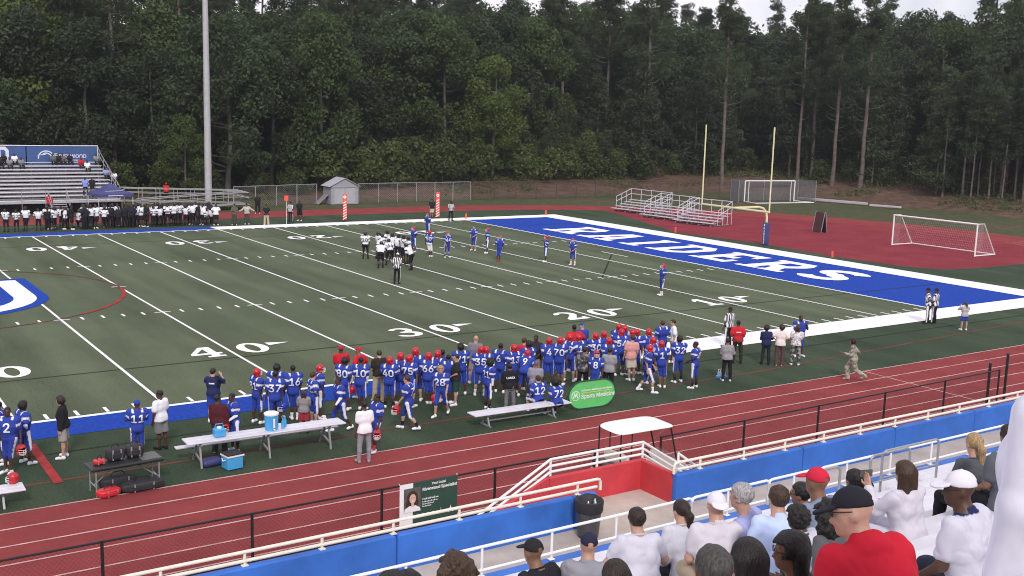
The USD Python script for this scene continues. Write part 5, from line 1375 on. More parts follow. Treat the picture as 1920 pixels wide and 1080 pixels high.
def shoe_geo(R, k, h):
    a, t_ = R.an[k], R.toe[k]; lo = np.minimum(a, t_) - .12; hi = np.maximum(a, t_) + .13; F = Field(lo, hi, h)
    d = nz(t_ - a); heel = a + [0, 0, -.035] - d * .03; F.cap(heel, a + [0, 0, .02], .042, .043, k=.02); F.cap(heel, t_, .040, .036, k=.03); F.cap(t_ - d * .06 + [0, 0, .0], t_, .046, .036, k=.02)
    zc = min(a[2] - .07, t_[2] - .03); return F.mesh()


def head_geo(kind, fine):
    """Hair, caps and helmets in head coordinates."""
    key = ('head', kind, fine)
    if key in _cache: return _cache[key]
    h = .0095 if fine else .017; F = Field((-.26, -.30, -.52), (.26, .26, .26), h)
    rr = lambda p: np.linalg.norm(p, axis=-1)
    if kind in ('short', 'crop', 'curly', 'afro', 'long', 'pony', 'bob', 'bun', 'curlylong'):
        e = {'crop': .006, 'short': .016, 'curly': .034, 'afro': .06, 'long': .02, 'pony': .012, 'bob': .03, 'bun': .012, 'curlylong': .05}[kind]
        F.ellip((0, -.016, .032), (.077 + e, .097 + e, .088 + e), k=.01)
        F.cut(lambda p: np.where(p[..., 1] > .045 + .02 * (p[..., 2] < 0), .062 - p[..., 2], np.where(np.abs(p[..., 1] - .02) < .035, .0 - p[..., 2] if kind in ('crop', 'short') else -.03 - p[..., 2], -.075 - p[..., 2])))
        if kind in ('curly', 'afro'): F.ellip((0, -.03, -.01), (.077 + e, .08 + e, .08 + e * .6), k=.03); F.cut(lambda p: np.where(p[..., 1] > .05, .055 - p[..., 2], -1))
        if kind == 'long':
            for x in (-.05, 0, .05): F.cap((x, -.075, 0), (x * 1.3, -.085, -.30), .05, .035, k=.04)
            for s in (-1, 1): F.cap((s * .075, -.02, .0), (s * .085, -.02, -.22), .03, .02, k=.03)
        if kind == 'curlylong':
            for x in (-.09, 0, .09): F.cap((x, -.06, 0), (x * 1.4, -.08, -.22), .08, .07, k=.04)
        if kind == 'bob':
            for x in (-.055, 0, .055): F.cap((x, -.06, 0), (x * 1.2, -.075, -.15), .06, .05, k=.04)
        if kind == 'pony': F.cap((0, -.105, .03), (.0, -.15, -.04), .028, .036, k=.02); F.cap((0, -.15, -.04), (.02, -.125, -.36), .042, .020, k=.03)
        if kind == 'bun': F.ellip((0, -.125, .05), (.042, .042, .042), k=.01)
        amp = {'curly': .03, 'afro': .04, 'curlylong': .05, 'long': .012, 'bob': .014, 'short': .014}.get(kind, .009); fr = {'curly': 38, 'afro': 30, 'curlylong': 24, 'short': 42, 'crop': 60}.get(kind, 26)
        g = np.stack(np.meshgrid(*[F.o[i] + F.h * np.arange(F.n[i]) for i in range(3)], indexing='ij'), -1); nr = np.abs(F.f) < .06; F.f[nr] += amp * (meshkit.noise(g[nr] * fr * np.array([1, 1, .35 if kind in ('long', 'pony', 'bob') else 1]), 3) - .5)
    elif kind in ('cap', 'capback'):
        F.ellip((0, -.014, .032), (.087, .107, .100), k=.01); F.cut(lambda p: .028 - .05 * np.clip(-p[..., 1], -.1, .1) - p[..., 2])
        s = 1 if kind == 'cap' else -1
        q = F; F2 = Field((-.26, -.30, -.52), (.26, .26, .26), h); F2.ellip((0, s * .115, .032), (.078, .085, .045), k=.01); F2.cut(lambda p: np.maximum(np.abs(p[..., 2] - (.036 - .25 * (s * p[..., 1] - .09))) - .009, .075 - s * p[..., 1])); F.f = np.minimum(F.f, F2.f)
        if kind == 'cap' or kind == 'capback': F.ellip((0, -s * .118, .045), (.032, .03, .024), k=.005, sub=True)
        F.ellip((0, -.014, .135), (.010, .010, .008), k=.004)
    elif kind == 'helmet':
        F.ellip((0, -.012, .022), (.122, .145, .132), k=.01); F.cap((-.07, .03, -.085), (-.06, -.06, -.09), .052, .05, k=.03); F.cap((.07, .03, -.085), (.06, -.06, -.09), .052, .05, k=.03)
        F.ellip((0, -.0, .010), (.084, .108, .094), k=.01, sub=True); F.cap((0, -.01, -.06), (0, -.0, -.25), .078, .09, sub=True)
        F.cut(lambda p: np.maximum(np.where(p[..., 1] > .045, np.minimum(.048 - p[..., 2], .20), -1), np.where(p[..., 1] > .075, .072 - p[..., 2], -1)))
        for s in (-1, 1): F.cap((s * .10, -.005, -.03), (s * .16, -.005, -.03), .018, sub=True)
    elif kind == 'beanie': F.ellip((0, -.014, .034), (.088, .108, .100), k=.01); F.cut(lambda p: .018 - p[..., 2])
    r = F.mesh(); _cache[key] = r
    return r


def facemask():
    if 'fm' in _cache: return _cache['fm']
    mb = MB()
    for z, y, w in ((.02, .150, .098), (-.03, .165, .10), (-.075, .160, .095), (-.11, .140, .075)):
        a = np.linspace(-1, 1, 9); mb.tube(np.stack([w * a * 1.05, y - .105 * a ** 2, np.full(9, z)], 1), .0068, 5)
    for x in (-.03, .03): mb.tube([[x, .155, .03], [x, .170, -.03], [x, .150, -.115]], .006, 5)
    _cache['fm'] = mb.arrays(); return _cache['fm']


SKIN = {'d': (.075, .036, .022), 'm': (.20, .105, .065), 'l': (.46, .27, .20)}
HAIRC = {'black': (.010, .008, .008), 'brown': (.045, .024, .014), 'dkbrown': (.022, .013, .009), 'blond': (.33, .22, .11), 'grey': (.30, .29, .29), 'ltbrown': (.12, .07, .04)}
BLUE, WHITE, BLACK, NAVY, RED = (.027, .052, .31), (.76, .76, .80), (.014, .014, .018), (.018, .024, .085), (.50, .018, .028)
GREY, KHAKI, MAROON = (.22, .22, .235), (.40, .33, .24), (.075, .014, .018)


def paint(v, R, top, spec):
    """The garment's own pattern, by place on the garment."""
    q = tz(R, v); n = len(v); c = np.tile(np.asarray(spec['c'], float), (n, 1)); pat = spec.get('pat')
    if pat == 'jersey':
        for k in (1, -1):
            ax = R.el[k] - R.sh[k]; t = ((v - R.sh[k]) @ ax) / (ax @ ax); d = np.linalg.norm(v - R.sh[k] - np.clip(t, 0, 1)[:, None] * ax, axis=1)
            c[(t > .30) & (t < .52) & (d < .13)] = spec['c2']
            c[(np.abs(q[:, 0] - k * (R.sw * .74)) < .022) & (q[:, 2] > .47)] = spec['c2']
    elif pat == 'stripes': a = np.abs(((q[:, 0] + .5) / .052) % 2 - 1); c[a < .5] = spec['c2']
    elif pat == 'side':
        for k in (1, -1):
            m_ = (v[:, 0] * k > 0); ax = R.kn[k] - R.hip[k]; t = np.clip(((v - R.hip[k]) @ ax) / (ax @ ax), 0, 1); e = v - R.hip[k] - t[:, None] * ax; l = np.linalg.norm(e, axis=1); ax2 = R.an[k] - R.kn[k]
            t2 = np.clip(((v - R.kn[k]) @ ax2) / (ax2 @ ax2), 0, 1); e2 = v - R.kn[k] - t2[:, None] * ax2; use = np.linalg.norm(e2, axis=1) < l; e[use] = e2[use]
            o = e @ np.array([k * 1.0, 0, 0]) / np.maximum(np.linalg.norm(e, axis=1), 1e-6); c[m_ & (o > .84)] = spec['c2']
    elif pat == 'camo': w = meshkit.fbm(v * 11, 3, 3); c[w > .52] = spec['c2']; c[w < .42] = spec['c3']
    elif pat == 'floral': w = meshkit.fbm(v * 26, 3, 5); c[w > .55] = spec['c2']
    elif pat == 'logo': m_ = (np.abs(q[:, 0]) < .09) & (np.abs(q[:, 2] - .33) < .02) & (q[:, 1] < 0); c[m_] = spec['c2']
    elif pat == 'collar': c[(q[:, 2] > .505) & (np.hypot(q[:, 0], q[:, 1]) < .12)] = spec['c2']
    return c


def skin_paint(v, R, tone, h):
    c = np.tile(np.asarray(SKIN[tone]), (len(v), 1)); q = (v - R.hc) @ R.H
    m_ = (q[:, 1] > .05) & (np.abs(q[:, 2] + .062) < .012) & (np.abs(q[:, 0]) < .028); c[m_] *= [1.15, .7, .75]
    if h > .022:
        m_ = (q[:, 1] > .055) & (np.abs(q[:, 2] - .012) < .016) & (np.abs(np.abs(q[:, 0]) - .032) < .016); c[m_] *= .25
    else:
        m_ = (q[:, 1] > .06) & (np.abs(q[:, 2] - .032) < .006) & (np.abs(np.abs(q[:, 0]) - .032) < .02); c[m_] *= .35
    return c


def project_text(R, txt, height, geo, front, z, mat_depth=.006):
    """Lettering laid onto the back (or chest) of a garment."""
    V, Q = geo; q = tz(R, V); tm = meshkit.text_mesh(txt, height, .002, True); v = np.array(tm.vertices); f = np.array(tm.faces); up = v[:, 2] > .001
    keep = up[f].all(1); f = f[keep]; u_, inv = np.unique(f, return_inverse=True); v = v[u_]; f = inv.reshape(-1, 3)
    v, f = trimesh.remesh.subdivide_to_size(v, f, .05); x = v[:, 0] - (v[:, 0].min() + v[:, 0].max()) / 2; zz = v[:, 1] - height / 2 + z
    sgn = 1 if front else -1; from scipy.spatial import cKDTree
    m_ = (q[:, 1] * sgn > -.02) & (np.abs(q[:, 0]) < .26); t = cKDTree(q[m_][:, [0, 2]] * [1, 1]); d, i = t.query(np.column_stack([x * (-sgn if front else 1) * (1 if front else 1), zz]), k=6)
    xx = x * (-1 if front else 1); d, i = t.query(np.column_stack([xx, zz]), k=6); y = (q[m_][:, 1] * sgn)[i]; w = 1 / (d + .008); yy = (y * w).sum(1) / w.sum(1) + .012
    P = np.column_stack([xx, yy * sgn, zz]) @ R.T.T + R.off
    return P, f


def build_person(name, label, base, heading, pose, o, height=1.8, h=.03, seed=0, group=None, z=0.0, hidden=None):
    """o: outfit dict. base: where the middle of the body stands or sits; heading: direction faced, degrees from +x."""
    R = Rig(pose, seed, o.get('bulk', 1.0), o.get('turn', 0), o.get('tilt', 0)); fine = h < .022; sc = height / 1.8
    t = thing(name, label, 'person', (base[0], base[1], z), heading - 90, sc, group); P = t.GetPath(); hb = max(h, .016)
    ck = (pose, seed, o.get('bulk', 1.0), o.get('turn', 0), o.get('tilt', 0), h)

    def get(kind, fn):
        k = (ck, kind)
        if k not in _cache: _cache[k] = fn()
        return _cache[k]
    bv, bq = get('body', lambda: body_geo(R, hb, o.get('hand', 'open'))); put('body', bv, bq, 'skin', P, skin_paint(bv, R, o.get('skin', 'm'), hb), True)
    if o.get('bottom'):
        k, spec = o['bottom']; v, q = get(('bot', k), lambda: bottom_geo(R, h, k)); put({'fb': 'football_pants', 'loose': 'pants'}.get(k, k), v, q, 'cloth', P, paint(v, R, False, spec), True)
    k, spec = o['top']; g = {'jersey': .02, 'tee': .02, 'polo': .02, 'long': .02, 'hoodie': .034}[k] - (.005 if fine else 0); hem = {'jersey': .0, 'tee': -.09, 'polo': -.06, 'long': -.06, 'hoodie': -.07}[k]; wr = o.get('wr', .015 if fine else .007)
    geo = get(('top', k), lambda: top_geo(R, h, k, g, wr, None, hem)); put({'tee': 'shirt', 'polo': 'polo_shirt', 'long': 'long_sleeved_shirt', 'jersey': 'jersey', 'hoodie': 'hooded_top'}[k], *geo, 'cloth', P, paint(geo[0], R, True, spec), True)
    if fine and k in ('tee', 'long'):
        a_ = np.linspace(0, 2 * math.pi, 25)
        mb = MB().tube([R.t(.078 * math.cos(q), -.014 + .066 * math.sin(q), .517 - .03 * max(0, math.sin(q))) for q in a_], .0095, 6, caps=False); cv, cf = mb.arrays(); put('collar', cv, cf, 'cloth', P, np.tile(np.asarray(spec['c'], float) * .93, (len(cv), 1)), True)
    if o.get('num'):
        v, f = project_text(R, o['num'], o.get('numh', .23), geo, o.get('front', False), o.get('numz', .29)); put('number' if o['num'].isdigit() else 'lettering', v, f, o.get('numm', 'number_white'), P, smooth=True)
    for kk in (1, -1):
        v, q = get(('shoe', kk), lambda: shoe_geo(R, kk, max(h * .8, .016))); put('shoe', v, q, 'cloth', P, np.tile(o.get('shoe', WHITE), (len(v), 1)), True)
        if o.get('sock') or o.get('tights'):
            up = 1.12 if o.get('tights') else 1.55
            def sg():
                F = Field(*R.bounds(), h); R.leg(F, kk, .008, 1.98); d = nz(R.an[kk] - R.kn[kk]); e = R.kn[kk] + (R.an[kk] - R.kn[kk]) * (up - 1); F.cut(lambda p: (e - p) @ d); F.cut(lambda p: np.linalg.norm(p - (R.kn[kk] + R.an[kk]) / 2, axis=-1) - .30); return F.mesh()
            v, q = get(('sock', kk, up), sg); put('sock', v, q, 'cloth', P, np.tile(o.get('sock') or o['tights'], (len(v), 1)), True)
        if o.get('sleeve'):
            def ag():
                F = Field(*R.bounds(), h); R.arm(F, kk, .010, 1.95); d = nz(R.el[kk] - R.sh[kk]); e = R.sh[kk] + (R.el[kk] - R.sh[kk]) * .72; F.cut(lambda p: np.where(np.linalg.norm(p - R.sh[kk], axis=-1) < .24, (e - p) @ d, -1)); return F.mesh()
            v, q = get(('sleeve', kk), ag); put('arm_sleeve', v, q, 'cloth', P, np.tile(o['sleeve'], (len(v), 1)), True)
    for hg, hc_ in o.get('head', []):
        v, q = head_geo(hg, fine); w = (v * (.94 if hg == 'helmet' else 1)) @ R.H.T + R.hc
        if hg == 'helmet':
            p = put('helmet', w, q, hc_, P, smooth=True); fv, ff = facemask(); p2 = xform('face_mask_frame', parent=str(P)) if 0 else None; put('face_mask', fv @ R.H.T * .94 + R.hc, ff, 'black_plastic' if hc_ == 'helmet_black' else 'white_plastic', P)
        elif hg in ('cap', 'capback', 'beanie'): put('cap' if hg != 'beanie' else 'beanie', w, q, 'cloth', P, np.tile(np.asarray(hc_, float), (len(w), 1)), True)
        else:
            a = np.asarray(HAIRC[hc_] if isinstance(hc_, str) else hc_); put('hair', w, q, 'hair', P, np.tile(a, (len(w), 1)), True)
    if o.get('glasses'):
        mb = MB(); a = np.linspace(0, 2 * math.pi, 13)
        for s in (-1, 1): mb.tube(np.stack([s * .034 + .026 * np.cos(a), .098 - .3 * np.abs(.034 + s * 0 + .026 * np.cos(a) * s) ** 2 * 4, .012 + .02 * np.sin(a)], 1), .0028, 5); mb.tube([[s * .06, .09, .015], [s * .082, .0, .01]], .0028, 5)
        v, f = mb.arrays(); put('glasses', v @ R.H.T + R.hc, f, 'black_plastic', P)
    if fine and o.get('eyes'):
        for s in (-1, 1):
            e = trimesh.creation.icosphere(2, .0115); v = np.array(e.vertices); c = np.where((v[:, 1] > .0085)[:, None], (.02, .012, .008), (.6, .58, .56)); put('eye', (v + [s * .032, .070, .012]) @ R.H.T + R.hc, np.array(e.faces), 'skin', P, c, True)
    return t, R, sc


def head_base(u, v, H, R, sc, heading, z0=0.0):
    """Base point that brings the top of the head to pixel (u, v)."""
    tp = R.top * sc; pt = ground(u, v, z0 + (tp[2] if H is None else H)); a = math.radians(heading - 90); return np.array([pt[0] - (tp[0] * math.cos(a) - tp[1] * math.sin(a)), pt[1] - (tp[0] * math.sin(a) + tp[1] * math.cos(a))])


def held_helmet(label, R, sc, base, heading, k, mat='helmet_red', z=0.0):
    a = math.radians(heading - 90); c, s = math.cos(a), math.sin(a); p = (R.hd[k] + R.fad[k] * .05 + [0.0, .0, -.13]) * sc; w = (base[0] + p[0] * c - p[1] * s, base[1] + p[0] * s + p[1] * c, z + p[2])
    loose_helmet(label, w, heading + (20 if k > 0 else -30), mat)


def loose_helmet(label, loc, rz, mat='helmet_red'):
    t = thing('football_helmet', label, 'helmet', loc, rz); v, q = head_geo('helmet', False); put('shell', v, q, mat, t.GetPath(), smooth=True); put('face_mask', *facemask(), 'white_plastic', t.GetPath())
# ------------------------------------------------------------------ people on and beside the field
def jersey(num=None, hg='H', skin='d', **k):
    head = {'H': [('helmet', 'helmet_red')], 'B': [('crop', 'black')], 'C': [('curly', 'black')], 'N': [('short', 'brown')], 'Y': [('curly', 'blond')], 'K': [('beanie', BLUE)], 'F': [('afro', 'black')]}[hg]
    return dict(top=('jersey', dict(c=BLUE, c2=WHITE, pat='jersey')), bottom=('fb', dict(c=BLUE, c2=WHITE, pat='side')), head=head, num=num, skin=skin, **k)


def casual(top, topc, bot, botc, hair, hairc='black', skin='m', shoe=WHITE, **k):
    tc = topc if isinstance(topc, dict) else dict(c=topc); bc = botc if isinstance(botc, dict) else dict(c=botc)
    return dict(top=(top, tc), bottom=(bot, bc), head=[(hair, hairc)] if hair else [], skin=skin, shoe=shoe, **k)


REF = dict(top=('polo', dict(c=WHITE, c2=BLACK, pat='stripes')), bottom=('pants', dict(c=BLACK, c2=WHITE, pat='side')), head=[('cap', BLACK)], shoe=BLACK, skin='d')
A = 62          # facing the play, backs to the stand
_seed = [0]


def sideline(u, v, heading, pose, o, label, H=1.83, name='person', group=None, hold=None, z=0.0, h=.028, holdmat='helmet_red', bymat=None):
    _seed[0] += 1; seed = 1 + _seed[0] % 9; heading = heading + ((_seed[0] * 37) % 41 - 20); o = dict(o, bulk=o.get('bulk', (.96, 1.0, 1.07, 1.16, 1.0)[_seed[0] % 5]))
    if pose == 'stand' and name == 'football_player': pose = ('stand', 'lean', 'stand', 'onehip', 'stand', 'vest')[_seed[0] % 6]
    R = Rig(pose, seed, o.get('bulk', 1.0), o.get('turn', 0), o.get('tilt', 0)); sc = H / 1.8; extra = {'helmet': .035, 'cap': .01, 'afro': .05, 'curly': .03}.get(o['head'][0][0] if o.get('head') else '', .012)
    tp = (R.top[2] + extra) * sc; b = head_base(u, v, z + tp, R, sc, heading, z)
    t, R, sc = build_person(name, label, b, heading, pose, o, H, h, seed, group, z)
    if hold: held_helmet(hold, R, sc, b, heading, 1 if 'right hand' in hold else -1, holdmat, z)
    return t


pl = 'football_player'
# left group
sideline(-4, 752, 150, 'stand', jersey('5', 'B'), 'blue jersey player cut off by the left edge of the picture', 1.83, pl)
sideline(13, 763, 215, 'stand2', jersey('2', 'B', front=True), 'blue jersey player number 2 facing the stand at the left edge', 1.9, pl, hold='red helmet hanging from the left hand of player number 2')
sideline(43, 751, 20, 'stand', jersey(None, 'C', sleeve=WHITE), 'dark-haired blue player with white sleeve behind number 2', 1.85, pl)
sideline(112, 742, 150, 'stand', casual('hoodie', BLACK, 'shorts', (.30, .28, .26), 'curly', 'dkbrown', 'l'), 'bearded person in black hoodie and grey shorts near the padded table', 1.83)
sideline(257, 750, 88, 'stand', jersey('11', 'K'), 'blue player number 11 in blue beanie between the table and the bench', 1.78, pl, hold='red helmet in the right hand of the player with the blue beanie')
sideline(299, 731, 120, 'stand2', casual('tee', WHITE, 'shorts', GREY, 'crop', 'black', 'd', BLACK), 'person in white T-shirt and grey shorts left of the long bench', 1.86)
sideline(399, 690, A, 'photo', casual('polo', dict(c=NAVY, c2=WHITE, pat='logo'), 'shorts', BLUE, 'short', 'dkbrown', 'l'), 'photographer in navy shirt holding a camera up on the team area', 1.8)
sideline(407, 740, A, 'stand', casual('long', MAROON, 'loose', (.06, .06, .065), 'crop', 'black', 'd', bulk=1.2), 'person in maroon top standing behind the long bench with coolers', 1.8)
sideline(434, 737, 200, 'clasp', jersey(None, 'B', sleeve=WHITE), 'bare-headed blue player with white sleeves behind the bench coolers', 1.8, pl, hold='red and white helmet in the left hand behind the round cooler')
# left crowd
sideline(482, 690, 40, 'stand', jersey('81', 'H'), 'helmeted blue player number 81, leftmost of the crowd behind the bench', 1.83, pl)
sideline(519, 681, 20, 'stand2', jersey(None, 'C'), 'dark-haired blue player half hidden behind number 37', 1.85, pl)
sideline(516, 695, A, 'stand', jersey('37', 'B', sock=BLACK), 'bare-headed blue player number 37 in black socks holding a dark blue helmet', 1.85, pl, hold='dark blue helmet in the right hand of number 37', holdmat='helmet_blue')
sideline(549, 684, A, 'stand2', jersey('16', 'B', sock=WHITE), 'bare-headed blue player number 16 in white socks above the grey-shirted child', 1.85, pl)
sideline(570, 731, A, 'clasp', casual('tee', (.24, .22, .23), 'shorts', (.30, .03, .05), 'long', 'brown', 'l', BLACK), 'small child with long brown hair and red shorts behind the bench', 1.42)
sideline(587, 697, 10, 'stand', jersey('52', 'N', 'l'), 'brown-haired blue player right of number 16, turned to the right', 1.78, pl)
sideline(600, 683, -10, 'stand2', jersey(None, 'H'), 'helmeted blue player turned right beside the brown-haired player', 1.82, pl)
sideline(639, 648, 80, 'cross', casual('polo', RED, 'shorts', KHAKI, 'cap', RED, 'd', bulk=1.1), 'coach in red shirt and red cap, left one of two near the 35 yard line', 1.85)
sideline(672, 651, 130, 'hips', casual('polo', RED, 'shorts', KHAKI, 'cap', RED, 'm', bulk=1.1), 'coach in red shirt and red cap, right one of two near the 35 yard line', 1.83)
sideline(647, 669, A, 'stand', jersey('80', 'C'), 'bare-headed blue player number 80 beside number 10', 1.85, pl)
sideline(677, 669, A, 'stand2', jersey('10', 'B', sleeve=WHITE), 'bare-headed blue player number 10 with white arm sleeves', 1.86, pl, hold='red helmet in the left hand of number 10')
sideline(634, 706, 165, 'walk', jersey('6', 'B', sleeve=WHITE), 'blue player walking left behind the bench end with white sleeves', 1.84, pl)
sideline(711, 656, A, 'clasp', casual('polo', (.030, .022, .020), 'loose', KHAKI, 'short', 'brown', 'l'), 'person in dark brown polo and khaki trousers right of number 10', 1.86)
sideline(731, 668, 40, 'stand', jersey('40', 'H', 'd', sock=BLACK), 'helmeted blue player number 40 right of the brown polo', 1.82, pl)
sideline(751, 660, A, 'stand', jersey('31', 'H'), 'helmeted blue player number 31 behind number 40', 1.86, pl)
sideline(768, 664, 30, 'stand2', jersey('75', 'H', 'm'), 'helmeted blue player number 75 with white-topped helmet', 1.85, pl)
sideline(779, 651, A, 'stand', jersey(None, 'H', 'l', bulk=1.1), 'tall helmeted blue player towering behind number 75', 1.95, pl)
sideline(804, 660, A, 'stand2', jersey('66', 'H'), 'helmeted blue player number 66 up and left of the blond player', 1.84, pl)
sideline(821, 656, A, 'stand', jersey('25', 'H', 'l'), 'helmeted blue player directly behind the blond number 28', 1.87, pl)
sideline(826, 685, 230, 'walk', jersey('28', 'Y', 'l', front=True), 'blond blue player number 28 walking towards the stand', 1.8, pl, hold='red helmet in the right hand of blond number 28')
sideline(763, 704, 155, 'walk', jersey('7', 'N', 'l', sock=BLACK), 'brown-haired blue player striding left in front of the crowd', 1.84, pl, hold='red helmet in the left hand of the striding brown-haired player')
sideline(683, 752, A, 'stand', casual('tee', WHITE, 'pants', (.25, .25, .27), 'crop', 'black', 'd', (.3, .3, .3)), 'person in white T-shirt and grey trousers standing at the track edge', 1.83)
sideline(707, 738, 165, 'stand2', jersey('3', 'B', 'd', sock=(.45, .03, .05)), 'blue player right beside the white T-shirt at the track edge', 1.84, pl, hold='white-masked helmet in the left hand beside the white T-shirt')
sideline(856, 664, 150, 'clasp', casual('tee', (.022, .022, .026), 'shorts', (.018, .05, .05), 'short', 'dkbrown', 'l'), 'person in black shirt and dark green shorts reading by number 71', 1.83)
sideline(864, 643, A, 'stand', jersey('71', 'C'), 'bare-headed blue player number 71 with curly black hair', 1.9, pl)
sideline(830, 655, 70, 'stand', jersey(None, 'B'), 'dark-haired blue player left of number 71', 1.85, pl)
sideline(841, 664, 60, 'stand2', jersey(None, 'B'), 'short-haired blue player between blond number 28 and black shirt', 1.78, pl)
sideline(893, 629, A, 'stand', casual('tee', (.17, .17, .20), 'shorts', GREY, None, skin='l', bulk=1.15), 'bald person in grey shirt behind number 35', 1.88)
# right crowd
sideline(902, 648, A, 'stand', jersey('35', 'H', 'l', sock=WHITE), 'helmeted blue player number 35 in front of the bald person', 1.84, pl)
sideline(912, 649, A, 'stand2', jersey(None, 'H', 'l'), 'helmeted blue player hidden behind number 35', 1.82, pl)
sideline(921, 671, 10, 'stand', jersey('21', 'F', 'd', sleeve=WHITE, sock=BLACK), 'blue player number 21 with big black curls facing right', 1.8, pl)
sideline(939, 643, A, 'stand', jersey('6', 'B'), 'bare-headed blue player number 6 left of number 13', 1.88, pl)
sideline(964, 645, A, 'stand2', jersey('13', 'H'), 'helmeted blue player number 13 in front of the brown-haired red coach', 1.84, pl)
sideline(956, 682, A, 'clasp', casual('hoodie', BLACK, 'pants', (.17, .16, .17), 'bun', 'black', 'm', BLACK, num='LAMIA', numh=.07, numz=.33), 'person in black lettered hoodie and grey leggings left of the short bench', 1.7)
sideline(983, 633, 30, 'stand', casual('polo', RED, 'shorts', BLACK, 'short', 'brown', 'l'), 'brown-haired coach in red shirt behind number 13', 1.84)
sideline(1005, 628, 200, 'clasp', casual('polo', (.03, .03, .035), 'pants', KHAKI, 'crop', 'black', 'd'), 'person in dark shirt facing the bench with arms folded', 1.86)
sideline(992, 638, 90, 'stand', jersey(None, 'C'), 'curly-haired blue player beside the red-shirted coach', 1.86, pl)
sideline(990, 655, 40, 'bend', jersey('9', 'H'), 'helmeted blue player leaning forward behind the short bench', 1.8, pl)
sideline(1006, 676, A, 'clasp', casual('tee', (.25, .25, .30), 'shorts', BLUE, 'cap', (.12, .10, .30), 'm'), 'person in grey shirt and purple cap behind the seated players', 1.72)
sideline(1030, 632, A, 'stand', jersey('4', 'H'), 'helmeted blue player number 4 beside number 70', 1.84, pl)
sideline(1051, 631, A, 'stand2', jersey('70', 'H', 'm', bulk=1.2), 'broad helmeted blue player number 70', 1.88, pl)
sideline(1069, 626, A, 'stand', jersey('19', 'H', 'l'), 'helmeted blue player number 19 in front of the large red coach', 1.86, pl)
sideline(1085, 626, A, 'stand2', jersey('1', 'H', 'l'), 'helmeted blue player just right of number 19', 1.84, pl)
sideline(1077, 608, A, 'hips', casual('tee', RED, 'shorts', BLACK, 'crop', 'black', 'd', bulk=1.45), 'large coach in a red shirt towering over number 19', 1.95)
sideline(1092, 605, 70, 'stand', casual('polo', BLUE, 'shorts', KHAKI, 'cap', BLUE, 'l'), 'coach in blue shirt and blue cap beside the large red coach', 1.86)
sideline(1097, 650, A, 'clasp', casual('tee', dict(c=(.12, .11, .12), c2=(.045, .04, .045), c3=(.25, .24, .24), pat='camo'), 'pants', BLACK, 'short', 'dkbrown', 'm', BLACK), 'person in mottled grey shirt and black trousers left of the green banner', 1.82)
sideline(1117, 623, A, 'stand', jersey('30', 'H'), 'helmeted blue player number 30 above the middle of the green banner', 1.86, pl)
sideline(1133, 620, A, 'stand2', jersey(None, 'H', 'm'), 'helmeted blue player right behind number 30', 1.86, pl)
sideline(1143, 632, A, 'stand', jersey('2', 'H'), 'helmeted blue player number 2 above the light grey shirt behind the banner', 1.84, pl)
sideline(1144, 651, A, 'clasp', casual('tee', (.28, .28, .30), 'pants', BLACK, 'short', 'dkbrown', 'm', BLACK), 'person in light grey shirt and black trousers behind the green banner', 1.82)
sideline(1119, 657, 240, 'stand2', jersey('8', 'H', front=True), 'shorter helmeted blue player facing the stand above the green banner', 1.72, pl)
sideline(1161, 606, A, 'stand', jersey(None, 'H'), 'helmeted blue player in the back row, leftmost near the 15 yard line', 1.86, pl)
sideline(1172, 609, 40, 'stand2', jersey(None, 'H'), 'helmeted blue player in the back row, second near the 15 yard line', 1.86, pl)
sideline(1166, 616, A, 'stand', jersey('54', 'H', 'm', bulk=1.1), 'helmeted blue player number 54 directly left of the pink shirt', 1.88, pl)
sideline(1187, 628, A, 'stand2', casual('tee', (.62, .30, .28), 'shorts', (.58, .50, .44), 'short', 'brown', 'l'), 'person in pink shirt and cream shorts among the players', 1.84)
sideline(1186, 617, 90, 'stand', jersey(None, 'H'), 'helmeted blue player behind the pink shirt, left one', 1.84, pl)
sideline(1195, 616, 30, 'stand2', jersey(None, 'H'), 'helmeted blue player behind the pink shirt, right one', 1.84, pl)
sideline(1217, 616, A, 'stand', jersey(None, 'H', 'm'), 'helmeted blue player in the back row left of the white shirt', 1.86, pl)
sideline(1225, 631, 100, 'cross', jersey(None, 'H', 'l'), 'helmeted blue player with folded arms before the white shirt', 1.84, pl)
sideline(1220, 646, -20, 'walk', jersey('5', 'H', 'l', sock=WHITE), 'helmeted blue player number 5 walking right in front of the group', 1.84, pl)
sideline(1241, 638, 70, 'stand2', jersey('1', 'H', 'm'), 'helmeted blue player number 1 behind the walking number 5', 1.82, pl)
sideline(1243, 601, 90, 'stand', jersey(None, 'N', 'l'), 'brown-haired blue player in the back row beside the white shirt', 1.86, pl)
sideline(1262, 599, 120, 'stand2', casual('polo', WHITE, 'shorts', KHAKI, 'short', 'dkbrown', 'l'), 'coach in white polo and khaki shorts at the right of the crowd', 1.86)
sideline(1275, 629, A, 'stand', jersey('32', 'C', 'd', sock=BLACK), 'bare-headed blue player number 32 at the right of the crowd', 1.84, pl)
sideline(1305, 640, 100, 'clasp', jersey('45', 'B', 'd', sock=BLACK), 'bare-headed blue player number 45, rightmost of the crowd', 1.82, pl)
# seated on the short bench
for u, v, o, lab in ((1009, 704, jersey('12', 'N', 'l'), 'blue player number 12 seated on the short bench'), (1041, 708, jersey('72', 'F'), 'blue player number 72 with black curls seated on the short bench')):
    sideline(u, v, 80, 'sit', o, lab, 1.8, pl)
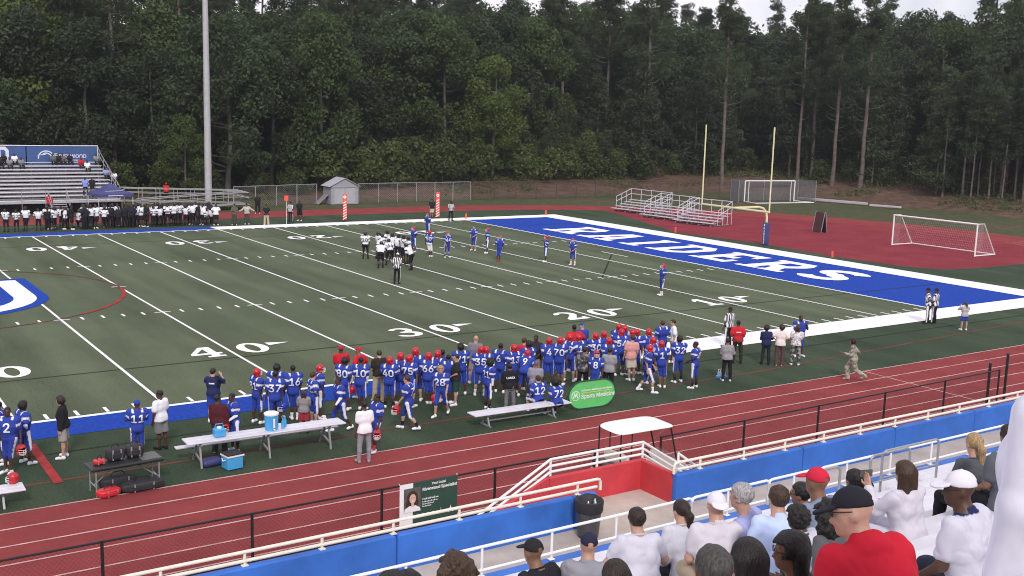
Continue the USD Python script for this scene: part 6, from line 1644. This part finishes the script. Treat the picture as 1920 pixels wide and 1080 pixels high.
# right of the crowd
sideline(1370, 576, 100, 'stand', REF, 'referee in stripes on the sideline behind the red shirt', 1.83)
sideline(1385, 600, A, 'behind', casual('polo', dict(c=RED, c2=WHITE, pat='logo'), 'pants', (.035, .024, .022), 'crop', 'black', 'd', BLACK), 'person in red shirt and dark trousers on the sideline turf', 1.86)
sideline(1365, 634, A, 'clasp', casual('long', (.27, .26, .27), 'pants', BLACK, 'bun', 'black', 'm'), 'person in grey long-sleeved top and black leggings beside drink bottles', 1.72)
sideline(1438, 609, A, 'cross', casual('long', NAVY, 'pants', (.020, .022, .030), 'curly', 'black', 'd', BLACK), 'person all in navy standing with folded arms', 1.7)
sideline(1467, 608, A, 'hips', casual('tee', (.72, .62, .60), 'loose', (.10, .055, .055), 'curly', 'dkbrown', 'm'), 'person in pale top and brown trousers with hands on hips', 1.74)
sideline(1497, 609, A, 'stand', casual('tee', dict(c=WHITE, c2=(.35, .30, .28), pat='floral'), 'pants', dict(c=(.03, .03, .03), c2=(.3, .3, .3), c3=(.08, .08, .08), pat='camo'), 'long', 'brown', 'm'), 'long-haired person in white top and patterned trousers', 1.74)
sideline(1502, 591, 225, 'stand', jersey(None, 'B', 'd'), 'blue player facing the long-haired person', 1.84, pl)
sideline(1599, 634, 120, 'jog', casual('long', dict(c=(.24, .23, .18), c2=(.34, .32, .27), c3=(.12, .12, .09), pat='camo'), 'loose', dict(c=(.30, .28, .22), c2=(.40, .36, .31), c3=(.17, .16, .13), pat='camo'), 'curly', 'black', 'm', (.32, .28, .22)), 'person in camouflage uniform jogging onto the track', 1.78)
sideline(1741, 540, 110, 'hips', REF, 'left one of two referees at the end zone corner', 1.84)
sideline(1757, 541, 100, 'stand2', REF, 'right one of two referees at the end zone corner', 1.84)
sideline(1811, 566, A, 'photo', casual('tee', (.42, .38, .40), 'skirt', BLUE, 'pony', 'brown', 'l', skirt=1), 'child in blue skirt taking a picture beyond the two referees', 1.45)
t = thing('bottle_carrier', 'blue bottle carrier on the turf beside the black leggings', 'bottle carrier', (*ground(1352, 709)[:2], 0)); P = t.GetPath()
MB().box((0, 0, .06), (.36, .24, .12), bev=.02).build('crate', 'cooler_blue', P); MB().tube([[-.17, 0, .1], [-.17, 0, .36], [.17, 0, .36], [.17, 0, .1]], .012, 6).build('handle', 'white_plastic', P)
for i in range(6): MB().lathe([(0, 0), (.036, 0), (.038, .17), (.018, .21), (.016, .25), (0, .25)], c=(-.11 + .11 * (i % 3), -.06 + .12 * (i // 3), .05), n=10).build('bottle', 'cooler_blue' if i % 2 else 'white_plastic', P, smooth=40)
b_ = ground(24, 905, .46); loose_helmet('red helmet lying on the bench end at the left edge', (b_[0], b_[1], .575), 60)
cm = ground(405, 702, 1.72); t = thing('video_camera', 'black video camera held up by the photographer', 'camera', (cm[0] + .05, cm[1] + .05, 1.62), 62 - 90); P = t.GetPath()
MB().box((0, .05, 0), (.14, .16, .12), bev=.015).build('camera_body', 'black_plastic', P); q = MB().lathe([(0, 0), (.045, 0), (.05, .14), (0, .14)], n=12); q.xf([[1, 0, 0], [0, 0, 1], [0, 1, 0]], (0, .12, 0)); q.build('lens', 'black_plastic', P)

# ---- players and officials on the field
VIS = lambda num=None, **k: dict(dict(top=('jersey', dict(c=(.72, .72, .76), c2=BLACK, pat='jersey')), bottom=('fb', dict(c=BLACK)), head=[('helmet', 'helmet_black')], num=num, numm='number_black', skin='d', shoe=BLACK, sock=BLACK), **k)
for u, v, hd, ps, o, lab in (
        (685, 434, 60, 'stand', VIS('10'), 'white jersey player number 10 at the left of the huddle'), (709, 434, 0, 'stand2', VIS(), 'white jersey player at the back left of the huddle'), (717, 438, 40, 'ready', VIS(), 'white jersey player bending in the middle of the huddle'),
        (726, 431, 330, 'stand', VIS(), 'white jersey player at the top of the huddle'), (736, 436, 250, 'stand2', VIS('52'), 'white jersey player in the centre of the huddle'), (715, 452, 50, 'bend', VIS(), 'white jersey player stooping at the front left of the huddle'),
        (729, 447, 60, 'ready', VIS('64'), 'white jersey player stooping at the front of the huddle'), (757, 440, 190, 'stand', VIS(), 'white jersey player at the right of the huddle'), (766, 443, 160, 'stand2', VIS(), 'white jersey player at the far right of the huddle'),
        (760, 456, 120, 'bend', VIS(), 'white jersey player stooping at the front right of the huddle'), (748, 438, 220, 'stand', VIS(), 'white jersey player behind the right side of the huddle')):
    sideline(u, v, hd, ps, o, lab, 1.84, pl)
sideline(746, 474, 60, 'behind', dict(REF, head=[('cap', WHITE)]), 'referee in white cap standing in front of the huddle', 1.84)
for u, v, hd, ps, o, lab in (
        (776, 424, 200, 'hips', jersey(None, 'H', front=True), 'blue defender with hands on hips just right of the huddle'), (802, 399, 200, 'stand', jersey(None, 'H'), 'blue defender farthest away near the sideline marker'),
        (806, 432, 60, 'stand2', dict(jersey('50', 'H'), bottom=('fb', dict(c=WHITE))), 'blue defender with white trousers right of the huddle'), (840, 434, 240, 'stand', jersey('44', 'H', 'l', front=True, sock=BLUE), 'blue defender facing the stand alone near the 10 yard numeral'),
        (889, 423, 200, 'clasp', jersey(None, 'B', 'l'), 'bare-headed blue defender, left of three before the goal line'), (915, 427, 150, 'stand', jersey(None, 'H', sleeve=WHITE), 'blue defender, middle of three before the goal line'),
        (938, 440, 230, 'stand2', jersey(None, 'H', shoe=RED), 'blue defender with red shoes, right of three before the goal line'), (1026, 441, 150, 'stand', jersey(None, 'H', sleeve=WHITE), 'blue defender left of a pair near the end zone letters'),
        (1074, 446, 210, 'clasp', jersey(None, 'H', 'l', sock=WHITE), 'blue defender right of a pair near the end zone letters'), (1244, 494, 170, 'stand2', jersey('24', 'H', 'm', sock=WHITE), 'lone blue defender standing near the 5 yard line')):
    sideline(u, v, hd, ps, o, lab, 1.84, pl)
# far side officials and staff
for u, v, hd, ps, o, lab in (
        (499, 383, 250, 'clasp', casual('tee', BLACK, 'loose', KHAKI, 'cap', BLACK), 'person in black shirt and khaki trousers at the far sideline'), (545, 378, 60, 'stand', REF, 'referee at the far sideline beside the down marker'),
        (561, 376, 240, 'stand', casual('tee', BLACK, 'shorts', BLACK, 'crop', 'black', 'd'), 'person all in black beside the far sideline referee'), (810, 373, 240, 'stand2', casual('tee', BLACK, 'shorts', KHAKI, 'cap', BLACK, 'm', BLACK), 'person in black shirt and khaki shorts beside the right yard marker'),
        (846, 377, 250, 'stand', dict(REF, bottom=('pants', dict(c=BLACK))), 'far referee near the goal line pylon'), (405, 382, 250, 'hips', casual('tee', WHITE, 'shorts', BLACK, 'crop', 'black', 'd'), 'person in white T-shirt and black shorts at the right end of the visitors'),
        (440, 382, 240, 'cross', casual('tee', (.08, .09, .06), 'loose', (.05, .05, .04), 'cap', BLACK), 'person in dark olive clothes right of the visitors'), (462, 381, 240, 'armout', casual('long', (.42, .40, .36), 'loose', (.06, .06, .04), 'cap', BLACK), 'person in pale jacket with raised arms right of the visitors'),
        (482, 364, 250, 'stand', casual('tee', BLACK, 'loose', BLACK, 'crop', 'black', 'd'), 'dark figure standing before the far fence left of the shed')):
    sideline(u, v, hd, ps, o, lab, 1.82)
d_ = ground(537, 421); t = thing('down_marker', 'orange square down marker on a pole at the far sideline', 'marker', (d_[0], d_[1], 0)); MB().tube([[0, 0, 0], [0, 0, 2.2]], .02, 7).build('pole', 'white_metal', t.GetPath()); MB().box((0, 0, 2.2), (.34, .06, .42), bev=.015).build('board', 'orange', t.GetPath())

# ---- visitors along the far sideline: a few built in full, the others copies of them
vis_src = {}
VP = random.Random(21)
VK = [('stand', VIS('7', front=True, head=[('crop', 'black')])), ('stand2', VIS()), ('hips', VIS(head=[('crop', 'black')])), ('clasp', VIS('22', front=True, head=[('curly', 'black')])), ('cross', VIS(head=[('crop', 'black')])), ('stand', VIS(head=[('curly', 'black')])),
      ('stand', casual('tee', BLACK, 'pants', BLACK, 'cap', BLACK, 'd', BLACK)), ('clasp', casual('polo', BLACK, 'shorts', BLACK, 'crop', 'black', 'd')), ('hips', casual('hoodie', (.02, .02, .03), 'pants', BLACK, 'crop', 'black', 'd', BLACK)), ('stand2', casual('tee', WHITE, 'shorts', BLACK, 'crop', 'black', 'd')),
      ('kneel', VIS()), ('armout', VIS())]
spots = [(12, 394, 0), (32, 393, 3), (50, 390, 1), (73, 394, 2)]
px = 86.0
while px < 394:
    for _ in range(2 if px < 150 else 3):
        spots.append((px + VP.uniform(-4, 4), VP.uniform(386, 397) - (px - 86) * .012, VP.choice((0, 1, 1, 2, 3, 3, 4, 5, 5, 6, 6, 7, 8, 9, 10, 11))))
    px += 12.2
taken = []
for u, v, k in spots:
    ps, o = VK[k]; H = VP.uniform(1.68, 1.97); p = ground(u, v, 1.86); y = min(max(p[1] + VP.uniform(-.8, 1.2), 52.3), 57.2); q = on_y(u, 436, y); x = q[0]
    for _ in range(12):
        if all((x - a) ** 2 + (y - b) ** 2 > .20 for a, b in taken): break
        x += VP.uniform(-.4, .4); y = min(max(y + VP.uniform(-.6, .6), 52.3), 56.6)
    taken.append((x, y)); hd = VP.choice((VP.uniform(215, 320), VP.uniform(0, 360)))
    w = 'white jersey and black trousers' if k in (0, 1, 2, 3, 4, 5, 10, 11) else 'white T-shirt and black shorts' if k == 9 else 'black clothes'
    nm = pl if k in (0, 1, 2, 3, 4, 5, 10, 11) else 'person'
    lab, grp = f'visiting team member in {w} in the crowd on the far sideline', f'far sideline visitors in {w}'
    if k not in vis_src: vis_src[k] = build_person(nm, lab, (x, y), hd, ps, o, H, .038, 1 + k % 4, grp)[0]
    else: dup(vis_src[k], (x, y, 0), hd - 90, H / 1.8, lab, grp)

# ---- spectators on the far bleachers
for u, v, row, c, lab in ((8, 303, 9, BLACK, 'spectator in black at the left edge of the far bleachers, top row'), (18, 303, 8, GREY, 'spectator in grey near the left edge of the far bleachers'), (28, 301, 9, WHITE, 'spectator in white in the left group of the far bleachers'), (2, 312, 8, BLACK, 'dark spectator low in the left group of the far bleachers'),
                          (100, 296, 9, (.10, .12, .10), 'spectator under the bird emblem of the blue wall, left one'), (110, 294, 9, BLACK, 'spectator under the bird emblem of the blue wall, right one'), (131, 296, 9, BLACK, 'spectator in black below the school lettering'), (152, 301, 8, RED, 'spectator in red on the far bleachers'),
                          (181, 296, 9, GREY, 'spectator in grey at the right end of the top bleacher row'), (164, 313, 7, WHITE, 'spectator in white below the red one on the far bleachers'), (199, 326, 5, (.25, .30, .55), 'spectator in pale blue at the right end of the far bleachers'), (209, 318, 6, BLACK, 'dark spectator by the right end rail of the far bleachers'), (214, 330, 4, WHITE, 'spectator in white by the right end rail of the far bleachers'), (118, 299, 9, (.12, .10, .10), 'spectator in dark brown between the emblem pair and the lettering'), (40, 306, 8, (.20, .20, .22), 'spectator in dark grey right of the white one, far bleachers'), (203, 322, 5, (.30, .28, .30), 'spectator in light grey beside the pale blue one')):
    o = casual('tee', c, 'pants', BLACK, 'crop', 'black', 'd'); y = 66.4 + .9 + row * .74; z = 1.0 + row * .285; q = on_y(u, v + 8, y)
    build_person('person', lab, (q[0], y), 270, 'sit', o, 1.75, .04, 1 + row % 4, None, z)
for u, c, lab in ((160, (.20, .26, .60), 'person in light blue shirt standing low on the far bleachers'), (173, BLACK, 'person in black shirt standing low on the far bleachers')):
    q = on_y(u, 345, 66.9); build_person('person', lab, (q[0], 66.9), 270, 'stand', casual('tee', c, 'pants', BLACK, 'crop', 'black', 'd'), 1.8, .038, 2, None, 1.28)
for u, v, lab in ((93, 372, 'person in red at the bottom of the far bleacher steps'), (312, 342, 'person in red on the access ramp')):
    q = on_y(u, v + 30, 65.2 if u < 200 else 66.3); build_person('person', lab, (q[0], 65.0 if u < 200 else 66.3), 250, 'stand', casual('tee', RED, 'pants', BLACK, 'cap', RED, 'd'), 1.78, .038, 3, None, .0 if u < 200 else .75)

# ------------------------------------------------------------------ spectators in the near stand
def spectator(u, v, dist, heading, pose, o, label, H=1.8, h=.0145, seed=0):
    """Seated in the row that lies dist metres in front of the camera, the top of the head at pixel (u, v)."""
    R = Rig(pose, seed, o.get('bulk', 1.0), o.get('turn', 0), o.get('tilt', 0)); a = math.radians(heading - 90)
    k = {'afro': .05, 'curly': .03, 'cap': .022, 'capback': .022, 'curlylong': .04, 'long': .014, 'bob': .022}.get(o['head'][0][0], .012) if o.get('head') else 0
    p = CAM + ray(u, v) * dist; r = int(np.clip(round((ROW0_Y - .06 - p[1]) / PITCH_Y), 0, 18)); ys = ROW0_Y - r * PITCH_Y - .06
    tp = R.top * (H / 1.8); pt = on_y(u, v, ys + tp[0] * math.sin(a) + tp[1] * math.cos(a)); s = (pt[2] - row_z(r)) / (R.top[2] + k)
    s = min(max(s, H / 1.8 - .12), H / 1.8 + .10); tp = R.top * s; ox = tp[0] * math.cos(a) - tp[1] * math.sin(a)
    t, R, sc = build_person('person', label, (pt[0] - ox, ys), heading, pose, o, 1.8 * s, h * min(max(dist / 8, .8), 1.3), seed, None, row_z(r))
    return t, R, sc, (pt[0] - ox, ys), row_z(r)


WHITE = (.55, .54, .62)
JN = (.05, .06, .10)
spectator(1106, 998, 10.3, 66, 'sit', casual('tee', (.26, .26, .29), 'shorts', NAVY, 'cap', (.02, .022, .05), 'l'), 'spectator in navy cap and grey shirt before the rubbish bin', 1.78, seed=2)
spectator(1000, 1009, 10.2, 100, 'sit2', casual('tee', (.016, .016, .02), 'shorts', JN, 'cap', (.018, .018, .02), 'm'), 'spectator in black cap and black shirt at the bottom of the picture', 1.82)
spectator(855, 1036, 9, 66, 'sit', casual('tee', (.06, .06, .07), 'pants', JN, 'curlylong', 'brown', 'l'), 'spectator with big curly brown hair at the bottom edge', 1.7, seed=3)
spectator(1152, 1049, 6.5, 66, 'sit', casual('tee', (.05, .05, .06), 'pants', JN, 'bob', 'dkbrown', 'm'), 'spectator with streaked dark hair below the grey shirt', 1.72, seed=1)
spectator(1196, 953, 12, 70, 'sitarm', casual('tee', WHITE, 'shorts', JN, 'short', 'dkbrown', 'l'), 'spectator in white T-shirt with short dark hair right of the rubbish bin', 1.84)
spectator(1281, 936, 12, 80, 'sit2', casual('long', (.56, .56, .62), 'pants', (.03, .03, .04), 'pony', 'dkbrown', 'l'), 'spectator in white with a long dark ponytail', 1.72, seed=1)
spectator(1345, 921, 10.6, 66, 'sit', casual('tee', (.58, .55, .60), 'shorts', KHAKI, 'capback', (.66, .64, .70), 'l', bulk=1.12), 'spectator in white mesh cap worn backwards and white shirt', 1.84)
spectator(1393, 907, 10.8, 118, 'sit', casual('polo', (.34, .36, .62), 'pants', KHAKI, 'short', 'grey', 'l', bulk=1.08), 'grey-haired spectator in lavender blue shirt', 1.82)
spectator(1462, 911, 9.9, 76, 'sit2', casual('polo', (.46, .56, .80), 'shorts', JN, 'short', 'brown', 'l', bulk=1.06), 'brown-haired spectator in light blue shirt', 1.82, seed=2)
spectator(1503, 905, 11.2, 120, 'sit', casual('tee', BLACK, 'pants', BLACK, 'short', 'black', 'm', glasses=True), 'black-haired spectator in black shirt and glasses', 1.78)
spectator(1496, 946, 8.6, 100, 'sit2', casual('tee', dict(c=WHITE, c2=(.42, .44, .55), pat='floral'), 'shorts', BLACK, 'curly', 'black', 'd'), 'curly-haired child in white patterned shirt', 1.5)
spectator(1535, 876, 10.4, 95, 'situp', casual('tee', (.20, .24, .34), 'shorts', KHAKI, 'cap', (.55, .02, .05), 'm'), 'spectator in red cap and blue-grey shirt by the railing', 1.84)
spectator(1603, 880, 12, 70, 'sit', casual('tee', WHITE, 'pants', JN, 'short', 'black', 'm'), 'dark-haired spectator behind the white-trimmed cap', 1.76, seed=1)
spectator(1622, 897, 11.3, 64, 'sit', casual('tee', WHITE, 'pants', JN, 'cap', (.02, .022, .03), 'd'), 'spectator in dark cap and white shirt right of the black cap', 1.78, seed=3)
spectator(1549, 942, 8.0, 90, 'sit2', casual('long', (.10, .10, .11), 'pants', BLACK, 'curlylong', 'black', 'd'), 'spectator with long black hair left of the red shirt', 1.72)
spectator(1585, 907, 5.3, 84, 'sit2', casual('hoodie', (.48, .012, .03), 'shorts', BLACK, 'cap', (.016, .016, .022), 'l', bulk=1.42, wr=.010, turn=52, tilt=-14, glasses=True, eyes=True), 'broad spectator in red shirt, black cap and glasses', 1.9)
t, R, sc, bs, zz = spectator(1698, 864, 11, 88, 'sitphone', casual('long', (.57, .54, .61), 'pants', WHITE, 'long', 'brown', 'l'), 'spectator with long brown hair and white jacket holding up a phone', 1.76)
p = R.hd[-1] * sc; a = math.radians(88 - 90); p = np.array([bs[0] + p[0] * math.cos(a) - p[1] * math.sin(a), bs[1] + p[0] * math.sin(a) + p[1] * math.cos(a), zz + p[2] + .03])
ph = thing('phone', 'dark phone in the raised hand of the long-haired spectator', 'phone', p, -20); MB().box((0, .03, .02), (.15, .009, .075), bev=.004).build('phone_body', 'black_plastic', ph.GetPath()); MB().box((0, .024, .02), (.135, .002, .066)).build('screen', 'photo_grey', ph.GetPath())
spectator(1796, 892, 6.2, 100, 'sit', casual('polo', dict(c=(.55, .54, .63), c2=NAVY, pat='collar'), 'pants', (.03, .035, .06), 'cap', (.66, .64, .70), 'd', bulk=1.22, turn=38, eyes=True, glasses=True), 'spectator in white cap and white polo with navy collar', 1.84)
spectator(1830, 812, 12.2, 72, 'sit', casual('long', (.085, .095, .105), 'pants', BLACK, 'pony', 'blond', 'l'), 'blonde spectator in dark grey jacket', 1.74)
spectator(1896, 796, 12, 72, 'situp', casual('tee', (.10, .11, .13), 'pants', BLACK, 'short', 'dkbrown', 'm'), 'dark-haired spectator behind the white-clad one at the right edge', 1.8)
spectator(1334, 1019, 4.5, 80, 'sit', casual('tee', (.05, .05, .06), 'pants', BLACK, 'crop', (.05, .045, .042), 'd'), 'spectator with cropped greying hair in the foreground bottom middle', 1.82)
spectator(1398, 1030, 5.4, 66, 'sit', casual('tee', (.04, .04, .04), 'pants', BLACK, 'bob', 'black', 'd'), 'spectator with dark bobbed hair right of the cropped head', 1.74, seed=1)
spectator(1478, 1016, 5.2, 150, 'sit2', casual('tee', (.03, .03, .035), 'pants', BLACK, 'bob', 'black', 'm', glasses=True, eyes=True), 'dark-haired spectator in glasses turned left at the bottom', 1.72, seed=2)
spectator(738, 1068, 6, 66, 'sit', casual('tee', BLACK, 'pants', BLACK, 'short', 'black', 'd'), 'dark head at the bottom edge, left of a pair', 1.76, seed=2)
spectator(768, 1072, 6, 66, 'sit', casual('tee', BLACK, 'pants', BLACK, 'short', 'black', 'd'), 'dark head at the bottom edge, right of a pair', 1.76, seed=1)
# the one standing at the right edge
Rs = Rig('stand', 0, 1.3); o = casual('long', (.60, .59, .68), 'pants', (.55, .55, .62), 'short', 'grey', 'l', bulk=1.1, wr=.003)
d0 = ray(2038, 522); pt = CAM + d0 * 3.4; build_person('person', 'spectator all in white standing close by at the right edge', (pt[0], pt[1]), 84, 'stand', o, 1.82, .0145, 0, None, pt[2] - 1.84)
